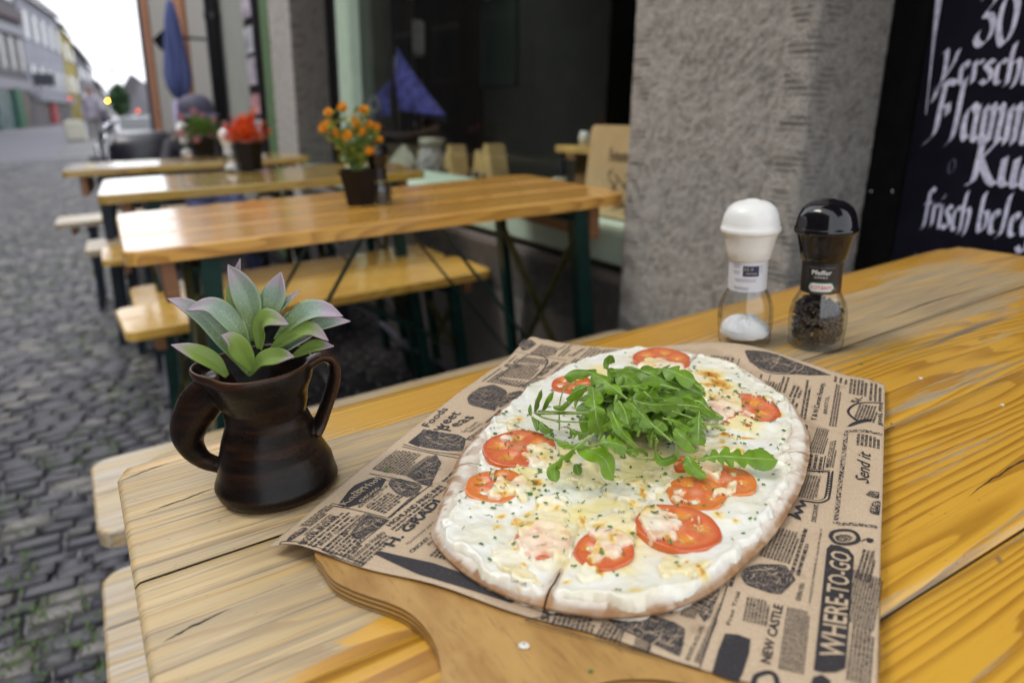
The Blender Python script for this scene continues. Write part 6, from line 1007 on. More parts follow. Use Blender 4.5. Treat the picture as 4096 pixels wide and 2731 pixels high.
PRINT = {"T":[["HOTEL BUTLER",-0.0036,0.0239,0.0276,0.0247,0.0038,"b"],["SEATTLE WASH.",0.005,0.0193,0.0284,0.0197,0.0021,"b"],["MOUNT CLEMENS MICH.",-0.0005,0.0353,0.0331,0.0371,0.0022,"b"],["PARK HOTEL HOUSE",0.0122,0.0413,0.0346,0.0419,0.0029,"b"],["Weymouth Heights",-0.0051,0.0602,0.0246,0.0619,0.0038,"s"],["HIGHLAND PINES INN",0.031,0.0606,0.0825,0.0655,0.0037,"b"],["H. GRADI",0.0149,0.0736,0.0671,0.0739,0.0063,"B"],["CRICKET,",0.0144,0.0868,0.0311,0.0887,0.0026,"b"],["FO",0.0245,0.0921,0.0288,0.0925,0.0022,"b"],["Manufacturer and Ex",0.0196,0.0802,0.047,0.0825,0.0019,"i"],["450 ROOMS-$1.50 UP",0.0398,0.0316,0.0693,0.0323,0.0025,"b"],["300 Baths",0.0419,0.0354,0.0599,0.0349,0.002,""],["New",0.0522,0.0178,0.0621,0.0186,0.0034,"w"],["Kaiserhof",0.0378,0.0213,0.0763,0.0224,0.006,"W"],["CHICAGO",0.0452,0.0288,0.0645,0.029,0.0027,"w"],["Sweet",0.1435,0.0209,0.1829,0.021,0.0093,"s"],["Peas",0.1531,0.0281,0.1805,0.0349,0.01,"s"],["Six Superb",0.1546,0.0396,0.1736,0.0417,0.0032,""],["Spencers",0.1561,0.0437,0.1721,0.0459,0.0034,""],["Foods",0.1531,0.0094,0.1857,0.0076,0.0069,"s"],["Y & N Corset Factory,",0.2644,0.2733,0.3387,0.2737,0.0036,"b"],["BRISTOL.",0.2801,0.2797,0.3145,0.279,0.0027,""],["MEAD CYCLE CO.,",0.1951,0.2868,0.2353,0.2872,0.002,"b"],["MIDLAND BABY CAR CO.",0.1555,0.283,0.1832,0.2834,0.0011,"b"],["DISCOUNT.",0.1278,0.2848,0.1478,0.2847,0.0025,"b"],["5/-",0.3085,0.2991,0.3237,0.304,0.0052,"b"],["JEWEL PEN",0.2703,0.3166,0.3128,0.3164,0.0025,"b"],["Send it",0.1787,0.3103,0.2239,0.3104,0.0079,"I"],["WHERE-TO-GO",0.0201,0.3049,0.103,0.304,0.0097,"w"],["Free Trial",0.0242,0.2565,0.0487,0.2568,0.0019,"s"],["NEW CASTLE",0.0076,0.2766,0.0468,0.277,0.0041,"b"],["WOODSTOCK TYPEWRITER CO., Dept. M 23B, Chicago, Ill.",0.0535,0.2887,0.1218,0.2885,0.001,"b"],["GIVEN YOU",0.0532,0.284,0.0678,0.2848,0.0022,"b"],["WOODSTOCK",0.0762,0.2565,0.0897,0.2591,0.0016,"b"],["SPI",-0.0063,0.1776,0.0041,0.1762,0.0042,"b"],["BOOTS & CO, LTD.",-0.0044,0.2444,0.0193,0.2459,0.0018,"b"],["BOSTON, MASS.",0.0775,0.3145,0.1129,0.3153,0.001,""],["WILD RINGS",0.2751,0.0495,0.3101,0.0512,0.0062,"b"],["Savon",0.3279,0.0572,0.3512,0.0612,0.0053,"s"]],"B":[[0.0152,0.0062,0.0373,0.0081,0.013,0.0138,4],[-0.0029,0.0257,0.0325,0.026,-0.0041,0.0326,3],[-0.0037,0.0399,0.0155,0.0395,-0.0044,0.0571,7],[-0.0051,0.0631,0.0228,0.0644,-0.0048,0.0683,3],[0.0417,0.037,0.0621,0.0384,0.0372,0.0492,6],[0.0382,0.0553,0.0762,0.0564,0.0375,0.0573,1],[0.029,0.0637,0.0828,0.0683,0.0273,0.0667,2],[0.0844,0.0091,0.115,0.0081,0.0848,0.0307,10],[0.0851,0.0314,0.1151,0.0335,0.0967,0.0363,4],[0.1451,0.0476,0.1655,0.05,0.1448,0.0519,3],[0.3024,0.252,0.3263,0.253,0.3047,0.2583,3],[0.2641,0.2639,0.3393,0.2615,0.3402,0.264,2],[0.2598,0.2837,0.3422,0.2834,0.2611,0.2873,3],[0.2131,0.2739,0.2531,0.2761,0.2164,0.2825,7],[0.1962,0.288,0.236,0.2888,0.1968,0.2895,2],[0.1532,0.2738,0.1821,0.2754,0.1563,0.2815,6],[0.0825,0.2619,0.1143,0.2644,0.0886,0.2766,9],[0.0737,0.2788,0.1189,0.2813,0.0749,0.2818,2],[0.0299,0.2623,0.0472,0.2615,0.0323,0.2718,7],[0.0067,0.2808,0.0472,0.2797,0.0107,0.2901,9],[0.0454,0.3025,0.0892,0.3066,0.0514,0.3165,11],[0.0102,0.3074,0.0448,0.3085,0.0138,0.3156,6],[0.2733,0.299,0.3075,0.3022,0.2781,0.3119,7],[0.0821,0.3079,0.1112,0.3111,0.0846,0.3139,4],[-0.0069,0.1809,0.0023,0.1798,-0.0036,0.1994,9],[-0.0067,0.2026,0.0041,0.203,-0.0044,0.2116,5],[-0.0065,0.2202,0.0063,0.2189,-0.0043,0.227,8],[0.0224,0.2348,0.0323,0.2349,0.0233,0.2406,5],[-0.004,0.2469,0.0369,0.2497,-0.0039,0.2487,3],[0.2631,0.016,0.297,0.0137,0.2565,0.0425,10],[0.3223,0.0175,0.3454,0.0192,0.3232,0.0359,8]],"G":{"ink":[[[0.0389,0.0149],[0.0416,0.0167],[0.0465,0.0143],[0.0505,0.0138],[0.056,0.01],[0.0588,0.0105],[0.0629,0.0094],[0.0623,0.0126],[0.0649,0.0144],[0.0679,0.0153],[0.0729,0.0138],[0.077,0.0172],[0.0762,0.0221],[0.0764,0.0252],[0.0715,0.0266],[0.0665,0.0275],[0.0638,0.0295],[0.0457,0.0289],[0.0438,0.0283],[0.0438,0.0253],[0.0403,0.0255],[0.0378,0.0243],[0.0379,0.0217],[0.0394,0.0185]],[[0.0054,0.0683],[0.0085,0.0678],[0.009,0.0706],[0.0074,0.0824],[0.006,0.0928],[0.007,0.0998],[0.0102,0.0999],[0.0109,0.1024],[0.0098,0.1064],[0.0088,0.1186],[0.0061,0.1571],[0.0001,0.1571],[-0.0017,0.1558],[-0.0005,0.1271],[-0.0007,0.1031],[-0.0006,0.1005],[0.0013,0.0993],[0.002,0.0951],[0.0038,0.0831],[0.0045,0.0738]],[[0.1271,0.0081],[0.1293,0.009],[0.1274,0.0162],[0.1323,0.0168],[0.1437,0.0084],[0.1438,0.0113],[0.1332,0.0191],[0.1247,0.0189]],[[0.011,0.2938],[0.0165,0.294],[0.0854,0.2929],[0.1035,0.2923],[0.1084,0.294],[0.1091,0.2983],[0.1077,0.3027],[0.1027,0.3056],[0.0963,0.3048],[0.0877,0.3031],[0.0796,0.302],[0.0535,0.3025],[0.0338,0.304],[0.0203,0.3059],[0.0162,0.3058],[0.0126,0.3022],[0.0108,0.2971]],[[0.1208,0.3108],[0.1223,0.3118],[0.1222,0.3142],[0.1201,0.3146],[0.118,0.313],[0.1182,0.3114]],[[0.0183,0.2554],[0.0199,0.261],[0.0192,0.2665],[0.0107,0.2673],[-0.0021,0.2667],[-0.0078,0.2659],[-0.0073,0.2548],[0.0067,0.2547]],[[0.2607,0.2942],[0.2665,0.2964],[0.2719,0.3005],[0.2779,0.3061],[0.2787,0.3111],[0.2727,0.3077],[0.2667,0.3021],[0.2609,0.2967]],[[0.0031,0.2935],[0.007,0.294],[0.0097,0.2972],[0.0074,0.3008],[0.002,0.3003],[-0.0012,0.293]]],"eng":[[[0.0778,0.0285],[0.0804,0.033],[0.0778,0.0513],[0.0728,0.0521],[0.0682,0.0536],[0.062,0.0507],[0.063,0.0449],[0.0646,0.0403],[0.0712,0.0304]],[[-0.001,0.0081],[0.0049,0.0067],[0.0131,0.0086],[0.0119,0.0112],[0.0131,0.0122],[0.0113,0.0152],[-0.0013,0.0124]],[[0.0156,0.0433],[0.02,0.0437],[0.0266,0.0416],[0.0315,0.0427],[0.0354,0.0408],[0.0357,0.0474],[0.0337,0.0518],[0.0358,0.0551],[0.0294,0.0558],[0.0239,0.0532],[0.0181,0.0528],[0.0134,0.0517],[0.0122,0.0488]],[[0.0858,0.0346],[0.0975,0.0353],[0.1078,0.0362],[0.1184,0.0371],[0.1125,0.043],[0.1083,0.0477],[0.096,0.0511],[0.0811,0.0574],[0.0802,0.0529],[0.0822,0.0443]],[[0.1366,0.0106],[0.1494,0.0077],[0.147,0.0172],[0.1454,0.026],[0.1474,0.0286],[0.1494,0.0313],[0.1507,0.0372],[0.1462,0.0455],[0.1391,0.0468],[0.1287,0.0528],[0.1299,0.0466],[0.1262,0.0415],[0.1285,0.0335],[0.1259,0.0267],[0.126,0.0199]],[[0.2103,0.0111],[0.2207,0.0095],[0.2324,0.0106],[0.2359,0.013],[0.2425,0.0171],[0.2405,0.0257],[0.236,0.0343],[0.2252,0.0386],[0.2116,0.0404],[0.1958,0.0436],[0.1986,0.0331],[0.1979,0.0253],[0.1992,0.0194]],[[0.2124,0.0383],[0.2203,0.0378],[0.2339,0.0407],[0.2395,0.0442],[0.2393,0.0496],[0.2239,0.0474],[0.2112,0.0459],[0.203,0.0449]],[[0.1165,0.2951],[0.1198,0.2977],[0.121,0.302],[0.1186,0.3038],[0.1145,0.3023],[0.1133,0.298]],[[0.06,0.2553],[0.0678,0.2554],[0.0734,0.2594],[0.0745,0.262],[0.0725,0.2645],[0.0761,0.2683],[0.0796,0.2744],[0.0694,0.2798],[0.0605,0.2761],[0.0554,0.2747],[0.0544,0.2702],[0.0564,0.2642],[0.056,0.259]],[[0.3704,0.2044],[0.3733,0.2077],[0.3624,0.2142],[0.3569,0.2224],[0.3791,0.2211],[0.3773,0.2325],[0.3693,0.2499],[0.3617,0.2664],[0.3576,0.2771],[0.3492,0.2606],[0.3482,0.2433],[0.3462,0.2303],[0.3505,0.2197],[0.3558,0.2115]],[[0.1491,0.3117],[0.1536,0.3135],[0.1571,0.313],[0.1607,0.3154],[0.1599,0.3166],[0.1462,0.3166],[0.1457,0.3123]],[[0.1648,0.3095],[0.1705,0.3117],[0.1721,0.3158],[0.1635,0.316],[0.1632,0.3119]],[[0.0069,0.202],[0.014,0.2113],[0.0174,0.2212],[0.0157,0.2263],[0.017,0.2331],[0.0143,0.2377],[0.0098,0.2378],[0.0011,0.2395],[-0.0036,0.2393],[-0.003,0.2382],[0.0022,0.2354],[0.009,0.2272],[0.0101,0.2187],[0.0094,0.2117],[0.0037,0.2083]],[[0.0342,0.2376],[0.0403,0.2419],[0.0469,0.2431],[0.0485,0.2469],[0.0417,0.2473],[0.0399,0.2451],[0.0323,0.2466],[0.0235,0.2465],[0.0218,0.2454],[0.0247,0.2438],[0.0296,0.2422]],[[0.335,-0.0028],[0.3498,-0.0025],[0.3519,0.0039],[0.3458,0.0119],[0.3393,0.0097],[0.331,0.0105],[0.3268,0.0064]],[[0.2885,0.0041],[0.2943,0.0061],[0.2907,0.0177],[0.2935,0.0221],[0.2855,0.0173],[0.2848,0.0118]]],"ring":[[[0.1158,0.2932],[0.1207,0.2942],[0.1238,0.298],[0.1249,0.3029],[0.1232,0.3058],[0.1192,0.307],[0.1153,0.3056],[0.1117,0.3009],[0.1114,0.296]],[[-0.0053,0.2717],[-0.001,0.2724],[0.0029,0.2768],[0.0015,0.2797],[-0.0039,0.2808],[-0.0076,0.2782],[-0.0098,0.2733]]],"line":[[[0.1189,0.3063],[0.1177,0.3087],[0.1208,0.3108]],[[0.1204,0.0077],[0.1185,0.0578]],[[0.1235,0.0061],[0.1215,0.0294],[0.1231,0.0542]],[[0.0788,0.0095],[0.08,0.0592]],[[0.0378,0.0093],[0.0367,0.0206]],[[0.0376,0.0538],[0.0835,0.0568]],[[0.3219,0.0005],[0.3169,0.0559]]],"line2":[[[0.3642,0.2195],[0.3525,0.2176],[0.3444,0.2296],[0.3469,0.247],[0.3518,0.2534]],[[0.3241,0.0346],[0.3267,0.0383],[0.34,0.0367],[0.3464,0.039],[0.3552,0.0394]]],"ring2":[[[0.1882,0.2755],[0.1904,0.2874],[0.1872,0.2884],[0.1591,0.2887],[0.1533,0.2873],[0.1506,0.2839],[0.1503,0.2765]]],"zig":[[[0.1289,0.2679],[0.1315,0.2712],[0.1275,0.2764],[0.1336,0.2734],[0.1362,0.2767],[0.1411,0.2732],[0.1441,0.2774],[0.1483,0.2749],[0.1505,0.2771]]],"speck":[[[0.2538,0.2929],[0.2537,0.2956],[0.13,0.2961],[0.129,0.2937]],[[0.2548,0.2955],[0.2575,0.3171],[0.2539,0.317],[0.2508,0.2957]],[[0.1309,0.2964],[0.1354,0.3162],[0.1331,0.3162],[0.1282,0.2964]]],"line3":[[[0.2719,0.3005],[0.2837,0.2949],[0.2937,0.2939],[0.3072,0.2991],[0.314,0.3081],[0.3165,0.3172]]],"box":[[[-0.0096,0.1671],[-0.007,0.2494],[0.0521,0.2501],[0.0516,0.2395]],[[-0.0074,0.2131],[-0.0074,0.2264],[0.0069,0.2257],[0.0072,0.2121]],[[-0.0044,0.0067],[-0.0062,0.068],[-0.0039,0.0675],[-0.0012,0.0058]],[[-0.0032,0.038],[-0.0058,0.0537],[0.0361,0.0558],[0.0359,0.0384]],[[0.0367,0.0206],[0.0377,0.0542],[0.0767,0.0531],[0.075,0.0262]],[[0.0378,0.0093],[0.037,0.0193],[0.0385,0.0212],[0.0403,0.0093]]],"boxr":[[[0.2555,0.0142],[0.2518,0.042],[0.3088,0.0402],[0.3187,0.0152]]]},"A0":[0.0527,0.3931]}
MUG = {"LH":[[[0.0526,0.4802,0.8449],0.0082],[[0.0434,0.4853,0.8402],0.0103],[[0.0326,0.4913,0.829],0.0115],[[0.0241,0.4961,0.8133],0.0105],[[0.0233,0.4965,0.801],0.0082],[[0.0284,0.4937,0.7902],0.0061],[[0.0375,0.4909,0.7837],0.0054],[[0.0476,0.4876,0.7784],0.0054]],"RH":[[[0.0993,0.4543,0.8563],0.004],[[0.1082,0.4539,0.8595],0.0037],[[0.1149,0.4536,0.8555],0.0037],[[0.1154,0.4545,0.8446],0.0035],[[0.1121,0.4563,0.8328],0.0035],[[0.107,0.4568,0.8218],0.0035],[[0.1021,0.4573,0.8121],0.0037],[[0.0965,0.4559,0.8061],0.0042]]}
# ================================================================== FOREGROUND
sit.scale = (.92, .92, .92)
ZB = .777            # top of the serving board
# ---- serving board: plywood, cut outline with a hand hole
left = [(.0655, .352), (.0660, .340), (.0668, .3257), (.0717, .3127), (.0787, .3008), (.0853, .2906), (.0903, .2805), (.0927, .2701), (.0932, .2573), (.0916, .2466), (.0887, .2373), (.0853, .230), (.079, .213), (.077, .195), (.082, .172), (.097, .152), (.122, .138), (.155, .128), (.19, .125), (.225, .130), (.248, .140), (.2645, .152), (.30, .176), (.35, .215), (.41, .27), (.455, .335), (.468, .385), (.455, .425), (.41, .455), (.35, .468), (.28, .462), (.20, .438), (.13, .405), (.085, .378)]
left = [(x * 1.0297, y * 1.0297) for x, y in left]
cu = bpy.data.curves.new('tmp', 'CURVE'); cu.dimensions = '2D'; cu.fill_mode = 'BOTH'; cu.extrude = .0044; cu.bevel_depth = .0; cu.resolution_u = 6
def add_spline(pts):
    sp = cu.splines.new('BEZIER'); sp.bezier_points.add(len(pts) - 1); sp.use_cyclic_u = True
    for b, p in zip(sp.bezier_points, pts): b.co = (*p, 0); b.handle_left_type = b.handle_right_type = 'AUTO'
add_spline(left)
hc = np.array([.1545, .1817]); hd = np.array([.84, -.54]); hn = np.array([.54, .84])
add_spline([tuple(hc + hd * .030 * math.cos(a) + hn * .013 * math.sin(a)) for a in np.linspace(0, 2 * math.pi, 13)[:-1]])
tmp = bpy.data.objects.new('tmp', cu); COL.objects.link(tmp); dg = bpy.context.evaluated_depsgraph_get(); dg.update()
me = bpy.data.meshes.new_from_object(tmp.evaluated_get(dg)); bpy.data.objects.remove(tmp); me.name = 'board'
M = Mat('birch_ply'); o_ = M.obj(); nz = M.noise(M.map(o_, (60, 14, 40), rot=(0, 0, .95)), 1, 5, .65); n2 = M.noise(o_, 30, 4, .6); n3 = M.noise(M.map(o_, (340, 60, 80), rot=(0, 0, .95)), 1, 3, .6)
face = M.mix(M.rng(nz, .3, .7), (.46, .27, .085), (.32, .165, .045)); face = M.mix(M.rng(n2, .45, .75, 0, .6), face, (.50, .30, .10)); face = M.mix(M.rng(n3, .55, .7, 0, .4), face, (.18, .085, .028))
zc = M.n('ShaderNodeSeparateXYZ', {0: o_}).outputs[2]
ply = M.rng(M.mth('PINGPONG', M.mth('MULTIPLY', M.mth('ADD', zc, .0044), 640), 1.0), .35, .65)
edge = M.mix(ply, (.46, .27, .08), (.15, .075, .028))
nrm = M.n('ShaderNodeNewGeometry').outputs['Normal']; nzc = M.mth('ABSOLUTE', M.n('ShaderNodeSeparateXYZ', {0: nrm}).outputs[2])
M.p(Base_Color=M.mix(M.rng(nzc, .5, .6), edge, face), Roughness=.34, Normal=M.bump(n3, .12, .001))
serv = put('serving_board', me, M.m); serv.location = (0, 0, ZB - .0044); tag(serv, 'plywood serving board with rounded shoulders and hand hole under the printed paper', 'serving board')
bv = serv.modifiers.new('bevel', 'BEVEL'); bv.width = .0012; bv.segments = 2; bv.limit_method = 'ANGLE'

# ---- printed paper sheet
P_A0 = np.array(PRINT['A0']); P_ANG = math.radians(33.8); P_U = np.array([math.cos(P_ANG), math.sin(P_ANG)]); P_V = np.array([math.sin(P_ANG), -math.cos(P_ANG)])
def paper_z(u, v):
    u = np.asarray(u, float); v = np.asarray(v, float)
    z = ZB + .0016 + .0006 * np.sin(u * 38 + v * 21) + .0004 * np.sin(v * 60 - u * 25)
    z = z + (fbm(u * 16 + 5, v * 16 + 5, 66, 2) - .5) * .0012 - .0055 * sstep(.10, .0, u) * sstep(.026, -.006, v)                     # left corner hangs over the board
    z = z + .004 * sstep(.30, .36, u) * sstep(.05, -.01, v)
    z = z + .010 * np.exp(-(((u - .375) / .03) ** 2 + ((v - .19) / .06) ** 2))       # far edge lifts
    z = z - .004 * sstep(.30, .345, u) * sstep(.26, .315, v) + .0025 * np.exp(-((v - .305) / .012) ** 2) * np.sin(u * 30) ** 2
    return z
def paper_pt(u, v, lift=0.0):
    u = np.asarray(u, float); v = np.asarray(v, float); w = P_A0 + np.multiply.outer(u, P_U) + np.multiply.outer(v, P_V)
    return np.concatenate([w, (paper_z(u, v) + lift)[..., None]], -1)
nu, nv = 150, 130
S, T_ = np.meshgrid(np.linspace(0, 1, nu), np.linspace(0, 1, nv)); Vv = -.001 + T_ * .3190
umin = -.0055 + .0012 * np.sin(Vv * 70); umax = .3595 + .034 * np.exp(-((Vv - .19) / .075) ** 2) + .0010 * np.sin(Vv * 400) * sstep(.1, 0, Vv)
Uu = umin + S * (umax - umin); Vv = Vv + (fbm(Uu * 45, Uu * 0, 3, 3) - .5) * .006 * sstep(.05, 0, T_) * sstep(.18, .3, Uu)
_pp = paper_pt(Uu, Vv).reshape(-1, 3); _d = _pp[:, :2] - np.array(DATA['PZ']['c']); _a = DATA['PZ']['ang']; _lx = _d[:, 0] * math.cos(_a) + _d[:, 1] * math.sin(_a); _ly = -_d[:, 0] * math.sin(_a) + _d[:, 1] * math.cos(_a)
_to = np.array([p[0] for p in DATA['PZ']['outline']]); _ro = np.array([p[1] for p in DATA['PZ']['outline']]); _th = np.arctan2(_ly, _lx); _e = np.hypot(_lx, _ly) - np.interp(_th, _to, _ro, period=2 * math.pi)
_gr = sstep(.014, -.002, _e + (fbm(_pp[:, 0] * 60, _pp[:, 1] * 60, 91, 3) - .5) * .03) * .8 + .8 * sstep(.73, .77, fbm(_pp[:, 0] * 70, _pp[:, 1] * 70, 92, 3))
pap_me = np_mesh('paper_sheet', _pp, grid_faces(nv, nu)[:, ::-1], True, {'grease': _gr})
M = Mat('kraft_paper'); o_ = M.obj(); n1 = M.noise(o_, 900, 3, .6); n2 = M.noise(o_, 60, 4, .6)
PAPER_C = M.mix(M.rng(n1, .3, .7), (.44, .325, .21), (.535, .405, .275)); M.p(Base_Color=M.mix(M.mth('MULTIPLY', M.attr('grease'), .55), M.mix(M.rng(n2, .4, .8, 0, .35), PAPER_C, (.49, .375, .265)), (.29, .20, .12)), Roughness=.7, Normal=M.bump(n2, .25, .004)); MAT_PAPER = M.m
sheet = put('paper_sheet', pap_me, MAT_PAPER); tag(sheet, 'brown greaseproof paper printed with old newspaper adverts under the pizza', 'paper sheet')
sheet.modifiers.new('thick', 'SOLIDIFY').thickness = .0002
M = Mat('print_ink'); n1 = M.noise(M.obj(), 1500, 2, .5); M.p(Base_Color=M.mix(M.rng(n1, .62, .72), (.022, .019, .022), (.16, .12, .09)), Roughness=.7); MAT_INK = M.m
M = Mat('engraving_ink'); o_ = M.obj(); n1 = M.noise(o_, 420, 4, .7, 1.0); n2 = M.noise(M.map(o_, (900, 900, 1), rot=(0, 0, .6)), 1, 2, .5); hat = M.n('ShaderNodeTexWave', {'Vector': M.map(o_, (1, 1, 1), rot=(0, 0, 1.1)), 'Scale': 260.0, 'Distortion': 6.0, 'Detail': 2.0, 'Detail Scale': 1.5}).outputs['Fac']
M.p(Base_Color=M.mix(M.rng(M.mth('ADD', M.mth('MULTIPLY', n1, .8), M.mth('MULTIPLY', hat, .28)), .60, .70), (.020, .018, .022), (.30, .225, .16)), Roughness=.7); MAT_ENG = M.m
M = Mat('speckled_border_ink'); n1 = M.noise(M.obj(), 700, 1, .5); M.p(Base_Color=M.mix(M.rng(n1, .47, .53), (.025, .022, .025), (.40, .30, .21)), Roughness=.7); MAT_SPECK = M.m
MAT_PAPERW = MAT_PAPER
LIFT = .00030; lift_i = [0]
def nl(): lift_i[0] += 1; return LIFT + .000003 * (lift_i[0] % 40)
def split_long(pts, n=8): return np.concatenate([np.linspace(pts[i], pts[i + 1], n, endpoint=False) for i in range(len(pts) - 1)] + [pts[-1:]])
_tc = {}
def text_geo(s, off, shear):
    k = (s, off, shear)
    if k not in _tc:
        c = bpy.data.curves.new('t', 'FONT'); c.body = s; c.offset = off; c.shear = shear; c.resolution_u = 2; c.fill_mode = 'FRONT'
        ob = bpy.data.objects.new('t', c); COL.objects.link(ob); d = bpy.context.evaluated_depsgraph_get(); d.update(); mm = bpy.data.meshes.new_from_object(ob.evaluated_get(d))
        V = np.array([v.co[:2] for v in mm.vertices]); F = [tuple(p.vertices) for p in mm.polygons]; bpy.data.objects.remove(ob); bpy.data.meshes.remove(mm)
        _tc[k] = (V, F)
    return _tc[k]
def serif_bits(s, V): return []
for (txt, u0, v0, u1, v1, cap, st) in PRINT['T']:
    up = .0 if st != 'w' else .00008
    if st == 'W':   # gothic banner word
        N_ = dict(GLY); q = write_calli('Kaiserhof', lambda x, y, k: tuple(paper_pt(x, v0 + (v1 - v0) * (x - u0) / (u1 - u0) - y, .00085 + .000002 * k)), u0, u1, 0, cap, .10)
        q.build('headline', MAT_PAPER, sheet); continue
    off = {'b': .018, 'B': .03, 's': .006, 'w': .012, 'i': 0, 'I': .004, '': 0}[st]; sh = {'i': .35, 'I': .45}.get(st, 0)
    V, F = text_geo(txt, off, sh); x0, x1 = V[:, 0].min(), V[:, 0].max(); hcap = .70
    s = (V[:, 0] - x0) / (x1 - x0); u = u0 + s * (u1 - u0); v = v0 + s * (v1 - v0) - V[:, 1] / hcap * cap
    if st == 's':   # slab serifs: thicken feet of the letters
        pass
    mb = MB(); mb.add(paper_pt(u, v, (.00085 if st == 'w' else .00052)), F); mb.build('headline', MAT_PAPER if st == 'w' else MAT_INK, sheet)
# fill the empty columns of the sheet with more paragraphs
_cs = .0015; _gu, _gv = int(.362 / _cs), int(.320 / _cs); _occ = np.zeros((_gu, _gv), bool)
def _mark(u0, u1, v0, v1, pad=.0012):
    a, b = sorted((u0, u1)); c, d = sorted((v0, v1)); _occ[max(0, int((a - pad) / _cs)):max(0, int((b + pad) / _cs) + 1), max(0, int((c - pad) / _cs)):max(0, int((d + pad) / _cs) + 1)] = True
for (txt, u0, v0, u1, v1, cap, st) in PRINT['T']: _mark(u0, u1, v0 - cap, v1)
for (ax, av, bx_, bv_, cx, cv, nl_) in PRINT['B']: _mark(ax, bx_, av - .002, cv)
for kind, lst in PRINT['G'].items():
    for pts in lst:
        p3 = np.array(pts)
        if kind not in ('box', 'boxr', 'ring2'): _mark(p3[:, 0].min(), p3[:, 0].max(), p3[:, 1].min(), p3[:, 1].max())
_occ[int(.125 / _cs):int(.232 / _cs), int(.284 / _cs):] = True      # the script panel stays open
_cen = (np.array(DATA['PZ']['c']) - P_A0); _cu, _cv = _cen @ P_U, _cen @ P_V; _rs = random.Random(21)
for iu in range(2, _gu - 10, 2):
    for iv in range(2, _gv - 5, 2):
        if _occ[iu:iu + 9, iv:iv + 5].any(): continue
        if ((iu * _cs + .007 - _cu) / .165) ** 2 + ((iv * _cs + .004 - _cv) / .098) ** 2 < 1: continue
        w = 9; h = 5
        while iu + w < _gu - 2 and w < 26 and not _occ[iu + w, iv:iv + h].any(): w += 1
        while iv + h < _gv - 2 and h < 22 and not _occ[iu:iu + w, iv + h].any(): h += 1
        u0, u1, v0, v1 = iu * _cs + .001, (iu + w) * _cs - .001, iv * _cs + .0030, (iv + h) * _cs - .001
        PRINT['B'].append([u0, v0, u1, v0, u0, v1, max(2, int((v1 - v0) / _rs.uniform(.0024, .0031)) + 1)]); _occ[iu:iu + w, iv:iv + h] = True
        if _rs.random() < .35: PRINT['G']['line'].append([[u0, v1 + .0012], [u1, v1 + .0012]])
# small text: lines of tiny letter strokes
MATS_P = {'ink': MAT_INK, 'eng': MAT_ENG, 'speck': MAT_SPECK}
for bi, (ax, av, bx_, bv_, cx, cv, nl_) in enumerate(PRINT['B']):
    mb = MB(); rs = random.Random(bi); base = np.array([ax, av]); d = np.array([bx_ - ax, bv_ - av]); ln = np.linalg.norm(d); d /= ln; n = np.array([d[1], -d[0]]); step = abs((np.array([cx, cv]) - base) @ n) / max(1, nl_ - 1) if nl_ > 1 else .003
    xh = min(step * .60, .0017); cw = xh * .62; u_, v_, fcs = [], [], []
    def quad(p0, p1, w):
        dd = p1 - p0; L_ = np.linalg.norm(dd) + 1e-9; q = np.array([-dd[1], dd[0]]) / L_ * w / 2; b = len(u_)
        for p in (p0 - q, p1 - q, p1 + q, p0 + q): u_.append(p[0]); v_.append(p[1])
        fcs.append((b, b + 1, b + 2, b + 3))
    sgn = 1 if cv > av or nl_ == 1 else -1
    for k in range(nl_):
        o0 = base - n * step * k * (1 if ((np.array([cx, cv]) - base) @ n) < 0 else -1); x = 0 if k < nl_ - 1 else 0; L2 = ln * (1 if k < nl_ - 1 else rs.uniform(.6, 1))
        while x < L2:
            wl = rs.choice((2, 3, 4, 5, 6, 7, 3))
            for c in range(wl):
                if x > L2: break
                p = o0 + d * x; t = rs.random(); a = xh * (1.45 if rs.random() < .22 else 1); w = xh * .28
                if t < .3: quad(p, p + n * a, w); quad(p + d * cw * .55, p + d * cw * .55 + n * xh, w)
                elif t < .5: quad(p, p + n * a, w); quad(p + n * xh * .9, p + d * cw * .6 + n * xh * .9, w)
                elif t < .75: quad(p + n * xh * .08, p + d * cw * .55 + n * xh * .08, w); quad(p, p + n * xh, w); quad(p + n * xh * .9, p + d * cw * .55 + n * xh * .9, w)
                else: quad(p, p + d * cw * .5 + n * xh, w); quad(p + d * cw * .5, p + n * xh, w * .8)
                x += cw
            x += cw * .7
    if fcs: mb.add(paper_pt(np.array(u_), np.array(v_), nl()), fcs); mb.build('small_print', MAT_INK, sheet)
def ribbon(pts, w, closed=False, n=10, lift=None):
    P = np.array(pts, float)
    if closed: P = np.vstack([P, P[:1]])
    P = split_long(P, n); t = np.gradient(P, axis=0); t /= np.linalg.norm(t, axis=1)[:, None] + 1e-12; q = np.c_[-t[:, 1], t[:, 0]] * w / 2; k = len(P)
    UV = np.vstack([P - q, P + q]); mb = MB(); mb.add(paper_pt(UV[:, 0], UV[:, 1], nl() if lift is None else lift), [(i, i + 1, k + i + 1, k + i) for i in range(k - 1)]); return mb
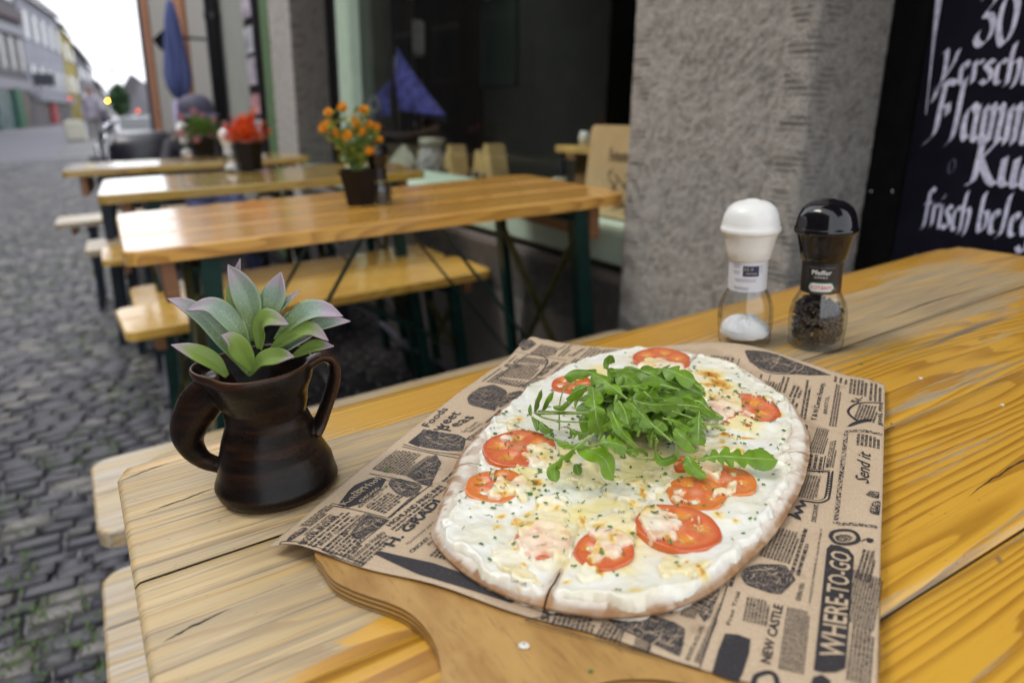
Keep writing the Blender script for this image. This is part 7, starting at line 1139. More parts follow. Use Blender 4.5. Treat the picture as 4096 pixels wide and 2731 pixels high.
for kind, lst in PRINT['G'].items():
    for pts in lst:
        p3 = np.array(pts)
        if kind in ('ink', 'eng', 'speck'):
            # triangulated outline with ragged edge
            Pp = split_long(np.vstack([p3, p3[:1]]), 5)[:-1]
            if kind == 'eng': Pp = Pp + (np.c_[fbm(Pp[:, 0] * 500, Pp[:, 1] * 500, 3, 2), fbm(Pp[:, 0] * 500 + 50, Pp[:, 1] * 500, 4, 2)] - .5) * .0022
            bm = bmesh.new(); vs_ = [bm.verts.new((p[0], p[1], 0)) for p in Pp]
            try:
                f = bm.faces.new(vs_); bmesh.ops.triangulate(bm, faces=[f], ngon_method='EAR_CLIP'); bmesh.ops.subdivide_edges(bm, edges=[e for e in bm.edges if e.calc_length() > .007], cuts=3, use_grid_fill=True)
            except Exception: pass
            bmesh.ops.triangulate(bm, faces=bm.faces[:]); uv = np.array([v.co[:2] for v in bm.verts]); bm.verts.index_update(); F = [tuple(v.index for v in f.verts) for f in bm.faces]; bm.free()
            if kind == 'eng':
                cen = p3.mean(0); ext = p3.max(0) - p3.min(0); rs = random.Random(int(cen[0] * 1e5)); hl = MB(); dk = MB()
                for q in range(26):
                    c0_ = cen + (np.array([rs.random(), rs.random()]) - .5) * ext * .62; an = rs.choice((.2, .25, 1.75, 1.7, .9)); l = rs.uniform(.08, .3) * max(ext); d_ = np.array([math.cos(an), math.sin(an)]) * l / 2
                    tgt = hl if q % 3 else dk; rb = ribbon([c0_ - d_, c0_ + d_ * .2 + np.array([-d_[1], d_[0]]) * .2, c0_ + d_], rs.uniform(.00018, .0005), n=3, lift=.00046 if q % 3 else .00050); tgt.add(rb.v, rb.f)
                hl.build('engraving_lights', MAT_PAPER, sheet)['kind'] = 'stuff'; dk.build('engraving_lines', MAT_INK, sheet)['kind'] = 'stuff'
            mb = MB(); mb.add(paper_pt(uv[:, 0], uv[:, 1], nl()), F); mb.build({'ink': 'printed_shape', 'eng': 'engraving', 'speck': 'border_strip'}[kind], MATS_P[kind], sheet)
        elif kind == 'box': ribbon(p3, .00055, True).build('printed_frame', MAT_INK, sheet)
        elif kind == 'boxr': ribbon(spline(np.c_[np.vstack([p3, p3[:1]]), np.zeros(len(p3) + 1)], 40)[:, :2], .0011).build('printed_frame', MAT_INK, sheet)
        elif kind in ('ring',): ribbon(spline(np.c_[np.vstack([p3, p3[:1]]), np.zeros(len(p3) + 1)], 40)[:, :2], .0022, n=2).build('printed_ring', MAT_INK, sheet)
        elif kind == 'ring2':
            ribbon(spline(np.c_[p3, np.zeros(len(p3))], 40)[:, :2], .0032, n=2).build('dotted_frame', MAT_INK, sheet); Pd = spline(np.c_[p3, np.zeros(len(p3))], 60)[:, :2]; mb = MB()
            for c in Pd:
                a = np.linspace(0, 2 * math.pi, 9)[:-1]; mb.add(paper_pt(c[0] + .0006 * np.cos(a), c[1] + .0006 * np.sin(a), .0006), [tuple(range(8))])
            mb.build('frame_dots', MAT_PAPER, sheet)
        elif kind == 'zig': ribbon(p3, .0022, n=4).build('printed_shape', MAT_INK, sheet)
        elif kind == 'line': ribbon(p3, .0006).build('printed_rule', MAT_INK, sheet)
        elif kind == 'line2': ribbon(spline(np.c_[p3, np.zeros(len(p3))], 30)[:, :2], .0010, n=2).build('printed_rule', MAT_INK, sheet)
        elif kind == 'line3': ribbon(spline(np.c_[p3, np.zeros(len(p3))], 30)[:, :2], .0018, n=2).build('printed_rule', MAT_INK, sheet)

# ---- pizza
PZ = DATA['PZ']; PC = np.array(PZ['c']); PA = PZ['ang']; ZP = ZB + .0026
pizza = thing('pizza', 'long oval white pizza with tomato slices and melted cheese on the printed paper', 'pizza', (PC[0], PC[1], ZP), PA)
def per_interp(tab, th):
    t = np.array([p[0] for p in tab]); r = np.array([p[1] for p in tab]); return np.interp(th, np.r_[t[-3:] - 2 * math.pi, t, t[:3] + 2 * math.pi], np.r_[r[-3:], r, r[:3]])
def per_smooth(tab):
    th = np.linspace(-math.pi, math.pi, 1441)[:-1]; r = per_interp(tab, th); k = np.exp(-np.linspace(-2, 2, 25) ** 2); k /= k.sum(); r = np.convolve(np.r_[r[-12:], r, r[:12]], k, 'valid'); return th, r
_o = per_smooth(PZ['outline']); _c = per_smooth(PZ['cream'])
Rout = lambda th: np.interp(th, _o[0], _o[1], period=2 * math.pi)
Rcr = lambda th: np.minimum(np.interp(th, _c[0], _c[1], period=2 * math.pi) + .0035, Rout(th) - .0045)
CUTS = [np.array(c) for c in PZ['cuts']]; CW = [.0017, .0009, .0009, .0008, .0006]
def seg_dist(x, y, P):
    best = np.full(np.shape(x), 1e9); par = np.zeros(np.shape(x))
    L_ = 0; tot = sum(np.linalg.norm(P[i + 1] - P[i]) for i in range(len(P) - 1))
    for i in range(len(P) - 1):
        a, b = P[i], P[i + 1]; d = b - a; l2 = d @ d; t = np.clip(((x - a[0]) * d[0] + (y - a[1]) * d[1]) / l2, 0, 1); q = np.hypot(x - a[0] - d[0] * t, y - a[1] - d[1] * t); m_ = q < best
        best = np.where(m_, q, best); par = np.where(m_, (L_ + t * math.sqrt(l2)) / tot, par); L_ += math.sqrt(l2)
    return best, par
def groove(x, y):
    g = np.zeros(np.shape(x)); hole = np.zeros(np.shape(x), bool)
    for P, w in zip(CUTS, CW):
        d, t = seg_dist(x + (fbm(x * 200, y * 200, 31, 2) - .5) * .0012, y, P); ww = w * (1 - t * .92); g = np.maximum(g, np.exp(-(d / (ww * 2.1 + .0006)) ** 2) * (1 - .55 * t)); hole |= (d < ww * .55) & (t < .42)
    return g, hole
def crust_h(x, y):
    th = np.arctan2(y, x); r = np.hypot(x, y); R = Rout(th); e = (R - r)
    h = .0042 + .0016 * np.exp(-((e - .008) / .006) ** 2) * (.5 + .9 * vn(th * 7, th * 0, 5)) + (fbm(x * 160, y * 160, 9, 3) - .5) * .0014
    return h - .0040 * np.clip(1 - e / .0045, 0, 1) ** 2
def cream_edge(x, y):
    th = np.arctan2(y, x); r = np.hypot(x, y); ed = Rcr(th) + .0030 * np.sin(th * 27 + 4 * np.sin(th * 5)) * .55 + (fbm(x * 110, y * 110, 21, 3) - .5) * .008; return ed - r
def cream_h(x, y):
    e = cream_edge(x, y); t = .0022 + .0040 * (fbm(x * 42, y * 42, 14, 3) - .42) + .0014 * (fbm(x * 150, y * 150, 15, 2) - .5) + .0010 * np.exp(-((e - .003) / .0022) ** 2)
    lump = .0065 * np.exp(-(((x + .035) / .010) ** 2 + ((y - .008) / .007) ** 2)) + .004 * np.exp(-(((x - .006) / .010) ** 2 + ((y - .082) / .008) ** 2))
    return crust_h(x, y) * .72 + .0016 + (np.maximum(t, .0006) + lump) * np.sqrt(np.clip(e / .0028, 0, 1)) - .006 * (e < 0) * np.clip(-e / .002, 0, 1)
TOM = [np.array(t) for t in PZ['tom']]
TILT = [(RND.uniform(-.05, .05), RND.uniform(-.05, .05)) for _ in TOM]
def tom_r(i, an): return TOM[i][2] * (1 + .035 * np.sin(an * 2 + i) + .02 * np.sin(an * 5 + i * 2))
def tom_h(x, y, i):
    cx, cy, r = TOM[i]; dx, dy = x - cx, y - cy; an = np.arctan2(dy, dx); rr = np.hypot(dx, dy); R = tom_r(i, an); k = rr / R
    ch = .5 + .5 * np.cos(an * 5 + i * 1.3); sunk = .0014 * ch * np.exp(-((k - .52) / .2) ** 2)
    base = .0087 + .0010 * vn(np.full(np.shape(x), i * 3.7), np.full(np.shape(x), i * 1.9), 77) + TILT[i][0] * dx + TILT[i][1] * dy - sunk + (fbm(x * 130, y * 130, 60 + i, 2) - .5) * .0009
    return base - .0004 * np.clip((k - .93) / .07, 0, 1) ** 2, k
def tops(x, y):
    h = cream_h(x, y); hit = np.zeros(np.shape(x))
    for i in range(len(TOM)):
        hh, k = tom_h(x, y, i); w = sstep(1.10, .97, k); hit = np.maximum(hit, w); h = np.where(w > 0, np.maximum(h, h * (1 - w) + hh * w), h)
    return h, hit
def cheese_mask(x, y):
    wx = x + (fbm(x * 70, y * 70, 41, 3) - .5) * .022; wy = y + (fbm(x * 70 + 90, y * 70, 42, 3) - .5) * .022; m_ = np.zeros(np.shape(x))
    for (cx, cy, ax, ay, bx__, by) in PZ['cheese']:
        det = ax * by - ay * bx__; dx, dy = wx - cx, wy - cy; p = (dx * by - dy * bx__) / det; q = (-dx * ay + dy * ax) / det; m_ = np.maximum(m_, np.exp(-(p * p + q * q) * .95))
    return m_ + (fbm(x * 190, y * 190, 43, 3) - .5) * .30
def brown_f(x, y):
    b = np.zeros(np.shape(x)); wx = x + (fbm(x * 160, y * 160, 51, 2) - .5) * .006; wy = y + (fbm(x * 160 + 40, y * 160, 52, 2) - .5) * .006
    for (cx, cy, ax, ay, bx__, by, s) in PZ['brown']:
        det = ax * by - ay * bx__; dx, dy = wx - cx, wy - cy; p = (dx * by - dy * bx__) / det; q = (-dx * ay + dy * ax) / det; b = np.maximum(b, s * np.exp(-(p * p + q * q) * .8))
    return b * (.75 + .5 * fbm(x * 400, y * 400, 53, 2))
def pz_mat(name, rough=.4, sss=.12, rad=(.006, .004, .002), bump_s=700, bump_k=.15, coat=0.0):
    M = Mat(name); c = M.attr('Col', True); nz = M.noise(M.obj(), bump_s, 4, .6); M.p(Base_Color=c, Roughness=rough, Subsurface_Weight=sss, Subsurface_Radius=rad, Subsurface_Scale=1.0, Normal=M.bump(nz, bump_k, .0006), Coat_Weight=coat, Coat_Roughness=.12); return M.m
MAT_CRUST = pz_mat('floured_crust', .8, .05, bump_s=500, bump_k=.5); MAT_CREAM = pz_mat('sour_cream', .30, .2, bump_s=350, bump_k=.16, coat=.15); MAT_CHEESE = pz_mat('melted_cheese', .28, .25, (.008, .004, .002), 300, .12, .25); MAT_TOM = pz_mat('baked_tomato', .25, .25, (.010, .003, .001), 800, .3, .7)
def mixc(a, b, f): f = np.clip(f, 0, 1)[..., None]; return np.asarray(a) * (1 - f) + np.asarray(b) * f
# crust pieces between the cuts (polar strips wrapping under the rim)
ends = sorted([(math.atan2(c[0][1], c[0][0]), w) for c, w in zip(CUTS, CW)])
for i in range(len(ends)):
    t0, w0 = ends[i]; t1, w1 = ends[(i + 1) % len(ends)]
    if t1 <= t0: t1 += 2 * math.pi
    R0, R1 = float(Rout(np.array(t0))), float(Rout(np.array(t1))); n = max(12, int((t1 - t0) / .006))
    th = np.linspace(t0 + w0 * .35 / R0, t1 - w1 * .35 / R1, n); fr = np.r_[np.linspace(.05, .60, 8), np.linspace(.64, .97, 26), .98, .988, .994, .9985, 1.0]
    TH, FR = np.meshgrid(th, fr); TH2 = (TH + math.pi) % (2 * math.pi) - math.pi; R = Rout(TH2) * FR * (1 + .006 * (fbm(TH2 * 9, TH2 * 0 + 3, 33, 3) - .5) * (FR > .9)); X = R * np.cos(TH); Y = R * np.sin(TH); Z = crust_h(X * .9999, Y * .9999)
    Z = np.maximum(Z, .0030); prof = [(1.001, .0022), (.998, .0008), (.985, .0), (.90, .0)]
    Xs, Ys, Zs = [X], [Y], [Z]
    for f, z in prof: Rr = Rout(TH2[0]) * f; Xs.append((Rr * np.cos(th))[None]); Ys.append((Rr * np.sin(th))[None]); Zs.append(np.full((1, n), z))
    X, Y, Z = np.vstack(Xs), np.vstack(Ys), np.vstack(Zs); x, y = X.ravel(), Y.ravel(); tt = np.arctan2(y, x); ed = Rout(tt) - np.hypot(x, y)
    flour = np.array([.73, .685, .60]); bake = np.array([.27, .135, .055]); char = np.array([.11, .055, .03]); nz = fbm(x * 120, y * 120, 71, 4)
    side = sstep(.0062, .0028, Z.ravel()) * (.55 + .8 * fbm(tt * 20, Z.ravel() * 300, 72, 3)); lft = .55 + .65 * sstep(-.2, 1.2, np.cos(tt - 2.6)) + .5 * np.exp(-((tt + 2.1) / .5) ** 2)
    c = mixc(np.tile(flour, (len(x), 1)), bake, side * 1.0 * np.clip(lft + .25, 0, 1)); c = mixc(c, bake, sstep(.54, .70, nz) * .85 * sstep(.018, .002, ed) * lft); c = mixc(c, char, sstep(.70, .80, fbm(x * 90, y * 90, 73, 3)) * sstep(.006, .0, ed) * .9); c = mixc(c, (.50, .36, .22), sstep(.45, .62, fbm(x * 260, y * 260, 74, 2)) * .25)
    for tc, _w in ends: c = mixc(c, (.36, .17, .06), np.exp(-((np.angle(np.exp(1j * (tt - tc)))) / .02) ** 2) * sstep(.012, 0, ed) * .8)
    put('crust', np_mesh('crust', np.c_[x, y, Z.ravel()], grid_faces(*X.shape)[:, ::-1], True, {'Col': c}), MAT_CRUST, pizza)
# dense grid for the toppings
res = .00062; gx = np.arange(-.161, .218, res); gy = np.arange(-.122, .110, res); GX, GY = np.meshgrid(gx, gy); x, y = GX.ravel(), GY.ravel(); FG = grid_faces(*GX.shape)
g, hole = groove(x, y); e = cream_edge(x, y); H0 = cream_h(x, y); Ht, hit = tops(x, y); br = brown_f(x, y); br = br + .55 * sstep(.66, .78, fbm(x * 95, y * 95, 57, 3)) * sstep(.30, .55, cheese_mask(x, y))
n_c = fbm(x * 60, y * 60, 81, 3); c0 = mixc(np.tile([.74, .71, .575], (len(x), 1)), (.79, .775, .70), sstep(.4, .65, n_c)); c0 = mixc(c0, (.78, .66, .30), sstep(.40, .62, fbm(x * 30, y * 30, 82, 3)) * .9 * sstep(.014, .03, e)); c0 = mixc(c0, (.80, .61, .17), np.clip(br * 2.0, 0, .85)); c0 = mixc(c0, (.60, .255, .025), sstep(.38, .75, br)); c0 = mixc(c0, (.22, .07, .015), sstep(.82, 1.15, br)); c0 = mixc(c0, (.72, .52, .34), np.exp(-(e / .0022) ** 2) * .35 * vn(x * 60, y * 60, 83))
c0 = mixc(c0, (.62, .44, .22), g * .45)
keep = (e > -.0025) & ~hole; V0 = np.c_[x, y, H0 - g * .0045]
V_, F_, A_ = prune(V0, FG, keep, {'Col': c0}); put('cream_layer', np_mesh('cream_layer', V_, F_, True, A_), MAT_CREAM, pizza)
# tomato slices
for i, (cx, cy, r) in enumerate(TOM):
    nth, nr = 128, 30; an = np.linspace(0, 2 * math.pi, nth, endpoint=False); k = np.r_[np.linspace(.01, .96, nr), .985, 1.0, 1.004]
    AN, K = np.meshgrid(an, k); RR = tom_r(i, AN) * K; X = cx + RR * np.cos(AN); Y = cy + RR * np.sin(AN); Z, kk = tom_h(X, Y, i); Z[-2] -= .0012; Z[-1] -= .0060
    gr_, ho_ = groove(X, Y); Z = Z - gr_ * .004; a_, k_ = AN.ravel(), K.ravel(); nz = fbm(X.ravel() * 260, Y.ravel() * 260, 90 + i, 3)
    flesh = mixc(np.tile([.62, .095, .022], (len(a_), 1)), (.70, .21, .075), nz); gel = sstep(.25, .75, .5 + .5 * np.cos(a_ * 5 + i * 1.3)) * np.exp(-((k_ - .54) / .17) ** 2)
    c = mixc(flesh, (.74, .31, .04), gel * .95); c = mixc(c, (.80, .62, .34), gel * sstep(.66, .72, fbm(X.ravel() * 700, Y.ravel() * 700, 95, 2))); c = mixc(c, (.74, .40, .24), np.exp(-(k_ / .16) ** 2) * .6); c = mixc(c, (.58, .10, .028), sstep(.80, .94, k_)); c = mixc(c, (.62, .13, .015), sstep(.97, 1.0, k_))
    if i in (4, 7, 6): c = mixc(c, (.74, .27, .02), .45 * np.ones(len(a_)) * sstep(.3, 1, k_))
    put('tomato_slice', np_mesh('tomato_slice', np.c_[X.ravel(), Y.ravel(), Z.ravel()], grid_faces(len(k), nth, True)[:, ::-1], True, {'Col': c}), MAT_TOM, pizza)
# melted cheese over both
cm = cheese_mask(x, y); m_ = sstep(.44, .70, cm); Hc = Ht + .0026 * np.sqrt(np.clip(m_, 0, 1)) * (.55 + .8 * fbm(x * 95, y * 95, 44, 3)) - .0012 * (1 - np.clip(m_ * 3, 0, 1)) - g * .0042
thin = sstep(.75, .42, cm) * hit; cc = mixc(np.tile([.79, .68, .40], (len(x), 1)), (.81, .75, .58), sstep(.4, .6, n_c)); cc = mixc(cc, (.79, .57, .43), hit * (.15 + .6 * sstep(.35, .65, fbm(x * 120, y * 120, 45, 3)))); cc = mixc(cc, (.66, .24, .12), hit * (.75 * sstep(.60, .40, cm) + .35 * sstep(.58, .70, fbm(x * 170, y * 170, 46, 3)))); cc = mixc(cc, (.76, .60, .24), sstep(.55, .75, fbm(x * 55, y * 55, 47, 3)) * .6); cc = mixc(cc, (.80, .60, .17), np.clip(br * 1.8, 0, .85)); cc = mixc(cc, (.62, .26, .025), sstep(.36, .72, br)); cc = mixc(cc, (.22, .065, .012), sstep(.82, 1.15, br))
keep = (cm > .38) & (e > .001) & ~hole; V_, F_, A_ = prune(np.c_[x, y, Hc], FG, keep, {'Col': cc}); put('melted_cheese', np_mesh('melted_cheese', V_, F_, True, A_), MAT_CHEESE, pizza)
def surf_h(px, py):
    X1, Y1 = np.array([px]), np.array([py]); h, _ = tops(X1, Y1); m1 = sstep(.40, .66, cheese_mask(X1, Y1)); return float(h[0] + .0024 * m1[0])
# dried herb flakes
MAT_HERB = simple('dried_herbs', (.085, .18, .035), .7, .6, 900)
mb = MB(); cl = [(.135, -.035, .035, 95), (.105, -.062, .03, 70), (-.055, .035, .035, 110), (-.015, .045, .03, 45), (-.06, -.03, .05, 50), (.0, -.05, .05, 60), (.05, -.07, .03, 35), (-.03, .01, .05, 60), (.08, .05, .05, 40)]
pts = [(RND.gauss(cx, s), RND.gauss(cy, s)) for cx, cy, s, n in cl for _ in range(n)] + [(RND.uniform(-.14, .2), RND.uniform(-.1, .1)) for _ in range(90)]
PX = np.array(pts); ok = (np.hypot(PX[:, 0], PX[:, 1]) < Rout(np.arctan2(PX[:, 1], PX[:, 0])) * .96); PX = PX[ok]
hh, _ = tops(PX[:, 0], PX[:, 1]); hh = hh + .0026 * sstep(.40, .66, cheese_mask(PX[:, 0], PX[:, 1])) + .0003
for (px, py), h in zip(PX, hh):
    a = RND.uniform(0, 6.28); l = RND.uniform(.0007, .0020); w = l * RND.uniform(.3, .9); dz = RND.uniform(.0, .0009)
    if RND.random() < .22: l *= 1.7; w *= .3
    ca, sa = math.cos(a), math.sin(a); q = [(-l, -w * .5, 0), (-l * .2, -w, dz), (l * .7, -w * .6, dz * .4), (l, w * .2, dz), (l * .1, w, 0), (-l * .7, w * .7, dz)]
    mb.add([(px + u * ca - v * sa, py + u * sa + v * ca, h + z) for u, v, z in q], [(0, 1, 4, 5), (1, 2, 3, 4)])
mb.build('dried_herbs', MAT_HERB, pizza)['kind'] = 'stuff'

# ---- rocket leaves
def leaf_mat(name, top, tip, under, vein, rough=.38):
    M = Mat(name); uv = M.attr('lf', True); sp = M.n('ShaderNodeSeparateColor', {0: uv}); t, s = sp.outputs[0], sp.outputs[1]; o = M.obj(); n1 = M.noise(o, 120, 4, .6); n2 = M.noise(o, 900, 3, .6)
    c = M.mix(M.rng(n1, .3, .7), tuple(np.array(top) * .72), tuple(np.array(top) * 1.25)); c = M.mix(M.rng(M.mth('ADD', t, M.mth('MULTIPLY', M.mth('SUBTRACT', n1, .5), .35)), .62, 1.0), c, tip)
    vn_ = M.rng(s, .0, .10, 1, 0); side = M.rng(M.mth('PINGPONG', M.mth('ADD', M.mth('MULTIPLY', t, 9), M.mth('MULTIPLY', s, -3.2)), .5), .0, .06, .45, 0)
    c = M.mix(M.mth('MAXIMUM', M.mth('MULTIPLY', vn_, .75), M.mth('MULTIPLY', side, .6)), c, vein)
    bf = M.n('ShaderNodeNewGeometry').outputs['Backfacing']; c = M.mix(bf, c, under); rf = M.rand(); c = M.mix(M.rng(rf, 0, 1, 0, .6), c, tuple(np.array(top) * .42))
    M.p(Base_Color=c, Roughness=rough, Normal=M.bump(M.mth('ADD', n2, M.mth('MULTIPLY', side, -2.0)), .25, .0006))
    tl = M.n('ShaderNodeBsdfTranslucent', {'Color': M.mix(.5, c, tuple(np.array(top) * 2.0))}); mx = M.n('ShaderNodeMixShader', {0: .22, 1: M.b.outputs[0], 2: tl.outputs[0]}); M.nt.links.new(mx.outputs[0], M.out.inputs[0]); return M.m
MAT_ROCKET = leaf_mat('rocket_leaf', (.155, .30, .014), (.18, .32, .03), (.28, .40, .10), (.42, .52, .16)); MAT_STEM = simple('rocket_stem', (.24, .36, .085), .35, .25, 200)
def leaf_geo(pts, hw, prof, nrm, seed=0, n=40, m=11, curl=.25, ripple=.1, cup=0.0, fold=0.0, sweep=.55):
    P = spline(pts, n); t = np.gradient(P, axis=0); t /= np.linalg.norm(t, axis=1)[:, None]; nv_ = np.array(nrm, float); rs = np.random.default_rng(seed); V = np.zeros((n, m, 3)); Sx = np.linspace(-1, 1, m); A = np.zeros((n, m, 3)); ph = rs.uniform(0, 6, 4)
    for i in range(n):
        nn = nv_ - t[i] * (nv_ @ t[i]); nn /= np.linalg.norm(nn) + 1e-9; b = np.cross(t[i], nn); tt = i / (n - 1); wl, wr = prof(tt)
        for j, s in enumerate(Sx):
            w = hw * (wl if s < 0 else wr); d = abs(s) * w; V[i, j] = P[i] + b * s * w + t[i] * (d * sweep) + nn * (-curl * d * abs(s) + fold * d + ripple * hw * s * s * math.sin(tt * 17 + ph[0] + (3 if s < 0 else 0)) + cup * hw * math.sin(tt * 3.1)); A[i, j] = (tt, abs(s) * (w / hw + .15), 0)
    return V.reshape(-1, 3), grid_faces(n, m), A.reshape(-1, 3), P
def lobed(seed, k=3):
    rs = random.Random(seed); pl, pr = rs.uniform(0, .8), rs.uniform(0, .8); kl, kr = k + rs.uniform(-.2, 1.0), k + rs.uniform(-.2, 1.0)
    def f(t):
        def side(p, kk):
            term = max(0, math.sin(math.pi * min(1, max(0, (t - .60) / .40)))) ** .55 * (.85 if t < .86 else max(0, 1 - ((t - .86) / .14) ** 2) ** .5 * .85 if t < 1 else 0)
            lob = (.12 + .88 * abs(math.sin(math.pi * (kk * t / .72 + p))) ** .75) * (.34 + .5 * min(1, t / .4)) * (1 if t < .72 else max(0, 1 - (t - .72) / .1)); return max(.085 * (1 - t * .3), term, lob * min(1, t * 4 + .05)) if t < .995 else .01
        return side(pl, kl), side(pr, kr)
    return f
def smoothleaf(t):
    w = max(.02, math.sin(math.pi * min(1, t * .93 + .07)) ** .7) * (1 if t < .9 else max(.05, (1 - ((t - .9) / .1) ** 2)) ** .5); return (w, w)
rocket = thing('rocket_garnish', 'heap of fresh green rocket leaves piled on the middle of the pizza', 'salad leaves', (PC[0] + .03, PC[1] + .02, ZP + .010))
RB = np.array(rocket.location)
def add_leaf(pts, hw, ty, dk, seed):
    rs = random.Random(seed); W = np.array(pts) - RB; nr = np.array([rs.uniform(-.45, .25) - .15, rs.uniform(-.5, .1) - .25, 1.0])
    if ty == 2:
        mb = MB(); P = spline(W, 18); mb.tube(P, np.linspace(hw * .62, hw * .42, 18), 8); mb.build('stem', MAT_STEM, rocket, True); return
    prof = lobed(seed, 3 if ty == 1 else 5) if ty in (1, 3) else smoothleaf
    V, F, A, P = leaf_geo(W, hw * (1.16 if ty in (1, 3) else .98), prof, nr, seed, 46, 13, curl=rs.uniform(.05, .55), ripple=rs.uniform(.04, .16), sweep=.38 if ty else .12)
    lf = put('rocket_leaf', np_mesh('rocket_leaf', V, F, True, {'lf': A}), MAT_ROCKET, rocket); n = len(P); mb = MB(); rr = hw * .085 + .0003; mb.tube(P - np.array([0, 0, rr * .3]), np.linspace(rr, rr * .25, n), 6); mb.build('midrib', MAT_STEM, lf, True)
for i, (pts, hw, ty, dk) in enumerate(DATA['LV']): add_leaf(pts, hw, ty, dk, 100 + i)
cc0 = np.array([PC[0] + .036, PC[1] + .018])
for k in range(72):      # the dark inside of the heap
    a = RND.uniform(0, 6.28); r = .032 * math.sqrt(RND.random()); c = np.array([cc0[0] + r * math.cos(a) * 1.25, cc0[1] + r * math.sin(a)]); h0 = RND.uniform(.004, .042) * (1 - r / .048); d = RND.uniform(0, 6.28); l = RND.uniform(.013, .026)
    p = [(c[0] + l * s * math.cos(d + s * .5), c[1] + l * s * math.sin(d + s * .5), ZP + .010 + h0 + .008 * (1 - s * s) + RND.uniform(-.002, .002)) for s in (-1, -.3, .4, 1)]; add_leaf(p, RND.uniform(.006, .011), RND.choice((0, 1, 1)), .4, 300 + k)

# ---- brown two-handled jug
jug = thing('ceramic_jug', 'dark brown glazed two-handled jug with a twisted lip holding the succulent', 'jug', (.071, .470, near_z(.071, .47)))
JB = np.array(jug.location); th0 = math.atan2(.499, -.865)
def jw(an, r, z):
    d = math.atan2(math.sin(an - th0), math.cos(an - th0)); k = max(0, (z - .058) / .033)
    rr = r + .009 * math.exp(-(d / .55) ** 2) * k ** 1.5 - .0022 * math.exp(-((d - .85) / .30) ** 2) * k - .0018 * math.exp(-((d + .85) / .30) ** 2) * k + .0012 * math.sin(an * 2 + z * 60) * min(1, z / .02)
    return rr + .0007 * math.sin(z * 420 + an)
mb = MB(); out_p = [(.0, .0), (.034, .0), (.0385, .0015), (.0402, .005), (.0400, .010), (.0372, .018), (.0335, .028), (.0298, .040), (.0268, .051), (.0260, .057), (.0272, .063), (.0306, .072), (.0342, .081), (.0364, .0875), (.0365, .0905), (.0352, .0925), (.0335, .0915), (.0315, .086), (.0272, .074), (.0235, .064), (.022, .058), (.023, .045), (.028, .030), (.030, .015), (.0, .010)]
mb.lathe(out_p, 96, warp=jw)
lh = [(np.array(p) - JB) for p, r in MUG['LH']]; lr = [r * k for (p, r), k in zip(MUG['LH'], (1.35, 1.28, 1.22, 1.15, 1.1, 1.05, 1, 1))]; rh = [(np.array(p) - JB - np.array([0, 0, .0012])) for p, r in MUG['RH']]; rrd = [r for p, r in MUG['RH']]
vdir = np.array([.48, .87, 0.0])
Pl = spline(lh, 40); mb.tube(Pl, np.interp(np.linspace(0, 1, 40), np.linspace(0, 1, len(lr)), lr), 20, nrm=vdir, flat=1.0)
Pr = spline(rh, 40); mb.tube(Pr, np.interp(np.linspace(0, 1, 40), np.linspace(0, 1, len(rrd)), rrd), 16, nrm=vdir, flat=1.9)
me = mb.mesh('tmp'); tmp = bpy.data.objects.new('tmp', me); COL.objects.link(tmp)
rm = tmp.modifiers.new('r', 'REMESH'); rm.mode = 'VOXEL'; rm.voxel_size = .00085; sm = tmp.modifiers.new('s', 'SMOOTH'); sm.factor = .5; sm.iterations = 14
dg = bpy.context.evaluated_depsgraph_get(); dg.update(); jm = bpy.data.meshes.new_from_object(tmp.evaluated_get(dg)); bpy.data.objects.remove(tmp); jm.name = 'body'; jm.polygons.foreach_set('use_smooth', [True] * len(jm.polygons))
M = Mat('brown_glaze'); o_ = M.obj(); n1 = M.noise(o_, 60, 4, .65); n2 = M.noise(o_, 650, 3, .7); n3 = M.noise(M.map(o_, (12, 12, 90)), 1, 4, .6); geo = M.n('ShaderNodeNewGeometry'); pt_ = geo.outputs['Pointiness']
c = M.mix(M.rng(n3, .45, .75), (.0055, .0038, .0034), (.036, .014, .006)); c = M.mix(M.rng(pt_, .500, .545, 0, .9), c, (.085, .036, .014)); c = M.mix(M.rng(n2, .62, .74, 0, .45), c, (.09, .042, .02)); c = M.mix(M.rng(n2, .30, .22, 0, .6), c, (.004, .003, .003))
zz_ = M.n('ShaderNodeSeparateXYZ', {0: o_}).outputs[2]; c = M.mix(M.rng(zz_, .0022, .0008), c, (.16, .07, .035))
M.p(Base_Color=c, Roughness=M.mix(M.rng(n1, .3, .7), (.24,) * 3, (.40,) * 3), Normal=M.bump(M.mth('ADD', M.mth('MULTIPLY', n2, .3), n1), .25, .0012), Coat_Weight=.05, Coat_Roughness=.18, Specular_IOR_Level=.17)
put('body', jm, M.m, jug)
mb = MB(); mb.lathe([(.0, .071), (.0262, .070)], 32); mb.build('packing', simple('dark_foam', (.012, .012, .010), .9), jug)

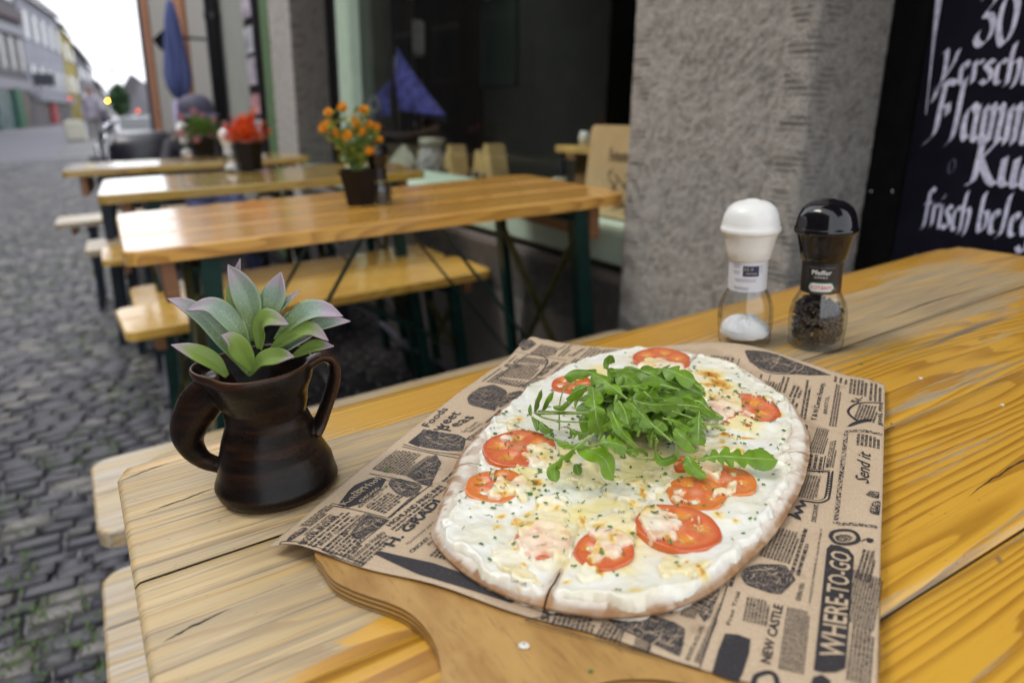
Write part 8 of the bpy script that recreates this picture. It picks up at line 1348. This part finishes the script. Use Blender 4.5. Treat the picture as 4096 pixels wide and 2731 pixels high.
# ---- artificial succulent standing in the jug
plant = thing('succulent_plant', 'artificial grey-green succulent with purple-tipped leaves standing in the brown jug', 'plant', (.071, .470, .835))
SB = np.array(plant.location)
def succ_mat():
    M = Mat('succulent_leaf'); uv = M.attr('lf', True); sp = M.n('ShaderNodeSeparateColor', {0: uv}); t, s = sp.outputs[0], sp.outputs[1]; o = M.obj(); n1 = M.noise(o, 90, 4, .6); n2 = M.noise(o, 800, 4, .75); stv = M.noise(M.map(uv, (2, 22, 1)), 1, 3, .6)
    c = M.mix(M.rng(t, .12, .60), (.20, .30, .055), (.30, .39, .31)); c = M.mix(M.rng(stv, .35, .7, 0, .4), c, (.165, .265, .165)); c = M.mix(M.rng(n2, .50, .66, 0, .55), c, (.46, .53, .48)); c = M.mix(M.rng(n2, .46, .34, 0, .35), c, (.13, .19, .08))
    tip = M.mth('ADD', t, M.mth('ADD', M.mth('MULTIPLY', M.mth('SUBTRACT', n1, .5), .3), M.mth('MULTIPLY', s, .10))); c = M.mix(M.rng(tip, .60, .92, 0, .9), c, (.46, .345, .43)); c = M.mix(M.rng(s, .90, 1.0, 0, .6), c, (.30, .40, .22))
    bf = geo_b = M.n('ShaderNodeNewGeometry').outputs['Backfacing']; c2 = M.mix(M.rng(tip, .70, .98), (.20, .29, .05), (.42, .30, .37)); gq = sp.outputs[2]; c = M.mix(M.mth('MAXIMUM', bf, M.rng(gq, .2, .8)), c, c2); rf = M.rand(); c = M.mix(M.rng(rf, 0, 1, 0, .25), c, (.13, .20, .07))
    M.p(Base_Color=c, Roughness=.48, Normal=M.bump(M.mth('ADD', M.mth('MULTIPLY', n2, .6), M.mth('MULTIPLY', stv, .5)), .35, .0006)); tl = M.n('ShaderNodeBsdfTranslucent', {'Color': c}); mx = M.n('ShaderNodeMixShader', {0: .12, 1: M.b.outputs[0], 2: tl.outputs[0]}); M.nt.links.new(mx.outputs[0], M.out.inputs[0]); return M.m
MAT_SUCC = succ_mat()
def lance(t):
    w = (.30 + .70 * math.sin(math.pi * .5 * min(1, t / .50)) ** 1.2) * (1.0 if t < .5 else max(0.0, 1 - ((t - .5) / .5) ** 1.75)); w = max(w, .02 if t > .97 else .05); return (w, w)
fwdv = -AX_F
for i, (pts, hw) in enumerate(DATA['SL']):
    W = np.array(pts) - SB; tip = W[-1] - W[0]; out = np.array([tip[0], tip[1], 0.0]); nr = fwdv * .75 + np.array([0, 0, .55]) - out * 3
    grn = i in (1, 7, 8, 9, 13, 15, 16); V, F, A, P = leaf_geo(W, hw * .93, lance, nr, 500 + i, 36, 11, curl=-.22 if not grn else .05, ripple=.02, fold=.34 if not grn else .42, sweep=.10); A[:, 2] = 1.0 if grn else 0.0
    lf = put('leaf', np_mesh('leaf', V, F, True, {'lf': A}), MAT_SUCC, plant); sd = lf.modifiers.new('thick', 'SOLIDIFY'); sd.thickness = .0009; sd.offset = 0
mb = MB(); mb.tube([(0, 0, -.03), (-.002, .0, -.004)], .004, 8); mb.build('stem', MAT_STEM, plant)

# ---- the two mills on the near table
def curved_text(txt, par, mat, ang0, width, z0, cap, off=.0, rad=.01848, shear=0.0, name='lettering'):
    V, F = text_geo(txt, off, shear); x0, x1 = V[:, 0].min(), V[:, 0].max(); s = (V[:, 0] - x0) / (x1 - x0); a = ang0 + (s - .5) * width / rad; z = z0 + V[:, 1] / .70 * cap
    mb = MB(); mb.add(np.c_[rad * np.cos(a), rad * np.sin(a), z], F); return mb.build(name, mat, par)
def curved_rect(par, mat, ang0, width, z0, z1, rad, name, rc=0.0):
    mb = MB(); n = 14; V = []
    for i in range(n):
        s = i / (n - 1); a = ang0 + (s - .5) * width / rad; e = min(s, 1 - s) * width; q = rc * (1 - math.sqrt(max(0, 1 - (1 - min(1, e / rc)) ** 2))) if rc else 0
        V += [(rad * math.cos(a), rad * math.sin(a), z0 + q), (rad * math.cos(a), rad * math.sin(a), z1 - q)]
    mb.add(V, [(2 * i, 2 * i + 2, 2 * i + 3, 2 * i + 1) for i in range(n - 1)]); return mb.build(name, mat, par)
MAT_WH = simple('white_print', (.70, .70, .70), .5, .03, 30); MAT_DBLUE = simple('navy_print', (.022, .022, .075), .4, .1, 40); MAT_GOLD = simple('cream_print', (.50, .46, .30), .5, .1, 40); MAT_REDP = simple('red_print', (.52, .02, .03), .5, .05, 30); MAT_GREENP = simple('green_print', (.10, .36, .22), .5, .05, 30); MAT_GREYP = simple('grey_print', (.22, .22, .27), .5, .05, 30); MAT_BRN = simple('brown_print', (.06, .028, .018), .5, .1, 30)
def face_ang(p): return math.atan2(-p[1], -p[0])
pS = (.5345, .4855, near_z(.5345, .4855)); salt = mill('white-capped salt mill with a white label standing on the nearest table', pS, MAT_CAPW, MAT_LABW, 'salt', s=.985); aS = face_ang(pS)
curved_rect(salt, MAT_DBLUE, aS + .16, .0155, .0715, .0818, .01846, 'label_panel')
curved_text('32.9', salt, MAT_GOLD, aS + .02, .009, .0772, .0028, .0, .01852)
mb = MB()
for (a0, w, z) in ((-.62, .008, .0815), (-.62, .007, .0795), (-.60, .008, .0755), (-.62, .006, .0735), (-.12, .022, .0680), (-.12, .020, .0662), (-.30, .016, .0600), (-.30, .014, .0584), (.72, .003, .081), (.72, .003, .079), (.72, .003, .077), (.72, .003, .075)):
    k = 0.0
    while k < w:
        l = RND.uniform(.0006, .0018); a = aS + a0 + (k - w / 2) / .0185; a2 = a + min(l, w - k) / .0185; h = .00085
        mb.add([(.01849 * math.cos(a), .01849 * math.sin(a), z), (.01849 * math.cos(a2), .01849 * math.sin(a2), z), (.01849 * math.cos(a2), .01849 * math.sin(a2), z + h), (.01849 * math.cos(a), .01849 * math.sin(a), z + h)], [(0, 1, 2, 3)]); k += l + .0005
mb.build('small_print', MAT_GREYP, salt)
mb = MB()
for q in range(9): a = aS - .1 + q * .065; mb.add([(.01852 * math.cos(a), .01852 * math.sin(a), .0738), (.01852 * math.cos(a + .04), .01852 * math.sin(a + .04), .0738), (.01852 * math.cos(a + .045), .01852 * math.sin(a + .045), .0752), (.01852 * math.cos(a + .01), .01852 * math.sin(a + .01), .0750)], [(0, 1, 2, 3)])
mb.build('date_stamp', MAT_GOLD, salt)
pP = (.5790, .4365, near_z(.5790, .4365)); pep = mill('black-capped pepper mill with a black label standing on the nearest table', pP, MAT_CAPB, MAT_LABB, 'pepper', s=.985); aP = face_ang(pP)
curved_text('Pfeffer', pep, MAT_WH, aP, .0180, .0748, .0044, .014, .01850); curved_text('schwarz', pep, MAT_WH, aP - .02, .0120, .0716, .0021, .0, .01850); curved_text('MÜHLE GROB/FEIN', pep, MAT_GREYP, aP, .024, .0810, .0011, .0, .01850)
curved_rect(pep, MAT_BRN, aP + .30, .028, .0562, .0640, .01842, 'label_stripe'); curved_rect(pep, MAT_GREENP, aP + .03, .0235, .0582, .0672, .01848, 'emblem', .0040); curved_rect(pep, MAT_WH, aP + .03, .0220, .0590, .0664, .01852, 'emblem', .0034); curved_text('KOTÁNYI', pep, MAT_REDP, aP + .03, .0190, .0606, .0038, .022, .01857)
curved_rect(pep, MAT_GOLD, aP + .55, .008, .0608, .0613, .01850, 'label_stripe')

# ---- crumbs and scattered bits
def local_scatter(name, lb, cat, spots, mat, group):
    for i, (x_, y_, z_, s_) in enumerate(spots):
        rs = random.Random(900 + i + len(name)); mb = MB(); mb.ball((0, 0, 0), s_, 8, 5, sc=(1, rs.uniform(.5, .9), rs.uniform(.25, .5))); mb.v = [(a + rs.uniform(-.15, .15) * s_, b + rs.uniform(-.15, .15) * s_, c) for a, b, c in mb.v]
        o = mb.build(name, mat, None, True); o.location = (x_, y_, z_ + s_ * .3); o.rotation_euler.z = rs.uniform(0, 6); tag(o, lb[i], cat, group)
local_scatter('crumb', ['white crumb on the orange wood just right of the far paper corner', 'thin pale sliver on the worn orange wood right of the paper', 'soft white crumb on the serving board below the paper edge'], 'crumb', [(.5765, .3285, near_z(.5765, .3285), .0022), (.575, .262, near_z(.575, .262), .0018), (.1292, .2358, ZB, .0028)], simple('bread_white', (.72, .68, .60), .7, .1, 300), 'crumbs fallen beside the paper')
local_scatter('herb_flake', ['green flake on the grey wood behind the pepper mill side', 'green flake on the printed paper left of the pizza', 'small green flake on the serving board below the paper', 'green flake on the paper beside the large script'], 'herb flake', [(.567, .378, near_z(.567, .378), .0017), (.1338, .4250, .7795, .0020), (.1462, .2070, ZB, .0013), (.4600, .2778, .7797, .0016)], MAT_HERB, 'green flakes fallen from the pizza')
